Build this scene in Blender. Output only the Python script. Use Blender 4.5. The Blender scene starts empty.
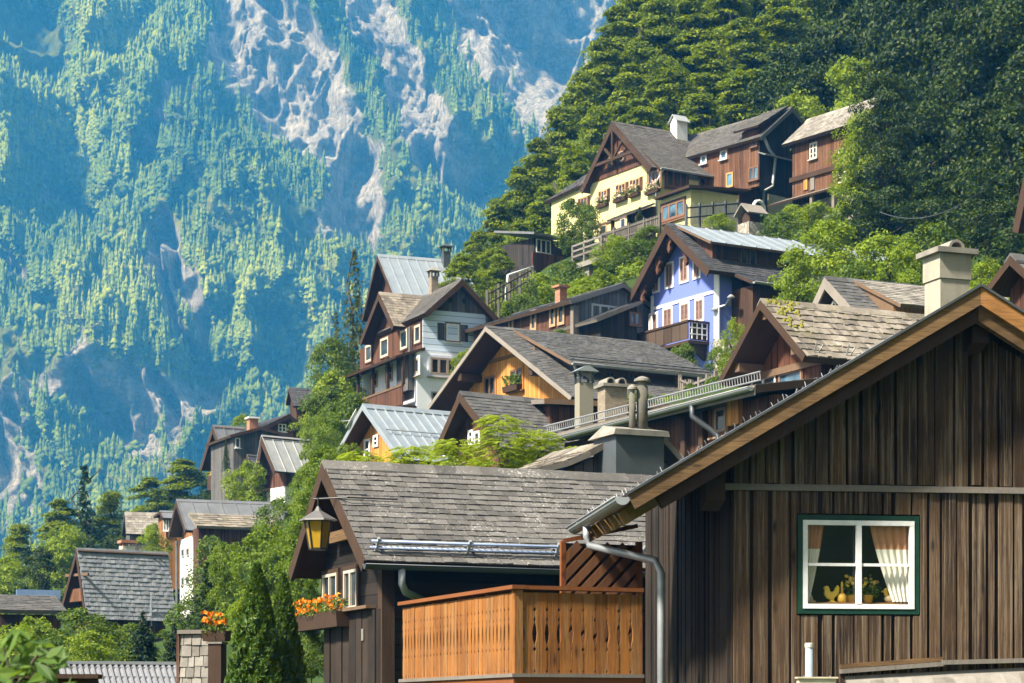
import bpy, math, random
import numpy as np
from mathutils import Vector, Matrix
R_ = math.radians
sc = bpy.context.scene
COL = sc.collection
rnd = random.Random(7)
nrg = np.random.default_rng(11)

# ---------------------------------------------------------------- camera maths
F, CX, HZ = 2200.0, 512.0, 720.0       # focal length in pixels, principal column, horizon row
def ray(px, py): return Vector(((px - CX) / F, 1.0, (HZ - py) / F))
def P(px, py, Y): return ray(px, py) * Y

# ---------------------------------------------------------------- materials
MATS = {}
class NT:
    def __init__(s, name):
        s.m = bpy.data.materials.new(name); s.m.use_nodes = True
        s.t = s.m.node_tree; s.b = s.t.nodes['Principled BSDF']; s.out = s.t.nodes['Material Output']
    def n(s, typ, ins=None, **kw):
        nd = s.t.nodes.new('ShaderNode' + typ)
        for k, v in kw.items(): setattr(nd, k, v)
        for k, v in (ins or {}).items(): s.set(nd, k, v)
        return nd
    def set(s, nd, k, v):
        sock = nd.inputs[k]
        if isinstance(v, bpy.types.NodeSocket): s.t.links.new(v, sock)
        elif isinstance(v, bpy.types.Node): s.t.links.new(v.outputs[0], sock)
        else: sock.default_value = v
    def math(s, op, a, b=0.0, c=None):
        nd = s.n('Math', {0: a, 1: b}, operation=op)
        if c is not None: s.set(nd, 2, c)
        return nd.outputs[0]
    def mix(s, f, a, b, blend='MIX'):
        nd = s.n('Mix', data_type='RGBA', blend_type=blend)
        s.set(nd, 0, f); s.set(nd, 6, a); s.set(nd, 7, b)
        return nd.outputs[2]
    def ramp(s, f, stops):
        nd = s.n('ValToRGB', {0: f}); e = nd.color_ramp.elements
        while len(e) < len(stops): e.new(0.5)
        for i, (p, c) in enumerate(stops):
            e[i].position = p; e[i].color = col(c)
        return nd.outputs[0]
    def coords(s, scale=(1, 1, 1)):
        tc = s.n('TexCoord'); mp = s.n('Mapping', {'Vector': tc.outputs['Object'], 'Scale': scale})
        return mp.outputs[0]
    def noise(s, vec, scale, detail=4, rough=.55, dist=0):
        nd = s.n('TexNoise', {'Vector': vec, 'Scale': scale, 'Detail': detail, 'Roughness': rough, 'Distortion': dist})
        return nd.outputs[0]
    def island(s): return s.n('NewGeometry').outputs['Random Per Island']
    def bump(s, h, strength=.5, dist=.02):
        nd = s.n('Bump', {'Height': h, 'Strength': strength, 'Distance': dist})
        s.t.links.new(nd.outputs[0], s.b.inputs['Normal'])
    def base(s, c, rough=.8, metal=0, spec=.3):
        s.set(s.b, 'Base Color', c); s.set(s.b, 'Roughness', rough); s.set(s.b, 'Metallic', metal)
        s.set(s.b, 'Specular IOR Level', spec)
def col(c):
    if isinstance(c, (int, float)): c = (c, c, c)
    return tuple(c[:3]) + (1.0,)
def memo(fn):
    def w(*a, **k):
        key = (fn.__name__, a, tuple(sorted(k.items())))
        if key not in MATS: MATS[key] = fn(*a, **k)
        return MATS[key]
    return w

@memo
def wood(name, c1, c2, board=.16, axis='V', rough=.85, streak=.5, c3=None, gs=1.0, dark=None):
    """boards: axis V vertical, H horizontal, I = every mesh island is one board, N plain timber"""
    t = NT(name); tc = t.n('TexCoord').outputs['Object']
    sx = t.n('SeparateXYZ', {0: tc})
    if axis == 'H':
        s = sx.outputs[2]; sc_ = (1.2, 1.2, 26)
    else:
        s = t.math('ADD', sx.outputs[0], sx.outputs[1]); sc_ = (24, 24, 1.1)
    if axis == 'X': sc_ = (1.3, 1.3, 20)
    sc_ = tuple(x * gs if x > 5 else x * (1 + (gs - 1) * .3) for x in sc_)
    vec = t.n('Mapping', {'Vector': tc, 'Scale': sc_}).outputs[0]
    if axis in 'VH':
        q = t.math('DIVIDE', s, board)
        idn = t.math('FLOOR', q)
        rndv = t.n('TexWhiteNoise', {'W': idn}, noise_dimensions='1D').outputs[0]
        fr = t.math('FRACT', q)
        d = t.math('ABSOLUTE', t.math('SUBTRACT', fr, .5))
        gap = t.math('GREATER_THAN', d, .46)
    else:
        rndv = t.island(); gap = None
    off = t.n('CombineXYZ', {0: t.math('MULTIPLY', rndv, 37.0), 1: t.math('MULTIPLY', rndv, 11.0), 2: t.math('MULTIPLY', rndv, 53.0)}).outputs[0]
    vec = t.n('VectorMath', {0: vec, 1: off}, operation='ADD').outputs[0]
    g = t.noise(vec, 1.0, 6, .65, .4)
    big = t.noise(tc, 1.3, 3, .6)
    f = t.math('ADD', t.math('MULTIPLY', g, streak), t.math('MULTIPLY', rndv, .95 - streak))
    f = t.math('ADD', f, t.math('MULTIPLY', t.math('SUBTRACT', big, .5), .5 if not dark else .95))
    mid = tuple((a + b) / 2 for a, b in zip(c1, c2))
    c = t.ramp(f, [(.12, c1), (.45, mid), (.82, c2)])
    if c3:
        w = t.noise(t.n('Mapping', {'Vector': tc, 'Scale': (9 * gs, 9 * gs, .5) if axis != 'H' else (.5, .5, 9)}).outputs[0], 1.0, 5, .7)
        w = t.n('MapRange', {0: w, 1: .52 if not dark else .485, 2: .68 if not dark else .62, 3: 0, 4: .85}).outputs[0]
        c = t.mix(w, c, col(c3))
    if dark:
        kn = t.n('TexVoronoi', {'Vector': t.n('VectorMath', {0: t.n('Mapping', {'Vector': tc, 'Scale': (5, 5, 1.6) if axis != 'X' else (1.7, 1.7, 7)}).outputs[0], 1: off}, operation='ADD').outputs[0], 'Scale': 1.0})
        kk = t.n('MapRange', {0: t.math('ADD', kn.outputs[0], t.math('MULTIPLY', g, .12)), 1: .10, 2: .22, 3: .85, 4: 0}).outputs[0]
        c = t.mix(kk, c, col(dark))
        fg = t.noise(t.n('VectorMath', {0: vec, 1: off}, operation='ADD').outputs[0], 2.6, 5, .7)
        c = t.mix(t.n('MapRange', {0: fg, 1: .52, 2: .66, 3: 0, 4: .75}).outputs[0], c, col(dark))
    h = g
    if gap is not None:
        c = t.mix(gap, c, col(tuple(a * .25 for a in c1)))
        h = t.math('SUBTRACT', g, t.math('MULTIPLY', gap, 3.0))
    t.base(c, rough, 0, .25); t.bump(h, .55, .012)
    return t.m

@memo
def tile(name, c1, c2, c3=None, moss=None, rough=.75, spot=.62, sc=9.0):
    t = NT(name); tc = t.n('TexCoord').outputs['Object']
    i = t.island(); n1 = t.noise(tc, sc, 6, .7); n2 = t.noise(tc, 1.1, 4, .6)
    f = t.math('ADD', t.math('MULTIPLY', i, .40), t.math('MULTIPLY', n1, .60))
    f = t.math('ADD', f, t.math('MULTIPLY', t.math('SUBTRACT', n2, .5), .6))
    c = t.ramp(f, [(.15, c1), (.85, c2)])
    if c3:
        sp = t.noise(tc, sc * 2.2, 4, .8)
        k = t.n('MapRange', {0: t.math('ADD', sp, t.math('MULTIPLY', t.math('SUBTRACT', n2, .5), .45)), 1: spot, 2: spot + .08, 3: 0, 4: .8}).outputs[0]
        c = t.mix(k, c, col(c3))
    if moss:
        k = t.n('MapRange', {0: t.noise(tc, 2.3, 6, .75), 1: .55, 2: .7, 3: 0, 4: .75}).outputs[0]
        c = t.mix(k, c, col(moss))
    t.base(c, rough, 0, .35); t.bump(n1, .5, .01)
    return t.m

@memo
def plaster(name, c, dirt=(.25, .22, .17), rough=.9):
    t = NT(name); tc = t.n('TexCoord').outputs['Object']
    n1 = t.noise(tc, 1.2, 6, .65); n2 = t.noise(tc, 14, 5, .6)
    st = t.noise(t.n('Mapping', {'Vector': tc, 'Scale': (5, 5, .45)}).outputs[0], 1.0, 5, .65)
    k = t.n('MapRange', {0: t.math('ADD', t.math('MULTIPLY', n1, .5), t.math('MULTIPLY', st, .5)), 1: .47, 2: .70, 3: 0, 4: .55}).outputs[0]
    cc = t.mix(k, col(c), col(dirt))
    cc = t.mix(t.math('MULTIPLY', n2, .15), cc, col(tuple(x * .7 for x in c)))
    t.base(cc, rough, 0, .2); t.bump(n2, .35, .01)
    return t.m

@memo
def metal(name, c, rough=.45, met=.5, rust=None):
    t = NT(name); tc = t.n('TexCoord').outputs['Object']
    n1 = t.noise(tc, 2.0, 6, .65); n2 = t.noise(tc, 25, 3, .6)
    f = t.math('ADD', t.math('MULTIPLY', n1, .75), t.math('MULTIPLY', n2, .25))
    c_ = t.ramp(f, [(.25, tuple(x * .62 for x in c)), (.7, c)])
    if rust:
        k = t.n('MapRange', {0: n1, 1: .55, 2: .7, 3: 0, 4: .7}).outputs[0]
        c_ = t.mix(k, c_, col(rust))
    t.base(c_, t.math('ADD', t.math('MULTIPLY', n1, .3), rough - .15), met, .5); t.bump(n2, .08, .01)
    return t.m

@memo
def stone(name, c1, c2, scale=6.0):
    t = NT(name); tc = t.n('TexCoord').outputs['Object']
    v = t.n('TexVoronoi', {'Vector': tc, 'Scale': scale}); e = t.n('TexVoronoi', {'Vector': tc, 'Scale': scale}, feature='DISTANCE_TO_EDGE')
    n1 = t.noise(tc, 12, 5, .7)
    r = t.n('SeparateColor', {0: v.outputs['Color']}).outputs[0]
    c = t.ramp(t.math('ADD', t.math('MULTIPLY', r, .6), t.math('MULTIPLY', n1, .4)), [(.2, c1), (.8, c2)])
    j = t.n('MapRange', {0: e.outputs[0], 1: 0, 2: .08, 3: 1, 4: 0}).outputs[0]
    c = t.mix(j, c, col(tuple(x * .7 for x in c1)))
    t.base(c, .9, 0, .2); t.bump(t.math('ADD', n1, t.math('MULTIPLY', e.outputs[0], 4)), .6, .03)
    return t.m

@memo
def brick(name, c1, c2, mortar):
    t = NT(name); tc = t.n('TexCoord').outputs['Object']; sx = t.n('SeparateXYZ', {0: tc})
    vec = t.n('CombineXYZ', {0: t.math('ADD', sx.outputs[0], sx.outputs[1]), 1: sx.outputs[2], 2: 0.0}).outputs[0]
    b = t.n('TexBrick', {'Vector': vec, 'Color1': col(c1), 'Color2': col(c2), 'Mortar': col(mortar), 'Scale': 4.0, 'Mortar Size': .02})
    n = t.noise(tc, 10, 5, .7)
    c = t.mix(t.math('MULTIPLY', n, .55), b.outputs[0], col(tuple(x * .4 for x in c1)))
    t.base(c, .9, 0, .2); t.bump(t.math('ADD', n, b.outputs[1]), .4, .01)
    return t.m

@memo
def plain(name, c, rough=.6, var=.25, scale=6.0, spec=.35):
    t = NT(name); tc = t.n('TexCoord').outputs['Object']
    n1 = t.noise(tc, scale, 5, .65)
    cc = t.ramp(n1, [(.25, tuple(x * (1 - var) for x in c)), (.75, tuple(min(1, x * (1 + var * .4)) for x in c))])
    t.base(cc, rough, 0, spec); t.bump(n1, .15, .01)
    return t.m

@memo
def glass_dark(name='window_glass', c=(.025, .032, .038)):
    t = NT(name); tc = t.n('TexCoord').outputs['Object']
    n1 = t.noise(tc, 1.4, 2, .5)
    t.base(t.ramp(n1, [(.35, tuple(x * .4 for x in c)), (.7, tuple(x * 2.2 for x in c))]), .06, 0, .6)
    t.bump(t.noise(tc, .9, 1), .06, .02)
    return t.m

@memo
def glass_clear(name='clear_pane'):
    t = NT(name)
    tr = t.n('BsdfTransparent', {'Color': (.93, .96, .95, 1)}); gl = t.n('BsdfGlossy', {'Roughness': .03, 'Color': (.9, .95, 1, 1)})
    lw = t.n('LayerWeight', {'Blend': .25}); fr = t.math('ADD', .045, t.math('MULTIPLY', t.math('POWER', lw.outputs['Facing'], 3.0), .5))
    mx = t.n('MixShader', {0: fr, 1: tr.outputs[0], 2: gl.outputs[0]})
    t.t.links.new(mx.outputs[0], t.out.inputs[0])
    return t.m

@memo
def leaf(name, c1, c2, trans=.35, c3=None):
    t = NT(name); i = t.island()
    big = t.noise(t.n('TexCoord').outputs['Object'], 4.0, 3, .6)
    f = t.math('ADD', t.math('MULTIPLY', i, .65), t.math('MULTIPLY', big, .35))
    c = t.ramp(f, [(.15, c1), (.85, c2)] if not c3 else [(.1, c1), (.55, c2), (.95, c3)])
    t.base(c, .55, 0, .25)
    tr = t.n('BsdfTranslucent', {'Color': t.mix(.5, c, (c2[0] * 1.5, c2[1] * 1.4, c2[2] * .5, 1))})
    mx = t.n('MixShader', {0: trans, 1: t.b.outputs[0], 2: tr.outputs[0]})
    t.t.links.new(mx.outputs[0], t.out.inputs[0])
    return t.m

# ---------------------------------------------------------------- mesh builder
class MB:
    def __init__(s): s.v = []; s.f = []; s.mi = []
    def face(s, pts, m=0):
        k = len(s.v); s.v += [tuple(p) for p in pts]; s.f.append(tuple(range(k, k + len(pts)))); s.mi.append(m)
    def hexa(s, b, t, m=0):
        """b,t : lists of 4 points, same winding"""
        k = len(s.v); s.v += [tuple(p) for p in b] + [tuple(p) for p in t]
        fs = [(3, 2, 1, 0), (4, 5, 6, 7)] + [(i, (i + 1) % 4, 4 + (i + 1) % 4, 4 + i) for i in range(4)]
        s.f += [tuple(k + i for i in f) for f in fs]; s.mi += [m] * 6
    def box(s, x0, y0, z0, x1, y1, z1, m=0):
        x0, x1 = min(x0, x1), max(x0, x1); y0, y1 = min(y0, y1), max(y0, y1); z0, z1 = min(z0, z1), max(z0, z1)
        s.hexa([(x0, y0, z0), (x1, y0, z0), (x1, y1, z0), (x0, y1, z0)], [(x0, y0, z1), (x1, y0, z1), (x1, y1, z1), (x0, y1, z1)], m)
    def bar(s, p, q, w, h, up=(0, 0, 1), m=0):
        p = Vector(p); q = Vector(q); d = (q - p).normalized(); a = d.cross(Vector(up))
        if a.length < 1e-4: a = d.cross(Vector((1, 0, 0)))
        a.normalize(); b = a.cross(d).normalized(); a *= w / 2; b *= h / 2
        s.hexa([p - a - b, p + a - b, p + a + b, p - a + b], [q - a - b, q + a - b, q + a + b, q - a + b], m)
    def prism(s, poly, fn0, fn1, m=0):
        """poly list of 2d points; fn maps 2d->3d for both ends"""
        k = len(s.v); n = len(poly)
        s.v += [tuple(fn0(*p)) for p in poly] + [tuple(fn1(*p)) for p in poly]
        s.f.append(tuple(k + i for i in range(n))); s.f.append(tuple(k + n + i for i in reversed(range(n))))
        s.mi += [m, m]
        for i in range(n):
            j = (i + 1) % n; s.f.append((k + i, k + n + i, k + n + j, k + j)); s.mi.append(m)
    def tube(s, pts, r, n=8, m=0, cap=True):
        pts = [Vector(p) for p in pts]; k = len(s.v); L = len(pts)
        rs = r if isinstance(r, (list, tuple)) else [r] * L
        prev = None
        for i, p in enumerate(pts):
            d = (pts[min(i + 1, L - 1)] - pts[max(i - 1, 0)]).normalized()
            if prev is None:
                a = d.cross(Vector((0, 0, 1)))
                if a.length < .05: a = d.cross(Vector((1, 0, 0)))
            else: a = prev - d * prev.dot(d)
            a.normalize(); prev = a; b = d.cross(a)
            for j in range(n):
                th = 2 * math.pi * j / n
                s.v.append(tuple(p + (a * math.cos(th) + b * math.sin(th)) * rs[i]))
        for i in range(L - 1):
            for j in range(n):
                j2 = (j + 1) % n
                s.f.append((k + i * n + j, k + i * n + j2, k + (i + 1) * n + j2, k + (i + 1) * n + j)); s.mi.append(m)
        if cap:
            s.f.append(tuple(k + j for j in reversed(range(n)))); s.f.append(tuple(k + (L - 1) * n + j for j in range(n))); s.mi += [m, m]
    def lathe(s, prof, o=(0, 0, 0), n=12, m=0):
        k = len(s.v); L = len(prof)
        for (r, z) in prof:
            for j in range(n):
                th = 2 * math.pi * j / n; s.v.append((o[0] + r * math.cos(th), o[1] + r * math.sin(th), o[2] + z))
        for i in range(L - 1):
            for j in range(n):
                j2 = (j + 1) % n
                s.f.append((k + i * n + j, k + i * n + j2, k + (i + 1) * n + j2, k + (i + 1) * n + j)); s.mi.append(m)
        s.f.append(tuple(k + j for j in reversed(range(n)))); s.f.append(tuple(k + (L - 1) * n + j for j in range(n))); s.mi += [m, m]
    def gutter(s, p, q, r, m=0, n=7):
        """half-round open channel from p to q"""
        p = Vector(p); q = Vector(q); d = (q - p).normalized(); a = d.cross(Vector((0, 0, 1))).normalized()
        for rr, flip in ((r, 0), (r * .88, 1)):
            for j in range(n):
                t0 = math.pi + math.pi * j / n; t1 = math.pi + math.pi * (j + 1) / n
                A = a * math.cos(t0) * rr + Vector((0, 0, math.sin(t0) * rr)); B = a * math.cos(t1) * rr + Vector((0, 0, math.sin(t1) * rr))
                s.face([p + A, p + B, q + B, q + A], m)
        s.tube([p - a * r, q - a * r], r * .12, 5, m); s.tube([p + a * r, q + a * r], r * .12, 5, m)
        for e in (p, q): s.face([e + a * math.cos(math.pi + math.pi * j / n) * r + Vector((0, 0, math.sin(math.pi + math.pi * j / n) * r)) for j in range(n + 1)], m)
    def slab(s, c, th, m=0, mu=None):
        """c: four top corners; extruded down by th along the normal"""
        c = [Vector(p) for p in c]; n = (c[1] - c[0]).cross(c[3] - c[0]).normalized()
        if n.z < 0: n = -n
        lo = [p - n * th for p in c]
        s.hexa(lo, c, m)
        if mu is not None: s.mi[-6] = mu; s.mi[-4:] = [mu] * 4
    def tiles(s, c, tw, tl, th, m=0, jit=.15, rr=rnd, gap=.006):
        """c: eave-a, eave-b, ridge-b, ridge-a; courses of separate tiles laid up the slope"""
        e0, e1, r1, r0 = [Vector(p) for p in c]
        n = (e1 - e0).cross(r0 - e0).normalized()
        if n.z < 0: n = -n
        SL = ((r0 - e0).length + (r1 - e1).length) / 2; W = max((e1 - e0).length, (r1 - r0).length)
        rows = max(1, int(SL / tl))
        for i in range(rows):
            v0 = i / rows; v1 = min(1, (i + 1.3) / rows)
            x = -rr.random() * tw
            while x < W:
                w = tw * (1 + rr.uniform(-jit, jit) * 1.6)
                a = max(0, x + gap) / W; b = min(W, x + w - gap) / W; x += w
                if b - a < .004: continue
                dv = rr.uniform(-jit, jit) * .35 / rows
                q0 = max(-.2 / rows, v0 + dv); lift = th * rr.uniform(.75, 1.35); tw_ = rr.uniform(-.25, .25) * th
                def B(u, v): return e0.lerp(e1, u).lerp(r0.lerp(r1, u), v)
                pa, pb, pc, pd = B(a, q0), B(b, q0), B(b, v1), B(a, v1)
                k = len(s.v)
                top = [pa + n * (lift + tw_), pb + n * (lift - tw_), pc + n * th * .25, pd + n * th * .25]
                s.v += [tuple(p) for p in top] + [tuple(pa), tuple(pb), tuple(pc), tuple(pd)]
                s.f += [(k, k + 1, k + 2, k + 3), (k + 4, k + 5, k + 1, k), (k + 4, k, k + 3, k + 7), (k + 1, k + 5, k + 6, k + 2)]
                s.mi += [m] * 4
    def build(s, name, mats, parent=None, frame=None, smooth=False):
        me = bpy.data.meshes.new(name)
        me.from_pydata(s.v, [], s.f)
        if not isinstance(mats, (list, tuple)): mats = [mats]
        for m in mats: me.materials.append(m)
        if len(mats) > 1: me.polygons.foreach_set('material_index', s.mi)
        if smooth: me.polygons.foreach_set('use_smooth', [True] * len(s.f))
        me.update()
        return link(name, me, parent, frame)
WORLD = {}
def link(name, me, parent=None, frame=None):
    """parent's own frame unless another world frame is given; world frames are kept by hand, as nothing is evaluated yet"""
    o = bpy.data.objects.new(name, me); COL.objects.link(o)
    pw = WORLD[parent.name] if parent is not None else Matrix.Identity(4)
    if parent is not None: o.parent = parent
    w = frame if frame is not None else pw
    o.matrix_basis = pw.inverted() @ w; WORLD[o.name] = w.copy(); return o
def world_of(o): return WORLD[o.name]
def tag(o, label, cat, group=None, kind=None):
    if label: o['label'] = label
    if cat: o['category'] = cat
    if group: o['group'] = group
    if kind: o['kind'] = kind
    return o
def empty(name, label, cat, frame, group=None):
    o = bpy.data.objects.new(name, None); COL.objects.link(o); o.matrix_basis = frame; WORLD[o.name] = frame.copy(); o.empty_display_size = .3
    return tag(o, label, cat, group)
def frame_at(o, yaw):
    """local y points along yaw (degrees from +Y toward +X), local z up"""
    return Matrix.Translation(o) @ Matrix.Rotation(-R_(yaw), 4, 'Z')
def copy_tree(o, parent=None):
    c = o.copy(); COL.objects.link(c); c.parent = parent
    for ch in list(o.children): copy_tree(ch, c)
    return c

# ---------------------------------------------------------------- houses
def clipz(poly, z0, z1):
    def clip(pl, z, keep):
        out = []
        for i in range(len(pl)):
            a, b = pl[i], pl[(i + 1) % len(pl)]
            ia, ib = keep(a[1]), keep(b[1])
            if ia: out.append(a)
            if ia != ib:
                t = (z - a[1]) / (b[1] - a[1]); out.append((a[0] + t * (b[0] - a[0]), z))
        return out
    return clip(clip(poly, z0, lambda q: q >= z0), z1, lambda q: q <= z1)

class House:
    def __init__(s, name, label, cat, A, Y, E=None, yaw=None, Lp=None, Rp=None, length=None, drop=6.0,
                 of=.5, ol=.4, orr=.4, ob=.3, th=.14, group=None, root=None):
        a = P(A[0], A[1], Y); L = 6.0
        if E is not None:
            e = P(E[0], E[1], Y * (HZ - A[1]) / (HZ - E[1])); v = e - a; L = math.hypot(v.x, v.y)
            yaw = math.degrees(math.atan2(v.x, v.y))
        s.L = length or L; s.yaw = yaw; s.drop = drop; s.ha = drop
        s.o = Vector((a.x, a.y, a.z - drop)); s.fr = frame_at(s.o, yaw); s.inv = s.fr.inverted()
        s.root = root or empty(name, label, cat, s.fr, group); s.pf = s.fr if root else None
        s.of, s.ol, s.orr, s.ob, s.th = of, ol, orr, ob, th
        s.xl, s.zl = s.g(*Lp, y=0) if Lp and Lp[0] != 'd' else (Lp[1], drop + Lp[2])
        s.xr, s.zr = s.g(*Rp, y=0) if Rp and Rp[0] != 'd' else (Rp[1], drop + Rp[2])
        s.wx0 = s.xl + ol; s.wx1 = s.xr - orr; s.wy0 = of; s.wy1 = s.L - ob
    def _hit(s, px, py, ax, val):
        o = s.inv @ Vector((0, 0, 0)); d = s.inv.to_3x3() @ ray(px, py)
        return o + d * ((val - o[ax]) / d[ax])
    def g(s, px, py, y=None):
        q = s._hit(px, py, 1, s.wy0 if y is None else y); return q.x, q.z
    def r(s, px, py, x=None):
        q = s._hit(px, py, 0, s.wx1 if x is None else x); return q.y, q.z
    def l(s, px, py, x=None): return s.r(px, py, s.wx0 if x is None else x)
    def h(s, px, py, z):
        q = s._hit(px, py, 2, z); return q.x, q.y
    def roofz(s, x):
        return s.ha + (s.zl - s.ha) * x / s.xl if x < 0 else s.ha + (s.zr - s.ha) * x / s.xr
    def poly(s, grow=0, z0=0):
        dz = s.th * 1.25
        x0, x1 = s.wx0 - grow, s.wx1 + grow
        return [(x0, z0), (x1, z0), (x1, s.roofz(x1) - dz), (0, s.ha - dz), (x0, s.roofz(x0) - dz)]
    def body(s, mat, z0=0, z1=99, name='wall', grow=0, y0=None, y1=None, ztop=True):
        pl = clipz(s.poly(grow, min(0, z0)), z0, z1)
        y0 = (s.wy0 - grow) if y0 is None else y0; y1 = (s.wy1 + grow) if y1 is None else y1
        mb = MB(); mb.prism(pl, lambda x, z: (x, y0, z), lambda x, z: (x, y1, z))
        return mb.build(name, mat, s.root, s.pf)
    # -- roof
    def roof(s, mat, kind='tile', under=None, tw=.25, tl=.2, tth=.02, edge=None, bw=.2, ridge=True, seam=.45, jit=.15, sides='lr', y1=None, y0l=None, tail=None):
        mb = MB(); L = s.L if y1 is None else y1
        for sd in sides:
            xe, ze = (s.xl, s.zl) if sd == 'l' else (s.xr, s.zr)
            if sd == 'r': c = [(xe, 0, ze), (xe, L, ze), (0, L, s.ha), (0, 0, s.ha)]
            else: c = [(xe, L, ze), (xe, 0, ze), (0, 0, s.ha), (0, L, s.ha)]
            mb.slab(c, s.th, 0, 1); s.cover(mb, c, kind, tw, tl, tth, seam, jit)
        if ridge:
            w = .16
            kl = (s.zl - s.ha) / s.xl; kr = (s.zr - s.ha) / s.xr
            n = max(1, int(L / .35)) if kind == 'tile' else 1
            for i in range(n):
                a, b = -.02 + i * (L + .04) / n, -.02 + (i + 1.08) * (L + .04) / n; q = .035 + rnd.uniform(0, .012)
                mb.hexa([(-w, a, s.ha - kl * w + q - .03), (0, a, s.ha + q - .02), (0, b, s.ha + q - .02), (-w, b, s.ha - kl * w + q - .03)],
                        [(-w, a, s.ha - kl * w + q), (0, a, s.ha + q + .025), (0, b, s.ha + q + .025), (-w, b, s.ha - kl * w + q)], 0)
                mb.hexa([(0, a, s.ha + q - .02), (w, a, s.ha + kr * w + q - .03), (w, b, s.ha + kr * w + q - .03), (0, b, s.ha + q - .02)],
                        [(0, a, s.ha + q + .025), (w, a, s.ha + kr * w + q), (w, b, s.ha + kr * w + q), (0, b, s.ha + q + .025)], 0)
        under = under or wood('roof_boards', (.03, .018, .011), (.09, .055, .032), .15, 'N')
        ob = mb.build('roof', [mat, under], s.root, s.pf)
        if edge:
            for sd in sides:
                xe, ze = (s.xl, s.zl) if sd == 'l' else (s.xr, s.zr)
                m2 = MB()
                m2.bar((0, -.025, s.ha - bw * .45), (xe, -.025, ze - bw * .45), .05, bw, up=(0, 1, 0)) if False else None
                d = Vector((xe, 0, ze - s.ha)).normalized(); n = Vector((-d.z, 0, d.x));
                if n.z < 0: n = -n
                a = Vector((0, -.03, s.ha + .01)); b = Vector((xe, -.03, ze + .01)); dz = n * bw
                m2.hexa([a - Vector((0, 0, bw / max(.2, n.z))), b - dz, b, a], [q + Vector((0, .055, 0)) for q in (a - Vector((0, 0, bw / max(.2, n.z))), b - dz, b, a)])
                m2.build('bargeboard', edge, s.root, s.pf)
        return ob
    def cover(s, mb, c, kind, tw, tl, tth, seam, jit=.15):
        if kind == 'tile': mb.tiles(c, tw, tl, tth, 0, jit)
        elif kind == 'metal':
            e0, e1, r1, r0 = [Vector(p) for p in c]; n = (e1 - e0).cross(r0 - e0).normalized()
            if n.z < 0: n = -n
            W = (e1 - e0).length; k = max(2, int(W / seam))
            for i in range(k + 1):
                u = i / k
                mb.bar(e0.lerp(e1, u) + n * .02, r0.lerp(r1, u) + n * .02, .035, .05, up=n)
        elif kind == 'corr':
            e0, e1, r1, r0 = [Vector(p) for p in c]; n = (e1 - e0).cross(r0 - e0).normalized()
            if n.z < 0: n = -n
            W = (e1 - e0).length; k = max(2, int(W / seam))
            for i in range(k + 1):
                u = i / k; mb.tube([e0.lerp(e1, u) + n * .005, r0.lerp(r1, u) + n * .005], seam * .27, 6)
    def purlins(s, mat, pts=None, sz=.18, out=.12, z_off=.1):
        pts = pts or [0, s.wx0 * .98, s.wx1 * .98]
        for x in pts:
            mb = MB(); z = s.roofz(x) - s.th * 1.3 - sz / 2 - z_off * 0
            mb.box(x - sz / 2, s.of - s.of + out, z - sz / 2, x + sz / 2, s.of + .05, z + sz / 2)
            mb.build('purlin', mat, s.root, s.pf)
    # -- planes
    def plane(s, face, val=None):
        """returns map fn (a,z,n)->local xyz ; n outward"""
        if face == 'g': y = s.wy0 if val is None else val; return lambda a, z, n: (a, y - n, z)
        if face == 'r': x = s.wx1 if val is None else val; return lambda a, z, n: (x + n, a, z)
        if face == 'l': x = s.wx0 if val is None else val; return lambda a, z, n: (x - n, a, z)
    def rect(s, face, px0, py0, px1, py1, val=None):
        fn = {'g': s.g, 'r': s.r, 'l': s.l}[face]
        cy = (py0 + py1) / 2; cx = (px0 + px1) / 2
        a0 = fn(px0, cy, val)[0]; a1 = fn(px1, cy, val)[0]; z1 = fn(cx, py0, val)[1]; z0 = fn(cx, py1, val)[1]
        return min(a0, a1), max(a0, a1), z0, z1
    def window(s, face, pxr, val=None, **k):
        a0, a1, z0, z1 = s.rect(face, *pxr, val=val)
        return window(s.root, s.plane(face, val), a0, a1, z0, z1, pf=s.pf, **k)
    def slabpart(s, c, mats, th=.1, kind=None, name='roof', tw=.25, tl=.2, tth=.02, seam=.45):
        mb = MB(); mb.slab(c, th, 0, 1 if len(mats) > 1 else None)
        if kind: s.cover(mb, c, kind, tw, tl, tth, seam)
        return mb.build(name, mats, s.root, s.pf)
    def box(s, name, mat, x0, y0, z0, x1, y1, z1):
        mb = MB(); mb.box(x0, y0, z0, x1, y1, z1); return mb.build(name, mat, s.root, s.pf)
    def dormer(s, xt, y0, y1, xe, ze, mat, under, wallm, cheekm, kind='tile', ov=.35, th=.1, fo=.25, tw=.25, tl=.2, seam=.5):
        """shed dormer lying on the right slope: roof from (xt, roofz) out to eave (xe, ze)"""
        zt = s.roofz(xt) + .06
        c = [(xe, y0, ze), (xe, y1, ze), (xt, y1, zt), (xt, y0, zt)]
        mb = MB(); mb.slab(c, th, 0, 1); s.cover(mb, c, kind, tw, tl, .02, seam)
        mb.build('dormer_roof', [mat, under], s.root, s.pf)
        xw = xe - ov; zw = zt + (ze - zt) * (xw - xt) / (xe - xt) - th
        pl = [(xt + .1, s.roofz(xt + .1) - .05), (xw, s.roofz(xw) - .1), (xw, zw), (xt + .1, zt - th)]
        mb = MB(); mb.prism(pl, lambda x, z: (x, y0 + fo, z), lambda x, z: (x, y1 - .1, z), 0)
        mb.build('dormer_wall', [wallm], s.root, s.pf)
        if cheekm:
            mb = MB(); mb.prism(pl, lambda x, z: (x, y0 + fo - .03, z), lambda x, z: (x, y0 + fo - .004, z), 0)
            mb.build('dormer_cheek', [cheekm], s.root, s.pf)
        return xw

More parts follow.
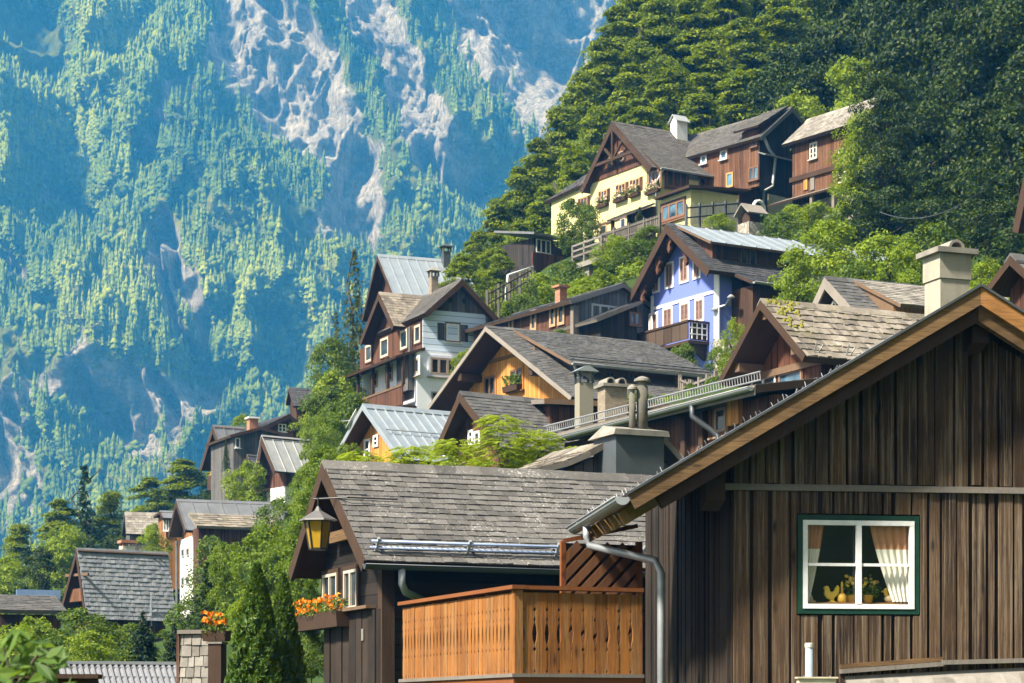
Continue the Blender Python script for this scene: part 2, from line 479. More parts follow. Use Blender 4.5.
def window(root, fn, a0, a1, z0, z1, frame=(.75, .74, .7), fw=.06, nx=2, ny=2, casing=None, cw=.1, sill=True, shut=None, pane=None, fm=None, depth=.05, sw=None, sillm=None, pf=None, name='window'):
    fm = fm or plain('window_paint_%d_%d' % (int(frame[0] * 99), int(frame[2] * 99)), frame, .5)
    def bx(mb, A0, A1, Z0, Z1, n0, n1):
        mb.hexa([fn(A0, Z0, n0), fn(A1, Z0, n0), fn(A1, Z0, n1), fn(A0, Z0, n1)], [fn(A0, Z1, n0), fn(A1, Z1, n0), fn(A1, Z1, n1), fn(A0, Z1, n1)])
    mb = MB(); d = depth
    bx(mb, a0, a1, z1 - fw, z1, .003, d); bx(mb, a0, a1, z0, z0 + fw, .003, d)
    bx(mb, a0, a0 + fw, z0 + fw, z1 - fw, .003, d - .002); bx(mb, a1 - fw, a1, z0 + fw, z1 - fw, .003, d - .002)
    for i in range(1, nx):
        x = a0 + (a1 - a0) * i / nx; bx(mb, x - fw * .55, x + fw * .55, z0 + fw, z1 - fw, .003, d + .004)
    for i in range(1, ny):
        z = z0 + (z1 - z0) * i / ny; bx(mb, a0 + fw, a1 - fw, z - fw * .3, z + fw * .3, .003, d - .012)
    o = mb.build(name, fm, root, pf)
    if pane != 'none':
        mb = MB(); bx(mb, a0 + fw * .5, a1 - fw * .5, z0 + fw * .5, z1 - fw * .5, .001, .018); mb.build('pane', pane or glass_dark(), o)
    if casing:
        mb = MB(); e = cw
        bx(mb, a0 - e, a1 + e, z1 + .002, z1 + e, .002, d * .8); bx(mb, a0 - e, a1 + e, z0 - e, z0 - .002, .002, d * .8)
        bx(mb, a0 - e, a0 - .002, z0 - .002, z1 + .002, .002, d * .8); bx(mb, a1 + .002, a1 + e, z0 - .002, z1 + .002, .002, d * .8)
        mb.build('casing', casing, o)
    if sill:
        e = .06 + (cw if casing else 0); mb = MB(); bx(mb, a0 - e, a1 + e, z0 - .05 - (cw if casing else 0), z0 - .004 - (cw if casing else 0), .002, d + .08)
        mb.build('sill', sillm or fm, o)
    if shut:
        w = sw or (a1 - a0) * .5; g = .02 + (cw if casing else 0)
        for sg in (0, 1):
            mb = MB(); x0 = a0 - g - w if sg == 0 else a1 + g
            bx(mb, x0, x0 + w, z0, z1, .004, .035)
            for zz in (.18, .82):
                z = z0 + (z1 - z0) * zz; bx(mb, x0 + .03, x0 + w - .03, z - .035, z + .035, .036, .052)
            mb.build('shutter', shut, o)
    return o
HAZE_COL = (.05, .37, 1.0); HAZE_D = .00034; SUN_DIR = (-.55, -.40, .74); SKY_S = .072; SUN_S = 4.9; SUN_A = 6.0; EXPO = 1.3
# ================================================================ materials in use
W_front = wood('weathered_front_boards', (.013, .007, .004), (.118, .068, .034), axis='I', streak=.55, c3=(.215, .16, .105), gs=2.6, dark=(.006, .004, .003))
W_frontback = wood('dark_back_boards', (.008, .005, .0035), (.04, .026, .016), .2, 'V')
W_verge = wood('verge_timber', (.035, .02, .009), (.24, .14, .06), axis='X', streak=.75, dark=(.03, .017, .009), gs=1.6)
W_dark = wood('dark_brown_timber', (.018, .010, .006), (.075, .042, .024), axis='N')
W_darkV = wood('dark_brown_siding', (.022, .012, .008), (.10, .052, .028), .17, 'V')
W_redV = wood('red_brown_siding', (.035, .013, .008), (.14, .062, .034), .18, 'V', c3=(.16, .09, .055))
W_blackV = wood('blackened_siding', (.012, .010, .009), (.05, .042, .036), .18, 'V')
W_log = wood('dark_log_wall', (.007, .005, .004), (.032, .022, .016), .19, 'H')
W_grey = wood('grey_siding', (.045, .043, .042), (.16, .152, .145), .2, 'V')
W_bluegrey = wood('blue_grey_siding', (.07, .085, .10), (.17, .19, .21), .2, 'V')
W_orange = wood('larch_siding', (.34, .13, .025), (.62, .30, .075), .15, 'V')
W_balc = wood('stained_balcony_boards', (.13, .045, .010), (.38, .145, .028), axis='I', streak=.6, dark=(.045, .018, .008), gs=1.6, c3=(.30, .16, .06))
W_balcT = wood('stained_rail_timber', (.12, .035, .010), (.26, .09, .025), axis='N')
W_brownL = wood('mid_brown_timber', (.07, .042, .024), (.20, .125, .075), axis='N')
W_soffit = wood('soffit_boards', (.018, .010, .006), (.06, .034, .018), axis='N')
W_vergeLit = wood('verge_timber_lit_tint', (.16, .07, .02), (.46, .22, .065), axis='X', streak=.75, dark=(.06, .03, .012), gs=1.6)  # copy of the verge timber with golden sunlight put into its colour
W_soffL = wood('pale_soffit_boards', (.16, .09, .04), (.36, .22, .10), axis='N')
W_paleedge = wood('pale_grey_verge', (.13, .11, .09), (.32, .28, .24), axis='N')
W_greyN = wood('silvered_timber', (.085, .072, .058), (.25, .22, .185), axis='N')
T_slate = tile('old_slate', (.055, .05, .045), (.165, .153, .138), (.44, .41, .37), spot=.595)
T_slate2 = tile('grey_slate', (.05, .048, .046), (.13, .125, .118), (.3, .3, .28), spot=.68)
T_brownslate = tile('brown_slate', (.05, .046, .042), (.125, .115, .102), (.3, .28, .24), spot=.66)
T_dark = tile('black_slate', (.025, .025, .028), (.075, .075, .08), (.30, .30, .29), spot=.68)
T_shake = tile('weathered_shakes', (.07, .057, .043), (.32, .275, .22), (.48, .43, .36), moss=(.13, .13, .02), spot=.64)
T_shakeg = tile('grey_shakes', (.10, .088, .072), (.34, .31, .265), (.46, .43, .38), spot=.66)
T_grid = tile('pale_concrete_tiles', (.17, .18, .20), (.30, .31, .33), (.42, .42, .40), spot=.66)
M_blue = metal('blue_grey_sheet', (.34, .385, .42), .5, .3, rust=(.22, .22, .21))
M_pale = metal('pale_sheet', (.46, .47, .47), .55, .25, rust=(.36, .33, .28))
M_grey = metal('grey_sheet', (.20, .205, .21), .55, .3)
M_zinc = metal('zinc', (.40, .42, .43), .5, .35, rust=(.24, .24, .23))
M_zincd = metal('dark_zinc', (.10, .11, .12), .5, .4)
M_guard = metal('blue_painted_rail', (.30, .38, .55), .5, .2)
M_wire = metal('wire', (.30, .31, .32), .6, .3)
C_conc = plain('concrete', (.26, .24, .20), .95, .45, 3.0)
C_concd = plain('dark_cladding', (.075, .085, .09), .55, .25, 2.0)
PL_white = plaster('white_render', (.78, .78, .76))
PL_lav = plaster('lavender_render', (.82, .84, .90), (.5, .48, .45))
PL_yel = plaster('yellow_render', (.66, .60, .28), (.42, .37, .18))
PL_blue = plaster('blue_render', (.15, .20, .55), (.16, .2, .42))
PL_trim = plaster('white_trim', (.80, .80, .80))
B_red = brick('red_brick', (.36, .12, .06), (.45, .2, .1), (.4, .36, .3))
B_pale = brick('pale_brick', (.26, .20, .14), (.36, .29, .21), (.30, .27, .22))
S_rub = stone('rubble_stone', (.26, .23, .19), (.5, .46, .40), 3.5)
BR = (.16, .085, .05)       # brown window paint
WH = (.78, .77, .74)

def clipx(poly, x0, x1):
    q = [(p[1], p[0]) for p in poly]; q = clipz(q, x0, x1); return [(p[1], p[0]) for p in q]

# ================================================================ 1. the near board house (right foreground)
h = House('board_house', 'large dark weathered board house in the foreground with green framed curtained window', 'house',
          (979, 286), 24, yaw=-7.5, Lp=(628, 493), Rp=('d', 4.1, -2.42), length=3.2, drop=6.35, of=.55, ol=1.26, orr=.6, ob=-2.2, th=.12)
RH = h
wa0, wa1, wz0, wz1 = h.rect('g', 802, 521, 913, 609)
y0 = h.wy0
# gable wall with a real opening for the window
pl = h.poly(); mb = MB()
pieces = [clipx(pl, -99, wa0 - .02), clipx(pl, wa1 + .02, 99)]
mid = clipx(pl, wa0 - .02, wa1 + .02); pieces += [clipz(mid, -9, wz0 - .02), clipz(mid, wz1 + .02, 99)]
for p in pieces: mb.prism(p, lambda x, z: (x, y0, z), lambda x, z: (x, y0 + .12, z))
mb.box(h.wx0, y0 + .121, 0, h.wx0 + .12, h.wy1, h.roofz(h.wx0) - .2); mb.box(h.wx1 - .12, y0 + .121, 0, h.wx1, h.wy1, h.roofz(h.wx1) - .2)
mb.prism(pl, lambda x, z: (x, h.L - .35, z), lambda x, z: (x, h.L - .25, z)); mb.box(h.wx0 + .121, h.wy1 - .1, 0, h.wx1 - .121, h.wy1, h.roofz(h.wx0) - .2)
mb.build('wall', W_frontback, h.root)
mb = MB(); mb.box(h.wx0 - .04, h.L + .01, h.roofz(h.wx0) - .196, h.wx1, h.wy1 + .1, h.roofz(h.wx0) - .13); mb.build('annex_roof', W_dark, h.root)
ztrim = h.g(860, 491)[1]
# boards
def boards(xa, xb, zlo, zhi, mbx, pitch, jit, n=.035, holes=None, fn=None):
    x = xa
    while x < xb:
        w = pitch * rnd.uniform(1 - jit, 1 + jit); g = rnd.uniform(.012, .06); a, b = x, min(xb, x + w - g); x += w
        if b - a < .03: continue
        t = n * rnd.uniform(.7, 1.4)
        s_lo = zlo + rnd.uniform(-.02, .02); segs = [(a, b, s_lo, None)]
        if holes and b > holes[0] and a < holes[1]:
            a2, b2 = max(a, holes[0]), min(b, holes[1]); segs = [(a2, b2, s_lo, holes[2] - .005), (a2, b2, holes[3] + .005, None)]
            if a < holes[0] - .015: segs.append((a, holes[0] - .003, s_lo, None))
            if b > holes[1] + .015: segs.append((holes[1] + .003, b, s_lo, None))
        for (a, b, s0, s1) in segs:
            za = (zhi(a) if callable(zhi) else zhi) if s1 is None else s1; zb = (zhi(b) if callable(zhi) else zhi) if s1 is None else s1
            tl = rnd.uniform(-.006, .006)
            mbx.hexa([fn(a, s0, .002), fn(b, s0, .002), fn(b, s0, t), fn(a, s0, t)],
                     [fn(a + tl, za, .002), fn(b + tl, zb, .002), fn(b + tl, zb, t), fn(a + tl, za, t)])
gp = h.plane('g'); top = lambda x: h.roofz(x) - .30
mb = MB()
boards(h.wx0 + .02, h.wx1 - .02, ztrim + .06, top, mb, .195, .25, .04, fn=gp)
mb.build('upper_boards', W_front, h.root)
mb = MB(); cs = .07
boards(h.wx0 + .02, h.wx1 - .02, .02, lambda x: min(ztrim - .012, top(x)), mb, .178, .38, .03, holes=(wa0 - cs, wa1 + cs, wz0 - cs, wz1 + cs), fn=gp)
mb.build('lower_boards', W_front, h.root)
mb = MB(); lp = h.plane('l')
boards(h.wy0 + .05, h.wy1, .02, h.roofz(h.wx0) - .28, mb, .16, .3, .03, fn=lp); mb.build('side_boards', wood('near_black_planks', (.008, .006, .004), (.045, .03, .02), axis='I', streak=.5, gs=2.0, dark=(.005, .004, .003)), h.root)  # side planks coloured near black; the wall's missing shade is in the colour
mb = MB(); xt = h.g(716, 487)[0]
mb.box(xt, y0 - .075, ztrim - .012, h.wx1, y0 - .002, ztrim + .028); mb.box(xt, y0 - .06, ztrim + .030, h.wx1, y0 - .002, ztrim + .058); mb.build('trim_rail', W_greyN, h.root)
# corner post, purlin ends
def purl(px0, py0, px1, py1, out):
    x0, x1, z0_, z1_ = h.rect('g', px0, py0, px1, py1); mbp = MB()
    mbp.hexa([(x0, y0 - out, z0_ + .09), (x1, y0 - out, z0_ + .09), (x1, y0 + .02, z0_), (x0, y0 + .02, z0_)], [(x0, y0 - out, z1_), (x1, y0 - out, z1_), (x1, y0 + .02, z1_), (x0, y0 + .02, z1_)])
    mbp.build('purlin', W_dark, h.root)
purl(700, 470, 719, 511, .30); purl(962, 322, 978, 356, .34)
# roof : thin covering, boarded soffit, rafters, stout verge timbers
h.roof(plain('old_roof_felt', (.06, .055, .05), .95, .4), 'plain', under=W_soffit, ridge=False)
for sd in 'lr':
    xe, ze = (h.xl, h.zl) if sd == 'l' else (h.xr, h.zr)
    d = Vector((xe, 0, ze - h.ha)).normalized(); n = Vector((-d.z, 0, d.x)); n = n if n.z > 0 else -n
    for nm, ya, yb, t0, t1, mt in (('bargeboard', -.06, 0.0, .016, .185, W_verge if sd == 'l' else W_vergeLit), ('verge_rafter', .004, .12, .122, .33, W_soffit if sd == 'l' else W_verge), ('drip_edge', -.085, .05, -.012, .014, M_zincd)):  # right verge takes the lit-coloured timber, left the plain one
        mb = MB(); A = Vector((0, 0, h.ha)); B = Vector((xe, 0, ze)) + d * (.03 if t0 < .1 else -.25)
        k = 1 / max(.2, n.z)
        a1 = A - Vector((0, 0, t0 * k)); a2 = A - Vector((0, 0, t1 * k)); b1 = B - n * t0; b2 = B - n * t1
        mb.hexa([p + Vector((0, ya, 0)) for p in (a2, b2, b1, a1)], [p + Vector((0, yb, 0)) for p in (a2, b2, b1, a1)]); mb.build(nm, mt, h.root)
for i in range(5):
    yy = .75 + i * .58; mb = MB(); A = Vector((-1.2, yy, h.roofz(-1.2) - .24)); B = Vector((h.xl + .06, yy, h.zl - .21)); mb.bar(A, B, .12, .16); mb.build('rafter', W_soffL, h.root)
# the row of wire points along the verge
mb = MB(); d = Vector((h.xl, 0, h.zl - h.ha)); 
for i in range(46):
    u = .26 + .72 * i / 46; p = Vector((0, .02 + .05 * rnd.random(), h.ha)) + d * u
    if rnd.random() < .75:
        q = p + Vector((rnd.uniform(-.04, .05), rnd.uniform(-.02, .04), rnd.uniform(.035, .08))); mb.tube([p, q], .003, 4); mb.tube([q, q + Vector((.02, 0, -.04))], .0025, 4)
mb.tube([Vector((0, .045, h.ha + .012)) + d * .24, Vector((0, .045, h.ha + .012)) + d * .99], .005, 5); mb.build('wire_points', M_wire, h.root)
mb = MB()
for i in range(16):
    yy = .12 + i * .19; p = Vector((h.xl + .05, yy, h.zl + .02)); mb.tube([p, p + Vector((rnd.uniform(-.03, .03), .05, .07))], .004, 4)
mb.build('snow_hook', M_wire, h.root)
# gutter and downpipe
mb = MB(); ga = Vector((h.xl - .07, -.06, h.zl - .05)); gb = Vector((h.xl - .07, h.L - .02, h.zl - .09)); mb.gutter(ga, gb, .085); gut = mb.build('gutter', M_zinc, h.root, smooth=True)
mb = MB(); e = ga.lerp(gb, .72) + Vector((0, 0, -.08)); yw = h.L - .15
mb.tube([e, e + Vector((0, 0, -.12)), e + Vector((.03, .0, -.22)), Vector((h.wx0 - .64, 1.62, h.zl - .60)), Vector((h.wx0 - .59, 1.55, h.zl - .74)), Vector((h.wx0 - .59, 1.55, .1))], .045, 10); mb.build('downpipe', M_zinc, gut, h.fr, smooth=True)
# window
grn = plain('green_window_paint', (.007, .045, .028), .5, .45)
w = window(h.root, gp, wa0, wa1, wz0, wz1, frame=(.80, .79, .77), fw=.052, nx=2, ny=2, casing=grn, cw=.058, sill=False, pane='none', depth=.055)
mb = MB(); mb.face([(wa0 + .01, y0 + .012, wz0 + .01), (wa1 - .01, y0 + .012, wz0 + .01), (wa1 - .01, y0 + .012, wz1 - .01), (wa0 + .01, y0 + .012, wz1 - .01)]); mb.build('pane', glass_clear(), w)
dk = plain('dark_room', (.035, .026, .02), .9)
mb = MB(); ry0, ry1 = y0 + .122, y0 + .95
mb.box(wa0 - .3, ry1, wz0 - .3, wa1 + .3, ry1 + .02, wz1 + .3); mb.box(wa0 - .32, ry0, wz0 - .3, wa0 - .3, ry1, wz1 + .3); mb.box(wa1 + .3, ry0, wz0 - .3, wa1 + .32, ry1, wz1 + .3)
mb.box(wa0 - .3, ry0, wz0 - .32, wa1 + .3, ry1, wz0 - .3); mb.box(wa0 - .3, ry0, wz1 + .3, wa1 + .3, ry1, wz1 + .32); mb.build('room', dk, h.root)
zs = wz0 + .075
mb = MB(); mb.box(wa0 - .05, y0 + .06, zs - .03, wa1 + .05, y0 + .34, zs); mb.build('inner_sill', wood('inner_sill_wood', (.22, .10, .04), (.4, .22, .09), axis='N'), h.root)
# curtains : two-tone, gathered
def curtain(xa_top, xb_top, xa_bot, xb_bot, side):
    for part, f0, f1, mt in (('curtain', 0.0, .36, plain('rust_curtain', (.55, .25, .13), .9, .2)), ('curtain', .36, 1.0, plain('cream_curtain', (.85, .78, .66), .9, .1))):
        mb = MB(); n = 40; rows = 8; zt, zb_ = wz1 + .02, zs + .01
        vs = []
        for j in range(rows + 1):
            f = f0 + (f1 - f0) * j / rows; e = f ** 1.3
            for i in range(n + 1):
                u = i / n; xa = xa_top + (xa_bot - xa_top) * e; xb = xb_top + (xb_bot - xb_top) * e
                vs.append((xa + (xb - xa) * u, y0 + .055 + .020 * math.sin(u * 34 + side) * (.6 + .4 * u), zt + (zb_ - zt) * f))
        mb.v = vs
        for j in range(rows):
            for i in range(n):
                k = j * (n + 1) + i; mb.f.append((k, k + 1, k + n + 2, k + n + 1)); mb.mi.append(0)
        mb.build(part, mt, h.root, smooth=True)
W_ = wa1 - wa0
curtain(wa0 + .0, wa0 + .27, wa0 + .0, wa0 + .10, 0.0); curtain(wa0 + .62 * W_, wa1, wa0 + .83 * W_, wa1, 1.7)
# ---- ornaments on the sill, each a thing
def wpt(px, yoff=.2):
    yoff = yoff * .7 + .02; return Vector((h.g(px, 600, y0 + yoff)[0], y0 + yoff, zs))
def wpt_(px, yoff=.2): return Vector((h.g(px, 600, y0 + yoff)[0], y0 + yoff, zs))
def place(name, label, cat, px, yoff=.2, group=None): return empty(name, label, cat, h.fr @ Matrix.Translation(wpt(px, yoff)), group)
yel = plain('yellow_glaze', (.72, .48, .05), .4, .15); yel2 = plain('ochre_glaze', (.62, .36, .05), .4, .15); tan = plain('tan_wood', (.45, .33, .18), .6, .3)
def outline(pts, th, mt, name, root):
    mb = MB(); mb.prism(pts, lambda x, z: (x, -th / 2, z), lambda x, z: (x, th / 2, z)); o = mb.build(name, mt, root)
    bv = o.modifiers.new('bevel', 'BEVEL'); bv.width = th * .3; bv.segments = 2; return o
t = place('rooster_figurine', 'yellow rooster figurine standing on the sill of the green framed window', 'figurine', 832)
outline([(-.035, 0), (.035, 0), (.03, .02), (.015, .03), (.03, .06), (.075, .10), (.085, .17), (.06, .20), (.04, .17), (.02, .13), (-.02, .12), (-.03, .15), (-.045, .185), (-.075, .19), (-.10, .165), (-.085, .15), (-.09, .09), (-.06, .05), (-.015, .03), (-.03, .02)], .045, yel, 'body', t.copy() if False else t)
mb = MB(); mb.box(-.05, -.03, 0, .05, .03, .012); mb.build('base', yel2, t)
t = place('candle', 'ochre candle in a squat holder beside the rooster figurine', 'candle', 842, .15)
mb = MB(); mb.lathe([(.045, 0), (.05, .03), (.048, .075), (.03, .10), (.014, .11), (.013, .22), (.006, .235)], n=14); mb.build('body', yel2, t, smooth=True)
t = place('duck_figurine', 'yellow headed duck figurine at the right end of the window sill', 'figurine', 893, .17)
mb = MB(); mb.tube([(-.10, 0, .045), (-.07, 0, .05), (0, 0, .045), (.07, 0, .035), (.13, 0, .03), (.19, 0, .045)], [.02, .05, .055, .045, .022, .008], 12); mb.build('body', tan, t, smooth=True)
mb = MB(); mb.tube([(-.075, 0, .08), (-.075, 0, .11), (-.08, 0, .14), (-.085, 0, .165)], [.025, .03, .036, .012], 12); mb.tube([(-.10, 0, .135), (-.135, 0, .125)], [.015, .006], 6); mb.build('head', yel, t, smooth=True)
t = place('carved_horn', 'curved brown wooden ornament leaning at the left end of the window sill', 'ornament', 809, .16)
mb = MB(); mb.tube([(.03, 0, .0), (.01, 0, .07), (-.02, 0, .13), (-.045, 0, .19), (-.035, 0, .22), (.0, 0, .225)], [.03, .026, .02, .016, .012, .008], 8); mb.box(-.02, -.03, 0, .07, .03, .02); mb.build('body', tan, t, smooth=False)
PLANT_SPOTS = [('potted_flower', 'potted plant with yellow blooms in the middle of the green framed window', 850, .24, .26), ('potted_flower', 'bushy potted plant with pale blooms right of the window mullion', 868, .24, .24)]
POTS = [(place(nm, lb, 'potted plant', px, yo), hh) for nm, lb, px, yo, hh in PLANT_SPOTS]
# ---- pipe, box and lean-to at the wall foot
x, z = h.g(809, 676, y0 - .25); fr2 = h.fr @ Matrix.Translation((x, y0 - .25, 0))
t = empty('vent_pipe', 'pale blue upright pipe with a cap beside the board wall', 'pipe', fr2)
zt = h.g(809, 643, y0 - .25)[1]; mb = MB(); mb.lathe([(.042, .02), (.042, zt - .05)], n=12); mb.build('body', plain('pale_pipe', (.30, .37, .42), .5, .2), t, smooth=True); mb = MB(); mb.lathe([(.048, zt - .05), (.048, zt - .005), (.04, zt)], n=12); mb.build('cap', plain('pipe_cap', (.6, .58, .5), .6, .2), t)
x0, z0_ = h.g(796, 677, y0 - .28); x1, _ = h.g(833, 677, y0 - .28)
t = empty('meter_box', 'cream box at the foot of the upright pale pipe', 'box', h.fr @ Matrix.Translation(((x0 + x1) / 2, y0 - .30, 0)))
mb = MB(); w2 = (x1 - x0) / 2; mb.box(-w2, -.10, 0.02, w2, -.06, z0_ - .02); mb.build('door', plain('cream_paint', (.62, .55, .38), .6, .3), t); mb = MB(); mb.box(-w2 - .02, -.12, z0_ - .018, w2 + .02, .0, z0_); mb.box(-w2, -.058, 0.02, w2, 0.0, z0_ - .02); mb.build('body', plain('cream_paint', (.62, .55, .38), .6, .3), t)
for k in (-.7, .7): mb = MB(); mb.lathe([(.008, 0), (.008, .012)], (k * w2, -.08, z0_ + .001), 6); mb.build('screw', M_wire, t)
# lean-to roof made of grey shingles with two cover boards along its top
t = empty('lean_to', 'low grey shingled lean-to roof below the green framed window', 'lean-to', h.fr @ Matrix.Translation((h.g(940, 670)[0], y0, 0)))
def LT(px, py, off): q = h.g(px, py, y0 - off); return Vector((q[0], y0 - off, q[1]))
A = LT(845, 676, .06); B = LT(942, 668, .06); Cc = LT(1100, 664, .06); dn = Vector((0, -1.1, -1.0))
mb = MB(); mb.slab([A + dn, Cc + dn, Cc, A], .04); mb.tiles([A + dn, Cc + dn, Cc - Vector((0, .02, .03)), A - Vector((0, .02, .03))], .2, .28, .02); mb.build('roof', T_shakeg, t, h.fr)
mb = MB(); mb.bar(A + Vector((-.06, -.03, .05)), B + Vector((0, -.03, .045)), .10, .05); mb.build('cover_board', W_greyN, t, h.fr)
mb = MB(); mb.bar(A + Vector((-.06, -.01, .105)), B + Vector((0, -.01, .10)), .07, .05); mb.build('cover_board', W_verge, t, h.fr)
mb = MB(); mb.bar(B + Vector((-.02, -.03, .06)), Cc + Vector((0, -.03, .06)), .11, .05); mb.build('cover_board', W_greyN, t, h.fr)
mb = MB(); mb.box(A.x + .1, y0 - 1.0, 0, Cc.x - .1, y0 - .06, A.z - 1.25); mb.build('wall', W_grey, t, h.fr)

# ---- balcony with fretwork boards, trellis screen behind
K = P(516, 676, 24.6)                      # its outer corner
byaw = -22
fb = frame_at(Vector((K.x, K.y, K.z)), byaw); bi = fb.inverted()
t = empty('balcony', 'orange stained timber balcony with fretwork boards and a trellis screen', 'balcony', fb)
rh = 91 * 24.6 / F; 
def bl(px, py, ax, val):
    o = bi @ Vector((0, 0, 0)); d = bi.to_3x3() @ ray(px, py); return o + d * ((val - o[ax]) / d[ax])
xr = bl(640, 640, 1, 0).x + .02; yl = bl(404, 640, 0, 0).y
def fret(mb, a, b, z0, z1, fn, w=.135, amp=1):
    """one board per island; matching notches on neighbouring boards make the cut-out holes"""
    n = max(1, round((b - a) / w)); w = (b - a) / n
    prof = [(0, .0), (.03, .012), (.05, 0), (.27, 0), (.30, .020), (.33, .002), (.36, .004), (.42, .022), (.50, .028), (.58, .018), (.63, .003), (.67, .014), (.70, .002), (.76, .001), (.79, .018), (.82, .001), (1, .0)]
    for i in range(n):
        x0, x1 = a + i * w + .002, a + (i + 1) * w - .002; tt = rnd.uniform(.018, .026)
        L = [(x0 + p[1] * amp, z0 + p[0] * (z1 - z0)) for p in prof]; Rr = [(x1 - p[1] * amp, z0 + p[0] * (z1 - z0)) for p in prof]
        for j in range(len(prof) - 1):
            q = [L[j], Rr[j], Rr[j + 1], L[j + 1]]
            k = len(mb.v)
            mb.v += [fn(u, z, 0) for u, z in q] + [fn(u, z, tt) for u, z in q]
            mb.f += [(k + 4, k + 5, k + 6, k + 7), (k + 3, k + 2, k + 1, k), (k, k + 4, k + 7, k + 3), (k + 1, k + 2, k + 6, k + 5)]; mb.mi += [0] * 4
    return mb
# weld so that one board is one island
def weld(o):
    import bmesh
    bm = bmesh.new(); bm.from_mesh(o.data); bmesh.ops.remove_doubles(bm, verts=bm.verts, dist=.0004); bm.to_mesh(o.data); bm.free(); return o
zt = rh - .05
weld(fret(MB(), .07, xr, .03, zt - .03, lambda u, z, n: (u, -n, z), .148).build('front_boards', W_balc, t))
weld(fret(MB(), .05, yl, .03, zt - .03, lambda u, z, n: (-n, u, z), .118, .7).build('side_boards', W_balc, t))
mb = MB(); mb.box(-.03, -.035, .0, .07, .06, zt); mb.build('corner_post', W_balc, t)
mb = MB(); mb.box(.02, -.06, zt + .002, xr, .10, zt + .045); mb.build('rail', W_balcT, t)
mb = MB(); mb.box(-.07, -.065, zt + .004, .10, yl + .05, zt + .048); mb.build('rail', W_balcT, t)
mb = MB(); mb.box(-.05, -.05, -.22, xr, 2.2, -.012); mb.box(-.05, 2.2, -.22, 1.0, yl, -.012); mb.build('deck', W_balcT, t)
mb = MB(); mb.box(-.075, -.075, -.012, xr, -.002, .028); mb.box(-.075, -.002, -.012, -.002, yl, .028); mb.build('skirting', W_greyN, t)
mb = MB(); mb.box(-.03, .0, -1.6 - K.z, .10, .13, -.22); mb.build('post', W_balcT, t); mb = MB(); mb.box(-.03, yl - .15, -1.6 - K.z, .10, yl - .02, -.22); mb.build('post', W_balcT, t)
for yy in (.9, 1.8, 2.7):
    mb = MB(); mb.box(.003, yy, .0, .05, yy + .06, zt); mb.build('post', W_balcT, t)
# trellis
ty = 1.25; ta = bl(563, 585, 1, ty); tb = bl(640, 536, 1, ty)
x0, x1, z0_, z1_ = ta.x, tb.x - .04, 0.0, tb.z + .02
mb = MB(); zl_ = bl(563, 541, 1, ty).z
mb.box(x0 - .03, ty - .02, 0, x0 + .03, ty + .03, zl_); mb.bar((x0, ty, zl_), (x1, ty, z1_ + .1), .05, .05); tr = mb.build('trellis', W_balcT, t)
mb = MB()
for dirn, yy in ((1, ty - .012),):
    for i in range(-10, 16):
        c0 = x0 + i * .20
        pts = []
        for zz in (.3, zl_ - .03):
            pts.append((c0 + dirn * (zz - .6), zz))
        (xa, za), (xb, zb_) = pts
        # clip to x range
        def cl(xa, za, xb, zb_):
            if xa > xb: xa, za, xb, zb_ = xb, zb_, xa, za
            if xb < x0 or xa > x1: return None
            if xa < x0: za += (zb_ - za) * (x0 - xa) / (xb - xa); xa = x0
            if xb > x1: zb_ = za + (zb_ - za) * (x1 - xa) / (xb - xa); xb = x1
            return xa, za, xb, zb_
        q = cl(xa, za, xb, zb_)
        if q and abs(q[2] - q[0]) > .05: mb.bar((q[0], yy, q[1]), (q[2], yy, q[3]), .016, .10, up=(0, 0, 1))
mb3 = MB(); mb3.box(x1 - .01, ty - .03, 0, x1 + .06, ty + .03, zl_ + .02); mb3.build('frame_post', W_balcT, tr, fb)
mb2 = MB(); mb2.box(x0 + .03, ty + .02, .05, x1, ty + .035, zl_ - .02); mb2.build('dark_backing', W_dark, tr, fb)  # dark sheet added so the gaps between the laths look dark
mb.build('lath', wood('trellis_lath', (.09, .04, .016), (.22, .10, .04), axis='N'), tr, fb)

# ================================================================ 2. the log cottage with slate roof (centre)
h = House('log_cottage', 'dark log cottage with old slate roof and blue snow rail in front of the balcony', 'house',
          (323, 464), 34, E=(632, 478), Lp=(290, 573), Rp=(366, 561), length=6.2, drop=5.3, of=.45, ol=.5, orr=.55, ob=.2, th=.12)
LC = h
h.body(W_log)
h.roof(T_slate, 'tile', tw=.21, tl=.145, tth=.022, edge=W_dark, bw=.2, under=W_soffit)
h.purlins(W_dark, [h.wx0 * .55, h.wx1 * .95], .2, .05)
# beam across the gable, corner boards
mb = MB(); zb_ = h.g(345, 536)[1]; mb.bar((-.55, h.wy0 - .14, zb_ - .02), (1.25, h.wy0 - .14, zb_ - .02), .08, .17); mb.build('tie_beam', W_verge, h.root)
mb = MB(); mb.box(h.wx1 - .16, h.wy0 - .03, 0, h.wx1 + .03, h.wy0 + .17, h.roofz(h.wx1) - .2); mb.build('corner_board', W_dark, h.root)
for pr in ((325, 574, 339, 610), (346, 570, 359, 609)):
    h.window('g', pr, frame=(.50, .46, .36), fw=.045, nx=2, ny=1, casing=W_dark, cw=.07, sill=False)
a0, a1, z0_, z1_ = h.rect('g', 312, 609, 376, 613)
mb = MB(); mb.box(a0, h.wy0 - .16, z0_, a1, h.wy0 - .002, z0_ + .05); mb.build('window_shelf', W_brownL, h.root)
mb = MB()
gpl = h.plane('g'); boards(h.wx0 + .05, h.wx1 - .05, .03, z0_ - .02, mb, .33, .1, .04, fn=gpl); mb.build('plank_skirt', wood('near_black_planks', (.008, .006, .004), (.045, .03, .02), axis='I', streak=.5, gs=2.0, dark=(.005, .004, .003)), h.root)
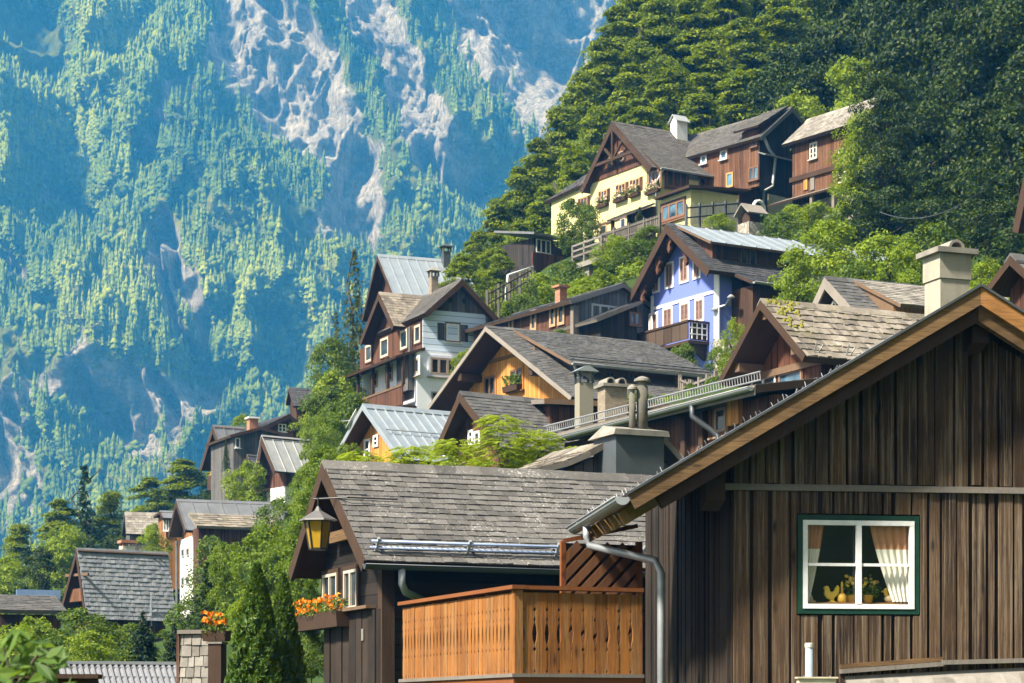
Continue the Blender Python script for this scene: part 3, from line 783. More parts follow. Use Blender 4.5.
x, z = h.g(366, 613); mb = MB(); mb.box(x - .05, h.wy0 - .06, z - .42, x + .03, h.wy0 - .045, z - .24); mb.build('switch_box', plain('box_plastic', (.22, .22, .19), .5), h.root)
# snow rail
def snowrail(h, pxa, pxb, mat, gap=.14, sd='r', n=4):
    s_ = Vector((h.xr, 0, h.zr - h.ha)).normalized(); nn = Vector((-s_.z, 0, s_.x)); nn = nn if nn.z > 0 else -nn
    xe = h.xr
    return s_, nn
s_, nn = snowrail(h, 0, 0, None); base = Vector((h.xr, 0, h.zr)) - s_ * .26
ya = .12; yb = h.L - .15; mb = MB()
for k in (0, 1): mb.tube([base + nn * (.07 + .11 * k) + Vector((0, ya, 0)), base + nn * (.07 + .11 * k) + Vector((0, yb, 0))], .022, 8)
rail = mb.build('snow_rail', M_guard, h.root, smooth=True)
for i in range(5):
    yy = ya + .1 + (yb - ya - .2) * i / 4; mb = MB(); p = base + Vector((0, yy, 0)); mb.bar(p, p + nn * .24, .035, .05); mb.bar(p - s_ * .2 + nn * .03, p + nn * .16, .03, .03); mb.build('bracket', M_zinc, rail, h.fr)
mb = MB()
for i in range(60):
    yy = ya + (yb - ya) * i / 60; p = base + Vector((0, yy, 0)); mb.tube([p + nn * .07, p + nn * .18 + Vector((0, .04, 0))], .006, 4)
mb.build('infill', M_wire, rail, h.fr)
mb = MB(); g0 = Vector((h.xr + .07, -.05, h.zr - .05)); g1 = Vector((h.xr + .07, h.L, h.zr - .07)); mb.gutter(g0, g1, .075); gut = mb.build('gutter', M_zincd, h.root, smooth=True)
mb = MB()
q = h.r(402, 574, h.xr + .07); y_ = q[0]
mb.tube([(h.xr + .07, y_, h.zr - .1), (h.xr + .06, y_, h.zr - .32), (h.xr + .0, y_ + .08, h.zr - .44), (h.wx1 + .08, y_ + .5, h.zr - .52)], .055, 10); mb.build('downpipe', M_zinc, gut, h.fr, smooth=True)
# lantern on its bracket (hangs from the cottage : a thing of its own)
L0 = h.inv @ P(318, 515, (h.fr @ Vector((0, -.25, 0))).y - .4)
Lw = P(318, 548, 33.2)
t = empty('street_lantern', 'yellow glass lantern with conical hood hanging from the cottage gable', 'lantern', frame_at(Lw, h.yaw))
amber = plain('amber_glass', (.42, .25, .018), .15, .2, 3.0); blk = metal('black_iron', (.04, .038, .035), .5, .3)
mb = MB(); mb.lathe([(.13, .0), (.20, .40)], n=6); mb.build('glass', amber, t)
mb = MB()
for j in range(6):
    th = 2 * math.pi * j / 6; c, s1 = math.cos(th), math.sin(th); mb.bar((.135 * c, .135 * s1, -.01), (.208 * c, .208 * s1, .41), .02, .02)
mb.lathe([(.14, -.03), (.145, -.005)], n=6); mb.build('cage', blk, t)
mb = MB(); mb.lathe([(.30, .405), (.285, .43), (.06, .56), (.035, .60), (.02, .63)], n=6); mb.build('hood', metal('hood_iron', (.16, .15, .14), .6, .3, rust=(.2, .13, .08)), t)
mb = MB(); mb.tube([(0, 0, .62), (0, 0, .76)], .012, 6); mb.tube([(-.25, 0, .76), (.2, .4, .76), (.2, 1.2, .76)], .014, 6); mb.build('bracket', blk, t)
FLOWERBOX = []
def flower_box(h_, a0, a1, z, face, label, n=60, colr='orange', hh=.2, depth=.2, boxm=None, val=None):
    fn = h_.plane(face, val); o = Vector(fn((a0 + a1) / 2, z, .03 + depth / 2))
    rot = Matrix.Identity(4) if face == 'g' else Matrix.Rotation(R_(90 if face == 'r' else -90), 4, 'Z')
    t = empty('flower_box', label, 'flower box', h_.fr @ Matrix.Translation(o) @ rot)
    w = (a1 - a0) / 2; d = depth / 2
    mb = MB(); mb.hexa([(-w, -d * .8, -hh), (w, -d * .8, -hh), (w, d, -hh), (-w, d, -hh)], [(-w - .02, -d, 0), (w + .02, -d, 0), (w + .02, d, 0), (-w - .02, d, 0)])
    mb.build('planter', boxm or W_dark, t); FLOWERBOX.append((t, w, d, n, colr)); return t
a0, a1, z0_, z1_ = h.rect('g', 305, 613, 352, 632)
flower_box(h, a0, a1, z0_ + .28, 'g', 'long dark flower box of orange blooms below the log cottage windows', 220, 'orange', .24, .24)
def chimney(root, fr, w, d, h0, h1, mat, capm=None, cap='slab', fr_is_local=None, pipes=0, name='chimney'):
    """fr: frame at the chimney's foot centre"""
    mb = MB(); mb.box(-w / 2, -d / 2, h0, w / 2, d / 2, h1); o = mb.build(name, mat, root, fr)
    capm = capm or C_conc; mb = MB()
    if cap == 'slab': mb.box(-w / 2 - .1, -d / 2 - .1, h1 + .002, w / 2 + .1, d / 2 + .1, h1 + .09)
    elif cap == 'hood':
        for sx in (-1, 1):
            for sy in (-1, 1): mb.box(sx * w / 2 - .04 * sx, sy * d / 2 - .04 * sy, h1 + .002, sx * w / 2 + .04 * sx, sy * d / 2 + .04 * sy, h1 + .25)
        mb.hexa([(-w / 2 - .12, -d / 2 - .12, h1 + .25), (w / 2 + .12, -d / 2 - .12, h1 + .25), (w / 2 + .12, d / 2 + .12, h1 + .25), (-w / 2 - .12, d / 2 + .12, h1 + .25)],
                [(-w * .2, -d * .2, h1 + .42), (w * .2, -d * .2, h1 + .42), (w * .2, d * .2, h1 + .42), (-w * .2, d * .2, h1 + .42)])
    elif cap == 'arch':
        mb.box(-w / 2 - .08, -d / 2 - .08, h1 + .002, w / 2 + .08, d / 2 + .08, h1 + .07)
        n = 8; r = w * .36
        for j in range(n):
            a0, a1 = math.pi * j / n, math.pi * (j + 1) / n
            P0 = [(r * math.cos(a), r * math.sin(a)) for a in (a0, a1)]; P1 = [(r * .78 * math.cos(a), r * .78 * math.sin(a)) for a in (a0, a1)]
            mb.hexa([(P0[0][0], -d / 2, h1 + .07 + P0[0][1]), (P0[1][0], -d / 2, h1 + .07 + P0[1][1]), (P1[1][0], -d / 2, h1 + .07 + P1[1][1]), (P1[0][0], -d / 2, h1 + .07 + P1[0][1])],
                    [(P0[0][0], d / 2, h1 + .07 + P0[0][1]), (P0[1][0], d / 2, h1 + .07 + P0[1][1]), (P1[1][0], d / 2, h1 + .07 + P1[1][1]), (P1[0][0], d / 2, h1 + .07 + P1[0][1])])
    mb.build('chimney_cap', capm, o)
    return o
def chim_px(h_, px, pyt, pyb, wpx, Y, mat, yaw=None, **k):
    """chimney whose visible shaft spans pyt..pyb at column px, distance Y, as a part of h_"""
    b = P(px, pyb, Y); w = wpx * Y / F * .82; hh = (pyb - pyt) * Y / F
    return chimney(h_.root, frame_at(b, h_.yaw if yaw is None else yaw), w, w, -1.2, hh, mat, **k)

# ================================================================ 3. shake-roofed brown house
h = House('shake_roof_house', 'red brown house with mossy shake roof peeking over the near board house', 'house',
          (761, 301), 50, E=(914, 316), Lp=(719, 381), Rp=(806, 356), length=9, drop=7.5, of=.8, ol=.5, orr=.6, th=.16)
SH = h
h.body(W_redV); h.roof(T_shake, 'tile', tw=.17, tl=.24, tth=.035, edge=W_dark, bw=.16, jit=.3)
ztr = h.g(780, 371)[1]; mb = MB(); mb.box(h.wx0 - .05, h.wy0 - .10, ztr - .1, h.wx1 + .1, h.wy0 - .002, ztr + .06); mb.build('trim_beam', W_brownL, h.root)
mb = MB(); boards(h.wx0 + .1, h.wx1 - .1, ztr + .07, lambda x: h.roofz(x) - .32, mb, .26, .2, .04, fn=h.plane('g')); mb.build('gable_boards', wood('red_board', (.04, .014, .008), (.15, .06, .03), axis='I', streak=.6), h.root)
h.purlins(W_brownL, [0, h.wx0 * .9, h.wx1 * .95], .2, .1)
h.window('g', (752, 377, 777, 412), frame=(.72, .70, .64), nx=2, ny=2, casing=W_redV, cw=.08)
h.window('g', (780, 371, 803, 396), frame=(.25, .17, .12), nx=1, ny=1, casing=W_redV, cw=.06, pane=glass_dark('sky_glass', (.06, .12, .17)))
x, z = h.g(764, 354); mb = MB(); mb.prism([(x + .11 * math.cos(a * .5236), z + .17 * math.sin(a * .5236)) for a in range(12)], lambda a, b: (a, h.wy0 - .07, b), lambda a, b: (a, h.wy0 - .045, b)); mb.build('oval_plaque', plain('plaque', (.7, .68, .6), .6), h.root)
mb = MB(); k_ = random.Random(3)
for i in range(60):
    u = k_.random() ** 2 * .5; yy = .1 + k_.random() * .9 * (1 - u); p = Vector((h.xr * u, yy, h.ha + (h.zr - h.ha) * u + .05)); r_ = k_.uniform(.03, .075); mb.lathe([(r_, -.04), (r_ * .8, .005), (r_ * .3, .02)], p, 7)
mb.build('moss', plain('yellow_moss', (.22, .21, .03), .95, .5), h.root)['kind'] = 'stuff'
mb = MB()
for i in range(10):
    yy = .3 + i * .85; p = Vector((h.xr - .12, yy, h.zr + .12)); mb.tube([p, p + Vector((.06, .03, .22))], .02, 4); mb.tube([p + Vector((0, .12, 0)), p + Vector((.04, .2, .18))], .016, 4)
mb.build('snow_hook', M_wire, h.root)

# ================================================================ 4. long lean-to house with snow grating, seen under its eave
A = P(752, 386, 47.5); B = P(540, 438, 47.5 * (HZ - 386) / (HZ - 438))
v = B - A; LL = math.hypot(v.x, v.y); yaw4 = math.degrees(math.atan2(v.x, v.y)); fr4 = frame_at(Vector((A.x, A.y, A.z - 5)), yaw4)
t = empty('eaves_house', 'long brown house with low eave and snow grating behind the grey chimney', 'house', fr4)
EH = t; ya, yb = -.15, LL
# local x negative = camera side (left), eave at x=0, roof rises toward +x
mb = MB(); c = [(0, yb, 5), (0, ya, 5), (2.2, ya, 5.35), (2.2, yb, 5.35)]; mb.slab(c, .16, 0, 1); mb.tiles(c, .3, .3, .025); mb.build('roof', [T_slate, W_soffit], t)
mb = MB(); mb.box(.55, ya + .1, 0, 2.1, yb - .3, 4.86); mb.build('wall', W_redV, t)
mb = MB()
for k in (.10, .28): mb.tube([(.12, ya, 5.02 + k), (.12, yb, 5.02 + k)], .02, 6)
for i in range(int((yb - ya) / .11)): y_ = ya + i * .11; mb.tube([(.12, y_, 5.10), (.12, y_ + .03, 5.28)], .008, 4)
mb.build('snow_grating', M_wire, t)
mb = MB(); mb.box(-.03, ya, 4.78, -.002, yb, 5.0); mb.build('fascia', W_greyN, t)
mb = MB(); mb.gutter((-.13, ya, 4.95), (-.13, yb, 4.86), .085); gt = mb.build('gutter', M_zinc, t, smooth=True)
def e4(px, py, xx):
    i4 = fr4.inverted(); o = i4 @ Vector((0, 0, 0)); d = i4.to_3x3() @ ray(px, py); return o + d * ((xx - o.x) / d.x)
q = e4(692, 406, -.13); mb = MB(); mb.tube([(-.13, q.y, 4.86), (-.13, q.y, 4.62), (.2, q.y - .25, 4.3), (.42, q.y - .35, 4.1), (.42, q.y - .35, 2.4)], .065, 8); mb.build('downpipe', M_zincd, gt, fr4, smooth=True)
def e4rect(px0, py0, px1, py1, xx=.55):
    cy = (py0 + py1) / 2; cx = (px0 + px1) / 2; a = e4(px0, cy, xx).y; b = e4(px1, cy, xx).y; return min(a, b), max(a, b), e4(cx, py1, xx).z, e4(cx, py0, xx).z
a0, a1, z0_, z1_ = e4rect(729, 393, 741, 425, .5); mb = MB(); mb.box(.44, a0, z0_, .54, a1, z1_ + .05); mb.build('door', W_orange, t)
fn4 = lambda a, z, n: (.55 - n, a, z)
a0, a1, z0_, z1_ = e4rect(716, 408, 727, 432); window(t, fn4, a0, a1, z0_, z1_, frame=(.35, .22, .14), nx=1, ny=1, casing=W_brownL)
for pa in (708, 690, 640): a0 = e4(pa, 420, .55).y; mb = MB(); mb.box(.40, a0, 1.2, .548, a0 + .18, 4.8); mb.build('post', W_dark, t)

# ================================================================ 5. grey chimney house behind the cottage ridge
fr5 = frame_at(P(640, 500, 39), -24); t = empty('chimney_house', 'small grey board house with curled shingle roof and big clad chimney', 'house', fr5)
i5 = fr5.inverted(); s5 = 39 / F
def q5(px, py, yy=0.0): o = i5 @ Vector((0, 0, 0)); d = i5.to_3x3() @ ray(px, py); return o + d * ((yy - o.y) / d.y)
a = q5(616, 477); b = q5(664, 477); zt5 = q5(640, 436).z; w5 = (b.x - a.x)
c5 = fr5 @ Matrix.Translation(((a.x + b.x) / 2, .45, 0))
mb = MB(); mb.box(-w5 / 2, -.45, -2.2, w5 / 2, .45, zt5); ch = mb.build('chimney', C_concd, t, c5)
mb = MB(); e = .08; mb.hexa([(-w5 / 2 - e, -.45 - e, zt5 + .002), (w5 / 2 + e, -.45 - e, zt5 + .002), (w5 / 2 + e, .45 + e, zt5 + .002), (-w5 / 2 - e, .45 + e, zt5 + .002)],
        [(-w5 / 2 - e + .03, -.45 - e, zt5 + .10), (w5 / 2 + e - .03, -.45 - e, zt5 + .10), (w5 / 2 - .14, .35, zt5 + .26), (-w5 / 2 + .14, .35, zt5 + .26)]); mb.build('chimney_cap', C_conc, ch)
for px, r, tp in ((633, .06, 386), (643, .10, 378)):
    x = q5(px, 432, .4).x - (a.x + b.x) / 2; zt_ = q5(px, tp, .4).z; mb = MB()
    mb.lathe([(r, zt5 + .05), (r, zt_ - .14)], (x, -.02, 0), 14); pp = mb.build('flue_pipe', plain('flue_concrete', (.14, .13, .10), .9, .7, 2.5), ch, smooth=True)
    mb = MB(); mb.lathe([(r * .7, zt_ - .14), (r * .7, zt_ - .06), (r * 1.5, zt_ - .06), (r * 1.45, zt_ - .02), (r * .7, zt_ + .02), (r * .2, zt_ + .035)], (x, -.02, 0), 14); mb.build('flue_cap', C_conc, pp)
# curled roof left of the chimney and a short one to its right
def curled(pts, dep, mat, nm):
    mb = MB()
    for i in range(len(pts) - 1):
        A_, B_ = pts[i], pts[i + 1]; c = [(A_.x, 0.5, A_.z), (B_.x, .5, B_.z), (B_.x, .5 + dep, B_.z + .05), (A_.x, .5 + dep, A_.z + .05)]
        mb.slab([Vector(q) for q in c], .09, 0, 1); n = Vector((-(B_.z - A_.z), 0, B_.x - A_.x)).normalized()
        mb.tiles([Vector(c[0]), Vector(c[3]), Vector(c[2]), Vector(c[1])], .22, .22, .03)
    return mb.build(nm, [T_shake, W_greyN], t)
curled([q5(524, 470), q5(552, 465), q5(580, 458), q5(603, 448), q5(622, 437)], 2.4, T_shake, 'roof')
curled([q5(662, 425), q5(680, 436), q5(694, 452), q5(706, 472)], 2.0, T_shake, 'roof')
mb = MB(); pl5 = [(q5(556, 500).x, -2), (q5(700, 500).x, -2), (q5(692, 460).x, q5(692, 460).z - .1), (q5(664, 432).x, q5(664, 432).z - .1), (q5(615, 446).x, q5(615, 446).z - .1), (q5(578, 463).x, q5(578, 463).z - .1), (q5(556, 470).x, q5(556, 470).z - .1)]
mb.prism(pl5, lambda x, z: (x, .75, z), lambda x, z: (x, 2.7, z)); mb.build('wall', W_grey, t)

# ================================================================ 6. small slate house and its lean-to
h = House('slate_hut', 'small red brown gabled house with dark slate roof behind the bright maple', 'house', (460, 393), 62, E=(548, 401.5), Lp=(434, 452), Rp=('d', 2.1, -1.75), length=6, drop=4.5, of=.5, th=.13)
h.body(W_redV); h.roof(T_slate2, 'tile', tw=.2, tl=.17, edge=W_dark, bw=.2)
for pr in ((444, 439, 450, 456), (469, 430, 474, 445), (475, 431, 481, 448)): h.window('g', pr, frame=WH, fw=.07, nx=1, ny=2, sill=False)
h.purlins(W_dark, [0], .2, .1)
a0, a1, z0_, z1_ = h.rect('g', 457, 432, 468, 470); mb = MB(); mb.box(a0, h.wy0 - .06, z0_, a1, h.wy0 - .003, z1_); mb.build('door', W_dark, h.root)
fr6 = frame_at(P(572, 428, 64), 72); t = empty('sheet_roof_shed', 'low red brown shed with grey sheet roof between slate house and chimneys', 'shed', fr6)
i6 = fr6.inverted()
mb = MB(); mb.slab([(1.6, -1.4, .55), (1.6, 2.6, .55), (-2.2, 2.6, 1.0), (-2.2, -1.4, 1.0)], .12, 0, 1); mb.build('roof', [M_grey, W_greyN], t)
mb = MB(); mb.prism([(-1.9, -2.5), (1.2, -2.5), (1.2, .44), (-1.9, .83)], lambda x, z: (x, -1.1, z), lambda x, z: (x, 2.4, z)); mb.build('wall', W_redV, t)
mb = MB(); mb.box(1.62, -1.42, .42, 1.68, 2.62, .57); mb.build('fascia', W_brownL, t)

# ================================================================ 7. metal roofed larch house
h = House('metal_roof_house', 'larch boarded house with blue grey standing seam roof and satellite dish', 'house', (363, 405.5), 68, E=(446, 413), Lp=(335, 456), Rp=(401, 459), length=5.2, drop=6, of=.55, th=.12)
h.body(W_orange); h.roof(M_blue, 'metal', edge=M_blue, bw=.12, seam=.34, ridge=True)
for pr in ((365, 439, 371, 460), (374, 435, 379, 447), (350, 458, 354, 468)): h.window('g', pr, frame=WH, fw=.07, nx=1, ny=2, sill=False)
h.purlins(W_brownL, [h.wx0 * .9, h.wx1 * .9], .2, .1)
mb = MB(); s_ = Vector((h.xr, 0, h.zr - h.ha)).normalized(); nn = Vector((-s_.z, 0, s_.x)); nn = nn if nn.z > 0 else -nn
for u in (.5, .85):
    p = Vector((0, 0, h.ha)) + Vector((h.xr, 0, h.zr - h.ha)) * u; mb.tube([p + nn * .1 + Vector((0, .1, 0)), p + nn * .1 + Vector((0, h.L - .1, 0))], .02, 5)
mb.build('snow_rail', M_zinc, h.root)
def dish(h_, px, py, label, r=.35, face='g', val=None):
    a, z = {'g': h_.g, 'r': h_.r}[face](px, py, val); fn = h_.plane(face, val); t = empty('satellite_dish', label, 'satellite dish', h_.fr @ Matrix.Translation(fn(a, z, .4)))
    mb = MB(); mb.lathe([(.02, -.02), (r * .5, .02), (r, .10), (r * .98, .115), (r * .5, .04), (.02, 0)], n=16); o = mb.build('reflector', plain('dish_paint', (.62, .62, .60), .5, .15), t, smooth=True)
    o.rotation_euler = (R_(62), 0, R_(-25)); mb = MB(); mb.tube([(0, .4, -.1), (0, .02, 0)], .025, 6); mb.tube([(0, 0, 0), (-.12, -.4, -.05)], .014, 5); mb.build('arm', M_zinc, t); return t
dish(h, 365, 421, 'pale satellite dish on the gable of the metal roofed larch house')

# ================================================================ 8. larch gabled house with grey roofs (middle)
h = House('larch_house', 'broad golden larch gabled house with grey roof and long dormer in the middle', 'house', (486, 327), 76, E=(603, 339), Lp=(424, 413), Rp=(572, 397), length=6.6, drop=8.5, of=.95, ol=.8, orr=.5, th=.16)
LH = h
h.body(W_orange); h.roof(T_slate2, 'tile', tw=.2, tl=.17, edge=W_paleedge, bw=.14, under=W_dark)
for pr in ((485, 376, 496, 396), (511, 369, 523, 389)): h.window('g', pr, frame=BR, fw=.08, nx=2, ny=1, sill=True, casing=W_orange, cw=.08)
zt = h.g(490, 362)[1]; mb = MB(); mb.box(h.wx0 * .62, h.wy0 - .05, zt - .06, h.wx1 * .35, h.wy0 - .003, zt + .05); mb.build('belt_board', W_verge, h.root)
h.purlins(W_dark, [h.wx0 * .55, h.wx1 * .55], .26, .1)
a0, a1, z0_, z1_ = h.rect('g', 509, 386, 523, 391); flower_box(h, a0, a1, z1_, 'g', 'green trailing flower box under the right larch gable window', 60, 'green', .2, .25)
y0d = h.r(511, 328.5, 0)[0]; q = h._hit(571, 362, 1, y0d)
xw = h.dormer(.05, y0d, h.L + .3, q.x, q.z, T_slate2, W_brownL, W_brownL, T_dark, 'tile', ov=.5, fo=.45, tw=.2, tl=.17)
for pr in ((605, 371, 614, 386), (628, 372, 638, 388)): h.window('r', pr, val=xw, frame=(.2, .1, .06), nx=2, ny=1, sill=False)
mb = MB(); mb.gutter((q.x + .08, y0d, q.z - .03), (q.x + .08, h.L + .3, q.z - .06), .08); mb.tube([(q.x + .05, y0d + .1, q.z - .1), (xw + .1, y0d + .6, q.z - .5), (xw + .1, y0d + .6, q.z - 1.6)], .05, 7); mb.build('gutter', M_zinc, h.root, smooth=True)
mb = MB(); 
for k in (.08, .18): mb.tube([(q.x - .25, y0d + .1, q.z + k + .06), (q.x - .25, h.L + .2, q.z + k + .06)], .02, 5)
mb.build('snow_rail', M_zincd, h.root)

# ---- the two chimney stacks in front of the larch house
fr = frame_at(P(584, 402, 60), -20); t = empty('chimney_stack', 'cream rendered chimney with an arched metal hood beside the brick one', 'chimney', fr)
s = 60 / F
mb = MB(); mb.box(-.20, -.18, -3.0, .20, .18, .50); mb.build('shaft', plaster('cream_render', (.27, .245, .19)), t)
mb = MB()
for sx in (-1, 1):
    for sy in (-1, 1): mb.box(sx * .19 - .03, sy * .17 - .03, .502, sx * .19 + .03, sy * .17 + .03, .80)
mb.build('hood_post', M_zincd, t)
mb = MB(); mb.hexa([(-.33, -.3, .802), (.33, -.3, .802), (.33, .3, .802), (-.33, .3, .802)], [(-.06, -.3, .95), (.06, -.3, .95), (.06, .3, .95), (-.06, .3, .95)]); mb.build('hood', M_zinc, t)
mb = MB()
n = 8
for j in range(n):
    a_, b_ = math.pi * j / n, math.pi * (j + 1) / n; mb.face([(.04 + .16 * math.cos(a_), -.22, .585 + .18 * math.sin(a_)), (.04 + .16 * math.cos(b_), -.22, .585 + .18 * math.sin(b_)), (.04 + .16 * math.cos(b_), .2, .585 + .18 * math.sin(b_)), (.04 + .16 * math.cos(a_), .2, .585 + .18 * math.sin(a_))])
mb.build('flue_cover', M_zinc, t, smooth=True)
fr = frame_at(P(613, 408, 58), -20); t = empty('chimney_stack', 'pale brick chimney with two rounded cowls on its slab', 'chimney', fr)
mb = MB(); mb.box(-.33, -.26, -3.0, .29, .26, .52); mb.build('shaft', B_pale, t); mb = MB(); mb.box(-.41, -.34, .522, .37, .34, .60); mb.build('slab', C_conc, t)
for xo in (-.18, .14):
    mb = MB(); r = .13
    for j in range(8):
        a_, b_ = math.pi * j / 8, math.pi * (j + 1) / 8
        A0, A1 = (xo + r * math.cos(a_), .602 + r * 1.3 * math.sin(a_)), (xo + r * math.cos(b_), .602 + r * 1.3 * math.sin(b_)); B0, B1 = (xo + r * .75 * math.cos(a_), .602 + r * math.sin(a_)), (xo + r * .75 * math.cos(b_), .602 + r * math.sin(b_))
        mb.hexa([(A0[0], -.3, A0[1]), (A1[0], -.3, A1[1]), (B1[0], -.3, B1[1]), (B0[0], -.3, B0[1])], [(A0[0], .3, A0[1]), (A1[0], .3, A1[1]), (B1[0], .3, B1[1]), (B0[0], .3, B0[1])])
    mb.build('cowl', C_conc, t)

# ================================================================ 9. white and brown house with the big metal roof
h = House('shuttered_house', 'tall white and brown timber house with shuttered window and blue metal roof behind', 'house', (462.5, 279.5), 95, yaw=-25, Lp=(424, 313.5), Rp=(499, 319), length=5.6, drop=7.5, of=.5, ol=.15, orr=.35, th=.16)
WHs = h
zf1 = h.g(455, 353)[1]; zf2 = h.g(455, 312)[1]
sid = wood('pale_blue_siding', (.52, .64, .80), (.68, .78, .92), .26, 'H', streak=.3)
h.body(W_redV, zf1 - .02, 99, 'side_wall', -.03)
pl = clipz(h.poly(0), zf1, zf2); mb = MB(); mb.prism(pl, lambda x, z: (x, h.wy0 - .02, z), lambda x, z: (x, h.wy0 + .02, z)); mb.build('siding', sid, h.root)
pl = clipz(h.poly(0), zf2 + .004, 99); mb = MB(); mb.prism(pl, lambda x, z: (x, h.wy0 - .03, z), lambda x, z: (x, h.wy0 + .02, z)); mb.build('gable_boards', W_grey, h.root)
xw0, _ = h.g(416, 380); h.box('wall', PL_lav, xw0 + .0, h.wy0 - .1, -3, h.wx1, h.wy1, zf1 - .03)
h.roof(T_brownslate, 'tile', tw=.2, tl=.18, edge=W_dark, bw=.22, under=W_dark)
h.window('g', (446, 324, 459, 341), frame=WH, fw=.07, nx=1, ny=1, casing=W_brownL, cw=.06, shut=W_grey, sw=.33)
gv = h.wy0 - .1
h.window('g', (430, 358, 456, 375), val=gv, frame=(.33, .26, .2), fw=.09, nx=3, ny=1, casing=plain('pale_surround', (.66, .69, .8), .8), cw=.1)
h.window('l', (412.5, 359, 419.5, 374), val=xw0, frame=(.36, .29, .2), fw=.09, nx=2, ny=1, casing=plain('pale_surround', (.66, .69, .8), .8), cw=.1)
a0, a1, z0_, z1_ = h.rect('g', 431, 392, 446, 408, gv); window(h.root, h.plane('g', gv), a0, a1, z0_, z1_, frame=(.3, .28, .25), nx=2, ny=1)
for px, py in ((450, 300), (464, 301)):
    x, z = h.g(px, py, h.wy0 - .03); mb = MB(); mb.prism([(x + .1 * math.cos(a * .785), z + .13 * math.sin(a * .785)) for a in range(8)], lambda a, b: (a, h.wy0 - .05, b), lambda a, b: (a, h.wy0 - .032, b)); mb.build('vent_hole', plain('hole', (.02, .02, .02)), h.root)
x, z = h.g(437, 300); chim_px(h, 433.5, 277, 296, 9, 98, B_pale, cap='hood')
# left (downhill) facade : red brown boards, cross gable, balcony
for pr in ((415, 325, 421, 343), (401, 330, 408, 349), (381, 338, 389, 357), (366, 345, 372, 362)):
    h.window('l', pr, val=h.wx0 + .03, frame=(.55, .47, .36), fw=.1, nx=1, ny=1, casing=W_redV, cw=.06, sill=False)
y2 = h.l(378, 320)[0]; c2 = h.fr @ Vector((h.wx0 - .55, y2, 0)); zc = h.l(379, 293, h.wx0 - .55)[1]
Yc = c2.y
ap = h.fr @ Vector((h.wx0 - .55, h.l(379, 293, h.wx0 - .55)[0], zc))
g2 = House('x', '', '', (CX + ap.x * F / ap.y, HZ - ap.z * F / ap.y), ap.y, yaw=h.yaw + 90, Lp=(360, 342), Rp=(394, 326), length=4.6, drop=zc, of=.57, ol=.3, orr=.2, th=.16, root=h.root)
g2.body(W_redV, zf1 - .02); g2.roof(T_shake, 'tile', tw=.2, tl=.18, edge=W_dark, bw=.25, under=W_dark)
# far wing's wall runs on behind, as long as the photograph shows it
yfar = h.l(359, 360)[0]; h.box('side_wall', W_redV, h.wx0 + .035, h.wy1 + .01, zf1, h.wx0 + 3.5, max(yfar, h.wy1 + .3), h.zl - .3)
# balcony
zb0 = h.l(414, 384, h.wx0 - 1.0)[1]; yb0 = h.l(402, 380, h.wx0 - 1.0)[0]; yb1 = h.l(343, 404, h.wx0 - 1.0)[0]
zr_ = zb0 + .62; xb = h.wx0 - 1.0
mb = MB(); mb.box(xb, yb0, zb0 - .85, h.wx0 + .05, yb1, zb0 - .7); bal = mb.build('balcony', W_dark, h.root)
mb = MB(); mb.box(xb, yb0, zb0 - .68, xb + .06, yb1, zb0 + .1); mb.box(xb + .062, yb1 - .06, zb0 - .68, h.wx0, yb1, zb0 + .1); mb.build('parapet', W_redV, bal, h.fr)
mb = MB(); mb.box(xb - .03, yb0, zb0 + .102, xb + .1, yb1, zb0 + .19); mb.build('rail', W_brownL, bal, h.fr)
for i in range(5):
    y_ = yb0 + (yb1 - yb0) * i / 4; mb = MB(); mb.box(xb, y_ - .07, zb0 + .192, xb + .12, y_ + .07, zf1 - .12); mb.build('post', W_dark, bal, h.fr)
mb = MB(); mb.slab([(xb - .35, yb1 + .4, zf1 - .35), (xb - .35, yb0 - .1, zf1 - .35), (h.wx0 + .02, yb0 - .1, zf1 + .12), (h.wx0 + .02, yb1 + .4, zf1 + .12)], .1); mb.build('canopy', W_dark, bal, h.fr)
h.box('balcony_wall', PL_white, h.wx0 + .04, h.wy1 + .02, -4, h.wx0 + 3.4, yfar - .3, zf1 - .02)
a0, a1, z0_, z1_ = h.rect('l', 397, 356, 408.5, 392, h.wx0 - .6); h.box('closet', W_grey, h.wx0 - .62, a0, z0_, h.wx0 - .002, a1, z1_)
for pr in ((386, 365, 393, 382), (371, 372, 378, 388)): h.window('l', pr, val=xw0, frame=(.4, .3, .2), fw=.09, nx=1, ny=2, sill=False)
mb = MB(); q = h.l(410, 330, h.wx0 - .1); mb.tube([(h.wx0 - .12, q[0], h.zl - .3), (h.wx0 - .12, q[0], zf1 - 2.6)], .06, 7); mb.build('downpipe', M_grey, h.root)
# the big metal roof behind
g3 = House('x', '', '', (377.5, 255), 112, E=(470, 262.5), Lp=(362, 320), Rp=('d', 4.2, -4.0), length=4.6, drop=12, of=.6, ol=.5, orr=.4, th=.15, root=h.root)
g3.body(W_redV); g3.roof(M_blue, 'metal', edge=W_dark, bw=.2, seam=.5, under=W_dark)
chim_px(g3, 446, 252, 262, 9, 113, M_zincd, cap='hood', capm=M_zincd)
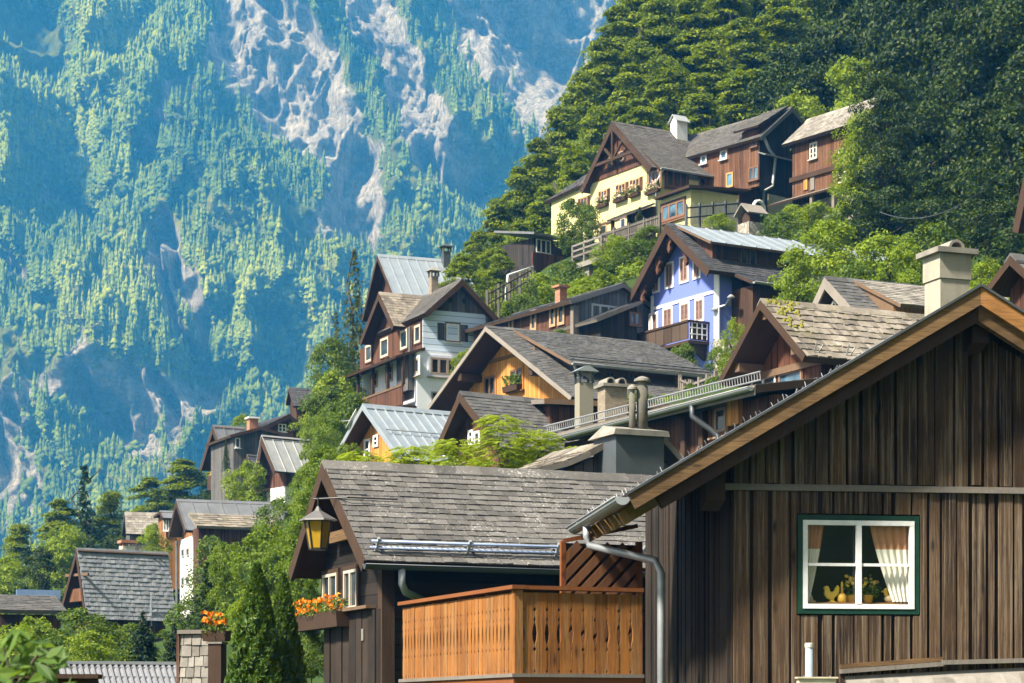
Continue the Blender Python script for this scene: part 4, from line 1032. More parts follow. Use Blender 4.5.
# ================================================================ 10. low brown and blue-grey plank house below the terrace
h = House('plank_house', 'low brown and blue grey plank house with brick chimney left of the blue house', 'house', (624, 283.5), 90, yaw=-33, Lp=(570, 300.5), Rp=('d', 3.0, -1.5), length=8.2, drop=6, of=.25, ol=.35, orr=.3, th=.13)
h.body(W_redV, name='side_wall', grow=-.02); mb = MB(); mb.prism(h.poly(), lambda x, z: (x, h.wy0 - .03, z), lambda x, z: (x, h.wy0 + .05, z)); mb.build('front_wall', W_bluegrey, h.root)
h.roof(T_dark, 'tile', tw=.2, tl=.18, edge=M_grey, bw=.16)
h.window('g', (591, 305, 617, 321), frame=(.5, .56, .55), fw=.08, nx=3, ny=1)
for pr in ((550, 305, 556, 327), (558, 303, 565, 325), (531, 310, 537, 331), (509, 318, 514, 333)): h.window('l', pr, frame=(.42, .27, .15), fw=.12, nx=1, ny=1, sill=False)
mb = MB(); mb.box(h.wx0 - .1, h.wy0 - .12, 0, h.wx0 + .16, h.wy0 + .1, h.zl - .15); mb.build('corner_post', W_greyN, h.root)
chim_px(h, 561, 288, 300, 10.5, 92, B_red, capm=B_red)
fr = frame_at(P(617, 322, 88.2), -33); t = empty('lean_to', 'dark plank lean-to tucked against the left side of the blue house', 'lean-to', fr); i_ = fr.inverted()
def qq(px, py, yy=0.0, inv=None): inv = inv or i_; o = inv @ Vector((0, 0, 0)); d = inv.to_3x3() @ ray(px, py); return o + d * ((yy - o.y) / d.y)
a, b = qq(595, 319), qq(640, 301); mb = MB(); c = [(a.x, -.1, a.z), (b.x, -.1, b.z), (b.x, 3, b.z), (a.x, 3, a.z)]; mb.slab(c, .13, 0, 1); mb.tiles([Vector(c[0]), Vector(c[3]), Vector(c[2]), Vector(c[1])], .3, .25, .02); mb.build('roof', [T_dark, W_greyN], t)
mb = MB(); mb.prism([(a.x + .4, -4), (b.x, -4), (b.x, b.z - .16), (a.x + .4, a.z - .02)], lambda x, z: (x, .2, z), lambda x, z: (x, 2.8, z)); mb.build('wall', W_blackV, t)
tfn = lambda a_, z, n: (a_, .2 - n, z)
for pr in ((629, 313, 640, 325, BR), (617, 341, 630, 352, (.5, .55, .6))):
    p0, p1 = qq(pr[0], pr[3], .2), qq(pr[2], pr[1], .2); window(t, tfn, p0.x, p1.x, p0.z, p1.z, frame=pr[4], fw=.08, nx=2, ny=1, pane=glass_dark('sky_glass', (.06, .12, .17)))

# ================================================================ 11. the blue house
h = House('blue_house', 'bright blue rendered house with white trim, dark balcony and metal dormer roof', 'house', (666.5, 224), 88, E=(803, 243), Lp=(627, 300), Rp=(710, 270), length=10.5, drop=9, of=.85, ol=.55, orr=.55, th=.16)
BH = h
h.body(W_darkV, name='side_wall', grow=-.03)
mb = MB(); mb.prism(clipz(h.poly(0, -4), -4, 99), lambda x, z: (x, h.wy0, z), lambda x, z: (x, h.wy0 + .6, z)); mb.build('wall', PL_blue, h.root)
h.roof(T_dark, 'tile', tw=.2, tl=.18, edge=W_dark, bw=.3, under=W_dark)
SHB = wood('brown_shutter', (.11, .06, .05), (.20, .12, .10), .05, 'H'); wt = plain('white_surround', (.78, .78, .78), .8, .1)
bw_ = [(654, 275.5, 659, 291), (666.5, 264, 673, 286.5), (681, 258, 688, 281), (694.5, 262, 700, 277)] + [(650.5, 314.5, 657.5, 331.5), (664.5, 309, 672, 326), (681.5, 304, 689, 320.5), (696.5, 300, 703.5, 320)]
for pr in bw_:
    a0, a1, z0_, z1_ = h.rect('g', *pr); w = window(h.root, h.plane('g'), a0, a1, z0_, z1_, frame=(.35, .25, .2), fw=.05, nx=2, ny=1, casing=wt, cw=.08, sill=False, pane='none')
    mb = MB(); mb.box(a0 + .02, h.wy0 - .03, z0_ + .02, a1 - .02, h.wy0 - .004, z1_ - .02); mb.build('shutter', SHB, w, None)
zb_ = h.g(676, 304)[1]; zb2 = h.g(676, 301)[1]
mb = MB(); mb.box(h.wx0, h.wy0 - .035, zb_, h.wx1, h.wy0 - .004, zb2); mb.build('white_band', PL_trim, h.root)
for x0, x1 in ((h.wx0, h.wx0 + .16), (h.wx1 - .3, h.wx1 + .03)): mb = MB(); mb.box(x0, h.wy0 - .05, -3, x1, h.wy0 - .003, h.roofz(x0 if x0 < 0 else x1) - .35); mb.build('corner_pilaster', PL_trim, h.root)
# carved brackets hanging from the verge
for u, sd in ((.72, 'l'), (.33, 'l'), (.35, 'r'), (.05, 'l')):
    xe, ze = (h.xl, h.zl) if sd == 'l' else (h.xr, h.zr); p = Vector((xe * u, .18, h.ha + (ze - h.ha) * u - .3))
    mb = MB(); mb.prism([(-.22, 0), (.22, 0), (.16, -.16), (.22, -.3), (.08, -.42), (.12, -.62), (0, -.75), (-.1, -.55), (-.05, -.4), (-.2, -.25)], lambda x, z: (p.x + x, p.y, p.z + z + .05), lambda x, z: (p.x + x, p.y + .12, p.z + z + .05)); mb.build('carved_bracket', W_redV, h.root)
# metal shed dormer along the back slope
y0d = h.r(674.5, 223, 0)[0]; q = h._hit(713, 241.5, 1, y0d + .1)
xw = h.dormer(.05, y0d, h.L + .2, q.x, q.z, M_blue, W_brownL, W_darkV, W_redV, 'metal', ov=.35, fo=.35, seam=.7)
for pr in ((740, 250, 747, 269), (749, 250, 756, 269)): h.window('r', pr, val=xw, frame=(.10, .08, .07), nx=1, ny=1, sill=False)
# lower skirt roof continuing the right slope
s_ = (h.zr - h.ha) / h.xr; x2 = h.xr + 1.15; z2 = h.zr + s_ * .55 * 1.15; ysk = 1.2
h.slabpart([(x2, ysk, z2), (x2, h.L, z2), (h.xr - .1, h.L, h.zr + .03), (h.xr - .1, ysk, h.zr + .03)], [T_dark, W_dark], .12, 'tile', 'skirt_roof', .2, .18)
h.box('side_wing', W_darkV, h.wx1 - .2, h.wy0 + .65, -3, x2 - .4, h.L - .3, z2 - .05)
mb = MB(); mb.gutter((x2 + .07, ysk, z2 - .03), (x2 + .07, h.L, z2 - .06), .08); q = h.r(745, 310, x2); mb.tube([(x2 + .05, 4.2, z2 - .1), (x2 - .3, 4.2, z2 - .6), (x2 - .3, 4.2, -1)], .06, 7); mb.build('gutter', M_zinc, h.root, smooth=True)
# balcony
ybf = h.wy0 - 1.0
A = h._hit(633, 335, 1, ybf); B = h._hit(687, 321, 1, ybf); Az = h._hit(633, 352, 1, ybf).z
zt = (A.z + B.z) / 2; zb_ = zt - .78; xa, xb = A.x, B.x + .1
mb = MB(); mb.box(xa, ybf, zb_ - .1, xb, h.wy0, zb_ + .02); bal = mb.build('balcony', W_dark, h.root)
mb = MB(); n = 7
for i in range(n): x0 = xa + (xb - xa) * i / n; mb.box(x0 + .015, ybf - .02, zb_ + .06, x0 + (xb - xa) / n - .015, ybf + .02, zt - .06)
mb.box(xa - .02, ybf + .02, zb_ + .06, xa + .03, h.wy0, zt - .06); mb.build('panel', wood('balcony_panel', (.03, .02, .014), (.09, .06, .04), axis='N'), bal, h.fr)
mb = MB(); mb.box(xa - .04, ybf - .06, zt - .058, xb + .04, ybf + .06, zt + .02); mb.box(xb - .06, ybf + .062, zt - .058, xb + .04, h.wy0 - .01, zt + .02); mb.box(xa - .04, ybf + .062, zt - .058, xa + .04, h.wy0 - .01, zt + .02); mb.build('rail', W_dark, bal, h.fr)
mb = MB()
for i in range(4): y_ = ybf + .15 + i * .24; mb.box(xb - .02, y_, zb_ + .08, xb + .02, y_ + .04, zt - .06)
for k in (.25, .5): mb.box(xb - .024, ybf + .1, zb_ + k, xb + .018, h.wy0 - .1, zb_ + k + .04)
mb.build('lattice', PL_trim, bal, h.fr); mb = MB(); mb.box(xb - .05, ybf + .1, zb_ + .04, xb - .03, h.wy0 - .03, zt - .07); mb.build('panel', W_dark, bal, h.fr)  # second panel is a dark sheet added to darken the lattice openings
for i in range(5): x0 = xa + .2 + (xb - xa - .5) * i / 4; mb = MB(); mb.hexa([(x0, h.wy0 - .1, zb_ - .7), (x0 + .12, h.wy0 - .1, zb_ - .7), (x0 + .12, h.wy0, zb_ - .7), (x0, h.wy0, zb_ - .7)], [(x0, ybf + .1, zb_ - .102), (x0 + .12, ybf + .1, zb_ - .102), (x0 + .12, h.wy0, zb_ - .102), (x0, h.wy0, zb_ - .102)]); mb.build('bracket', W_dark, bal, h.fr)
# rubble base at the right corner
mb = MB(); zz = h.g(715, 342)[1]; mb.hexa([(h.wx1 - .25, h.wy0 - .35, -4), (h.wx1 + .9, h.wy0 - .35, -4), (h.wx1 + .9, h.wy0 + 2, -4), (h.wx1 - .25, h.wy0 + 2, -4)], [(h.wx1 - .15, h.wy0 - .15, zz), (h.wx1 + .5, h.wy0 - .15, zz), (h.wx1 + .5, h.wy0 + 2, zz), (h.wx1 - .15, h.wy0 + 2, zz)]); mb.build('stone_base', S_rub, h.root)
q = h.r(725, 305, h.wx1); t = empty('lamp_arm', 'grey metal lamp arm bracketed to the right corner of the blue house', 'lamp', h.fr @ Matrix.Translation((h.wx1, h.wy0 + .5, q[1])))
mb = MB(); mb.tube([(0, 0, 0), (.3, -.2, .25), (.55, -.35, .25)], .05, 6); mb.tube([(.3, -.2, .25), (.2, -.35, -.05), (-.1, -.6, -.15)], .05, 6); mb.build('arm', M_zinc, t); mb = MB(); mb.lathe([(.04, .1), (.16, .0), (.15, -.04)], (.6, -.38, .2), 10); mb.lathe([(.04, .1), (.16, .0), (.15, -.04)], (-.15, -.62, -.2), 10); mb.build('shade', M_zinc, t)
dish(h, 640, 262, 'white dish on a short arm at the left verge of the blue house', .3) if False else None

# ================================================================ 12. the yellow house on top and its neighbours
h = House('yellow_house', 'pale yellow house high on the slope with dark wooden gable and flower boxes', 'house', (612, 122), 120, E=(690, 135.5), Lp=(580, 191), Rp=(651, 167), length=10.5, drop=11, of=.45, ol=.35, orr=.5, th=.16)
YH = h
zg = h.g(612, 176)[1]
h.body(PL_yel, -3, zg - .0); pl = clipz(h.poly(.05, 0), zg + .004, 99); mb = MB(); mb.prism(pl, lambda x, z: (x, h.wy0 - .06, z), lambda x, z: (x, h.wy1, z)); mb.build('gable_wall', W_redV, h.root)
h.roof(T_brownslate, 'tile', tw=.2, tl=.18, edge=W_dark, bw=.32, under=W_dark, sides='l')
# right slope kicks out to a deeper eave
y1 = h.L; yk, zk_ = h.r(660, 167.5, h.xr + .35); q = Vector((h.xr + .35, yk, zk_)); kx, kz = h.xr * .55, h.roofz(h.xr * .55)
h.slabpart([(kx, 0, kz), (kx, y1, kz), (0, y1, h.ha), (0, 0, h.ha)], [T_brownslate, W_dark], .16, 'tile', 'roof', .2, .18)
h.slabpart([(q.x, yk, q.z), (q.x, y1, q.z), (kx - .05, y1, kz + .06), (kx - .05, yk, kz + .06)], [T_brownslate, W_dark], .16, 'tile', 'roof', .2, .18)
h.slabpart([(h.xr, 0, h.zr), (h.xr, yk, h.zr), (kx, yk, kz), (kx, 0, kz)], [T_brownslate, W_dark], .16, 'tile', 'roof', .2, .18)
d = Vector((h.xr, 0, h.zr - h.ha)); mb = MB(); mb.bar((0, -.03, h.ha - .16), (h.xr, -.03, h.zr - .16), .06, .34, up=(-d.z, 0, d.x)); mb.build('bargeboard', W_dark, h.root)
# right wing under the kick eave
h.box('right_wing', PL_yel, h.wx1 - .3, h.wy0 + .02, -3, q.x - .45, y1 - .3, q.z - .25)
xr2 = q.x - .45; XR2 = xr2
mb = MB(); mb.gutter((q.x + .08, yk, q.z - .03), (q.x + .08, y1, q.z - .06), .08); mb.tube([(q.x + .05, yk + .2, q.z - .1), (xr2 + .1, yk, q.z - .7), (xr2 + .1, yk, q.z - 3)], .06, 7); mb.build('gutter', M_zinc, h.root, smooth=True)
# left lean roof
a = h._hit(549, 201.5, 1, .9); b = h._hit(581, 190, 1, .9); L_ = 4.5
zA = h.g(565, 196, .9)[1]
zz = (a.z + b.z) / 2; c = [(a.x, .5, zz - .1), (b.x + .6, .5, zz + .1), (b.x + .6, 3.2, zz + 2.0), (a.x + .5, 3.2, zz + 1.8)]; h.slabpart(c, [T_slate2, W_dark], .14, 'tile', 'lean_roof', .2, .18)
h.box('left_wing', PL_yel, a.x + .5, h.wy0 + .3, -3, h.wx0 + .1, L_ - .2, a.z - .05)
wdk = plain('brown_shutter_paint', (.17, .085, .045), .6)
for pr in ((601.5, 190, 607.5, 203), (619, 183.5, 626, 196.5), (633, 178.5, 640, 192)): h.window('g', pr, frame=(.5, .3, .15), fw=.07, nx=2, ny=1, shut=W_redV, sw=.24)
h.window('g', (581, 197, 588, 210), val=h.wy0 + .3, frame=(.35, .2, .1), fw=.08, nx=2, ny=1, shut=W_redV, sw=.25)
h.window('g', (648.5, 171, 661, 188), frame=(.3, .17, .1), fw=.1, nx=3, ny=1, casing=W_brownL); h.window('g', (601, 225, 607, 234), frame=(.5, .35, .2), nx=1, ny=1)
h.window('g', (621, 218, 626, 228), frame=(.7, .66, .6), nx=1, ny=1); h.window('g', (616, 152, 624, 162), val=h.wy0 - .06, frame=(.4, .27, .18), nx=2, ny=1, shut=W_dark, sw=.2)
h.window('r', (666, 171.5, 687, 188), val=xr2, frame=(.2, .1, .06), fw=.1, nx=3, ny=1, casing=W_redV)
h.window('r', (698.5, 177.5, 706, 191.5), val=xr2, frame=(.2, .1, .06), fw=.1, nx=1, ny=1)
mb = MB(); zb_ = h.g(612, 222)[1]; mb.box(h.wx0, h.wy0 - .08, zb_, h.wx1, h.wy0 - .003, zb_ + .1); mb.build('string_course', W_brownL, h.root)
# open gable truss
mb = MB(); yv = .05
zc = h.ha - 2.0; xs = 2.0 * abs(h.xl / (h.zl - h.ha)); mb.bar((-xs * .95, yv, zc - .02), (xs * .95, yv, zc - .02), .12, .16); mb.bar((0, yv, zc - .35), (0, yv, h.ha - .3), .14, .14, up=(0, 1, 0)); mb.bar((0, yv + .02, zc), (-xs * .5, yv + .02, zc + .9), .1, .12); mb.bar((0, yv + .02, zc), (xs * .5, yv + .02, zc + .9), .1, .12); mb.build('gable_truss', W_dark, h.root)
# flower boxes under the gable windows
for pr, lb in (((599, 203, 609, 208), 'flower box of pale blooms under the left gable window of the yellow house'), ((616, 197, 628, 203), 'flower box of pale blooms under the middle gable window of the yellow house'),
               ((631, 192, 641, 198), 'flower box of pale blooms under the right gable window of the yellow house'), ((648, 189, 661, 194), 'wide flower box of mixed blooms under the triple window of the yellow house'), ((611, 162, 622, 168), 'flower box on the dark wooden gable top of the yellow house')):
    a0, a1, z0_, z1_ = h.rect('g', *pr); flower_box(h, a0, a1, z1_ - .1, 'g', lb, 70, 'pale', .16, .22)
# white roof house (vent tower) on the ridge
b_ = P(679, 134, 122); fr = frame_at(b_, h.yaw) @ Matrix.Diagonal((.72, .72, .80, 1)); mb = MB(); s = 122 / F
mb.box(-.42, -.5, -1, .42, .5, .75); v_ = mb.build('chimney', PL_white, h.root, fr)
mb = MB(); mb.hexa([(-.6, -.65, .70), (0, -.65, 1.22), (0, .65, 1.22), (-.6, .65, .70)], [(-.6, -.65, .77), (0, -.65, 1.30), (0, .65, 1.30), (-.6, .65, .77)]); mb.hexa([(0, -.65, 1.22), (.6, -.65, .70), (.6, .65, .70), (0, .65, 1.22)], [(0, -.65, 1.30), (.6, -.65, .77), (.6, .65, .77), (0, .65, 1.30)]); mb.build('chimney_cap', M_pale, v_, fr)
mb = MB(); mb.prism([(-.42, .75), (.42, .75), (0, 1.2)], lambda x, z: (x, -.5, z), lambda x, z: (x, .5, z)); mb.build('chimney_top', PL_white, v_, fr)
# flat roofed annex in front
ax0 = h.g(661, 195, h.wy0 - 1.6)[0]; an = h.wy0 - 1.6
q0 = h._hit(661.5, 196.5, 1, an); q1 = h._hit(688, 191, 1, an)
fx0, fx1, fz = q0.x, q1.x + .25, q0.z
yE = h.r(740, 199, fx1)[0]
mb = MB(); mb.box(fx0, an + .1, -3, fx1 - .15, min(yE, 8), fz - .05); mb.build('annex', PL_yel, h.root)
h.slabpart([(fx0 - .3, an - .3, fz), (fx1 + .25, an - .3, fz), (fx1 + .25, min(yE, 8) + .3, fz + .25), (fx0 - .3, min(yE, 8) + .3, fz + .25)], [M_grey, W_dark], .14, None, 'annex_roof')
h.window('g', (662, 202, 685, 219), val=an + .1, frame=(.24, .13, .08), fw=.12, nx=3, ny=1, casing=W_redV, pane=glass_dark('sky_glass', (.06, .12, .17)))
# small porch roof
fr = frame_at(P(637, 216, 114), h.yaw); t = empty('porch', 'small shingle roofed porch with posts in front of the yellow house', 'porch', fr)
mb = MB(); c = [(-.9, -.9, 0), (.9, -.9, 0), (.9, 0, .35), (-.9, 0, .35)]
mb.slab([(-1.3, -1, -.1), (1.3, -1, -.1), (1.3, .2, .45), (-1.3, .2, .45)], .08); mb.tiles([(-1.3, -1, -.1), (1.3, -1, -.1), (1.3, .2, .45), (-1.3, .2, .45)], .25, .2, .02); mb.build('roof', T_slate2, t)
for x in (-1.1, 1.1): mb = MB(); mb.box(x - .08, -.85, -2.6, x + .08, -.7, -.12); mb.build('post', W_dark, t)
mb = MB(); mb.box(-1.2, .2, -2.6, 1.2, .35, .3); mb.build('wall', W_dark, t)

# rear brown house : gable end faces right-front
h = House('brown_house', 'tall dark brown boarded house with winding zinc downpipe beside the yellow house', 'house', (792, 107.5), 117, yaw=-40, Lp=(760, 137), Rp=(808, 126), length=11.5, drop=9.5, of=.35, ol=.3, orr=.3, th=.15)
RB = h
h.body(wood('sunburnt_siding', (.045, .018, .010), (.18, .085, .042), .2, 'V', c3=(.20, .12, .07)), name='side_wall', grow=-.02)
mb = MB(); mb.prism(h.poly(0, -2), lambda x, z: (x, h.wy0 - .03, z), lambda x, z: (x, h.wy0 + .05, z)); mb.build('gable_wall', W_blackV, h.root)
h.roof(T_brownslate, 'tile', tw=.2, tl=.18, edge=M_grey, bw=.2)
for pr, f in (((751, 138, 758, 147), BR), ((749, 166.5, 759, 180.5), BR), ((726.5, 172.5, 733.5, 187), (.5, .3, .12)), ((720.5, 150, 727.5, 159.5), WH), ((701, 155, 707, 164), WH)):
    h.window('l', pr, frame=f, fw=.09, nx=2 if pr[0] > 745 else 1, ny=1, pane=glass_dark('sky_glass', (.06, .12, .17)))
zk = h.g(785, 160)[1]; mb = MB(); mb.slab([(h.wx0 - .1, h.wy0 - .55, zk - .12), (h.wx1 + .2, h.wy0 - .55, zk - .12), (h.wx1 + .2, h.wy0 - .03, zk + .1), (h.wx0 - .1, h.wy0 - .03, zk + .1)], .07); mb.build('pent_roof', M_grey, h.root)
q = h.g(763, 137, h.wy0 - .15); q2 = h.g(771, 150, h.wy0 - .3); q3 = h.g(777, 157, h.wy0 - .3); q4 = h.g(774, 186, h.wy0 - .3); q5_ = h.g(765, 191, h.wy0 - .3); q6 = h.g(764, 214, h.wy0 - .3)
mb = MB(); mb.tube([(p[0], h.wy0 - .2, p[1]) for p in (q, q2, q3, q4, q5_, q6)], .085, 8); mb.build('downpipe', M_zinc, h.root, smooth=True)
d0 = h.l(741, 120)[0]; 
# little dormer on the side
yd0 = h.l(756, 130, h.wx0)[0]; yd1 = h.l(742, 130, h.wx0)[0]; zd = h.l(750, 129, h.wx0 - .1)[1]
h.slabpart([(h.wx0 - .35, yd1 + .3, zd), (h.wx0 - .35, yd0 - .5, zd), (-.25, yd0 - .5, h.ha + .05), (-.25, yd1 + .3, h.ha + .05)], [T_brownslate, W_dark], .1, 'tile', 'dormer_roof')
mb = MB(); mb.prism([(h.wx0 + .0, h.zl - .1), (-.6, h.roofz(-.6) - .05), (-.6, h.ha - .25), (h.wx0 + .0, zd - .05)], lambda x, z: (x, yd0 - .2, z), lambda x, z: (x, yd1, z)); mb.build('dormer_wall', W_redV, h.root)
# porch below
h.slabpart([(h.wx0 - 1.6, h.wy0 + 1.5, h.g(760, 196)[1]), (h.wx0 - 1.6, -.6, h.g(760, 196)[1]), (h.wx0 + .0, -.6, h.g(760, 196)[1] + .5), (h.wx0, h.wy0 + 1.5, h.g(760, 196)[1] + .5)], [M_grey, W_dark], .1, None, 'porch_roof')
h.box('base_wall', plaster('grey_render', (.42, .40, .34)), h.wx0 + .6, h.wy0 - .1, -3, h.wx1 - .2, h.wy0 - .035, h.g(780, 197)[1])
# right brown house
h = House('loft_house', 'brown plank house half hidden by trees right of the winding downpipe', 'house', (884, 96), 108, yaw=-36, Lp=(858, 121.5), Rp=('d', 1.8, -1.5), length=5.4, drop=8, of=.3, ol=.45, orr=.3, th=.15)
h.body(wood('sunburnt_siding', (.045, .018, .010), (.18, .085, .042), .2, 'V', c3=(.20, .12, .07)))
h.roof(T_shakeg, 'tile', tw=.2, tl=.18, edge=W_greyN, bw=.16)
h.window('l', (810, 142.5, 817.5, 159), frame=(.6, .55, .46), fw=.08, nx=2, ny=3); h.window('l', (839, 149, 846, 158), frame=(.6, .55, .46), nx=2, ny=2); h.window('l', (839, 172, 847, 182), frame=(.6, .55, .46), nx=2, ny=2)
zk = h.l(815, 174)[1]; h.box('storey_beam', W_dark, h.wx0 - .12, h.wy0, zk - .12, h.wx0 - .003, h.wy1 + .1, zk + .12)
for pr, m_ in (((804, 177, 808, 190), W_orange), ((811, 176, 815, 190), W_greyN)): a0, a1, z0_, z1_ = h.rect('l', *pr); h.box('door', m_, h.wx0 - .06, a0, z0_, h.wx0 - .004, a1, z1_)
zp = h.l(812, 193, h.wx0 - .9)[1]; h.slabpart([(h.wx0 - 1.2, h.wy1 + .6, zp - .1), (h.wx0 - 1.2, 1.0, zp - .1), (h.wx0, 1.0, zp + .35), (h.wx0, h.wy1 + .6, zp + .35)], [W_greyN, W_dark], .1, None, 'porch_roof')
for px in (812, 834): y_ = h.l(px, 200, h.wx0 - 1.0)[0]; h.box('post', W_greyN, h.wx0 - 1.08, y_ - .09, -1, h.wx0 - .9, y_ + .09, zp - .12)
h.box('base_wall', S_rub, h.wx0 - .3, h.wy0 + .2, -3, h.wx0 - .13, h.wy1, h.l(815, 203)[1])

# ================================================================ 13. larch cabin on the right with a tall chimney behind the near roof
h = House('larch_cabin', 'small cabin with broad brown verge boards and golden dormer boards at right', 'house', (825, 278), 62, E=(932, 288.5), Lp=(812, 306), Rp=(858, 315), length=6.2, drop=6, of=.45, ol=.3, orr=.3, th=.15)
h.body(W_redV); h.roof(T_slate2, 'tile', tw=.2, tl=.18, edge=W_paleedge, bw=.25)
y0d = h.r(839, 279.5, 0)[0]; q = h._hit(908, 304, 1, y0d + .2)
y0d = .35; q = h._hit(841, 286, 1, y0d)
qe = h._hit(907, 304.5, 1, 1.1)
xw = h.dormer(.05, .9, h.L + .2, qe.x, qe.z, T_shakeg, W_brownL, W_orange, W_brownL, 'tile', ov=.45, fo=.1)
mb = MB(); 
for i in range(5):
    z = h.ha - .75 - i * .16; x = .12 + i * .04
    mb.tube([(-x, .28, z), (0, .28, z + .12), (x, .28, z)], .03, 4)
mb.build('gable_fretwork', PL_white, h.root)
fr = frame_at(P(947, 312, 41), -20); t = empty('tall_chimney', 'tall pale rendered chimney with slab and round cowl above the near roof', 'chimney', fr)
s = 41 / F; hh = (312 - 257) * s
mb = MB(); mb.hexa([(-.31, -.28, -3.5), (.31, -.28, -3.5), (.31, .28, -3.5), (-.31, .28, -3.5)], [(-.31, -.28, hh * .55), (.31, -.28, hh * .55), (.31, .28, hh * .55), (-.31, .28, hh * .55)]); mb.box(-.335, -.305, hh * .552, .335, .305, hh); mb.build('shaft', plaster('chimney_render', (.38, .345, .27), (.13, .105, .075)), t)
mb = MB(); mb.box(-.43, -.40, hh + .002, .43, .40, hh + .10); mb.build('slab', C_conc, t)
mb = MB()
for j in range(10):
    a_, b_ = math.pi * j / 10, math.pi * (j + 1) / 10; r = .17
    mb.hexa([(r * math.cos(a_) + .03, -.3, hh + .102 + r * math.sin(a_)), (r * math.cos(b_) + .03, -.3, hh + .102 + r * math.sin(b_)), (r * .7 * math.cos(b_) + .03, -.3, hh + .102 + r * .7 * math.sin(b_)), (r * .7 * math.cos(a_) + .03, -.3, hh + .102 + r * .7 * math.sin(a_))],
            [(r * math.cos(a_) + .03, .3, hh + .102 + r * math.sin(a_)), (r * math.cos(b_) + .03, .3, hh + .102 + r * math.sin(b_)), (r * .7 * math.cos(b_) + .03, .3, hh + .102 + r * .7 * math.sin(b_)), (r * .7 * math.cos(a_) + .03, .3, hh + .102 + r * .7 * math.sin(a_))])
mb.build('cowl', C_conc, t)
# dark brown gable at the right edge
h = House('edge_house', 'dark brown gabled house cut off by the right edge behind the near roof', 'house', (1011, 257), 37, E=(1060, 263), Lp=(986, 290), Rp=(1040, 284), length=5, drop=6, of=.35, ol=.2, orr=.3, th=.12)
h.body(W_redV); h.roof(T_slate2, 'tile', tw=.26, tl=.22, edge=W_dark, bw=.12)
h = House('verge_house', 'dark timber roof end jutting in at the right edge among trees', 'house', (1030, 150), 60, yaw=68, Lp=(1013, 232), Rp=('d', 2.0, -2), length=5, drop=6, of=.5, ol=.5, orr=.3, th=.2)
h.body(W_redV); h.roof(T_dark, 'tile', edge=W_dark, bw=.3)

# ================================================================ 15. the far cluster at left
h = House('dark_gable_house', 'dark timber house with steep sheet metal roof, leftmost of the far cluster', 'house', (213, 425.5), 135, E=(246, 428), Lp=(200, 469), Rp=('d', 2.0, -2.6), length=6.5, drop=9, of=1.0, ol=.6, orr=.3, th=.2)
h.body(W_darkV); h.roof(M_grey, 'metal', edge=W_dark, bw=.3, seam=.6)
a0, a1, z0_, z1_ = h.rect('g', 208, 475, 224, 489, h.wy0 - .9); h.box('balcony', W_dark, a0, h.wy0 - .95, z0_, a1, h.wy0 - .002, z1_)
h.window('g', (211, 466, 217, 474), frame=(.5, .3, .12), nx=2, ny=1)
fr = frame_at(P(231, 500, 133), 65); t = empty('white_annex', 'narrow white rendered wall with small window below the dark far gable', 'annex', fr)
mb = MB(); mb.prism([(-1.0, -3), (.6, -3), (.6, .2), (-.2, 1.3), (-1.0, .3)], lambda x, z: (x, 0, z), lambda x, z: (x, 2.5, z)); mb.build('wall', PL_white, t); window(t, lambda a, z, n: (a, -n, z), -.35, .0, -.2, .4, frame=BR, nx=1, ny=1)
h = House('grey_plank_house', 'grey weathered plank house with flat roof and small brick chimney in the far cluster', 'house', (261, 427), 130, yaw=-25, Lp=(230, 435), Rp=('d', 2.0, -.4), length=5, drop=8, of=.3, ol=.3, orr=.3, th=.14)
h.body(W_grey); h.roof(M_grey, 'plain', edge=W_dark, bw=.18, ridge=False)
h.window('g', (235, 438, 240, 448), frame=WH, nx=1, ny=1)
chim_px(h, 252.5, 419, 434, 11, 132, B_red, capm=PL_white)
h = House('loft_gable_house', 'brown gabled house peeking out behind the pale sheet roof in the far cluster', 'house', (289, 414.5), 132, yaw=-30, Lp=(260, 428), Rp=('d', 2.4, -1.4), length=5, drop=7, of=.3, ol=.2, orr=.3, th=.16)
h.body(W_redV); h.roof(T_dark, 'tile', edge=W_dark, bw=.25); h.window('g', (278, 424, 286, 432), frame=WH, nx=2, ny=2)
h = House('pale_roof_house', 'house with steep pale sheet roof and white lower wall among the bushes', 'house', (261.5, 436), 122, E=(310, 440.5), Lp=(251.5, 491), Rp=(276, 471), length=6.5, drop=9, of=.8, ol=.4, orr=.3, th=.16)
h.body(W_redV, h.g(262, 490)[1], 99, 'upper_wall'); h.body(PL_white, -3, h.g(262, 490)[1] - .01, 'wall', .06); h.roof(M_pale, 'metal', edge=W_dark, bw=.3, seam=.6)
for pr in ((260, 505, 263, 522), (266, 503, 270, 518)): h.window('g', pr, val=h.wy0 - .06, frame=BR, nx=1, ny=2, sill=False)
a0, a1, z0_, z1_ = h.rect('g', 240, 489, 259, 495, h.wy0 - .8); h.slabpart([(a0 - .6, h.wy0 - 1.0, z0_ - .3), (a1, h.wy0 - 1.0, z0_ + .2), (a1, h.wy0 + 3, z1_ + .5), (a0 - .6, h.wy0 + 3, z1_)], [M_grey, W_dark], .12, None, 'lean_roof')
h.box('lean_wall', W_darkV, a0, h.wy0 - .5, 0, h.wx0 + .05, h.wy0 + 2.5, z0_ - .1)
fr = frame_at(P(247, 478, 121), 62)
h = House('dormer_hut', 'small grey boarded gable wedged between plank house and pale sheet roof', 'hut', (247, 455), 124, E=(258, 456.5), Lp=(243, 475), Rp=(257, 474), length=3, drop=4, of=.2, ol=.2, orr=.2, th=.1)
h.body(W_grey); h.roof(M_grey, 'plain', edge=W_dark, bw=.15)
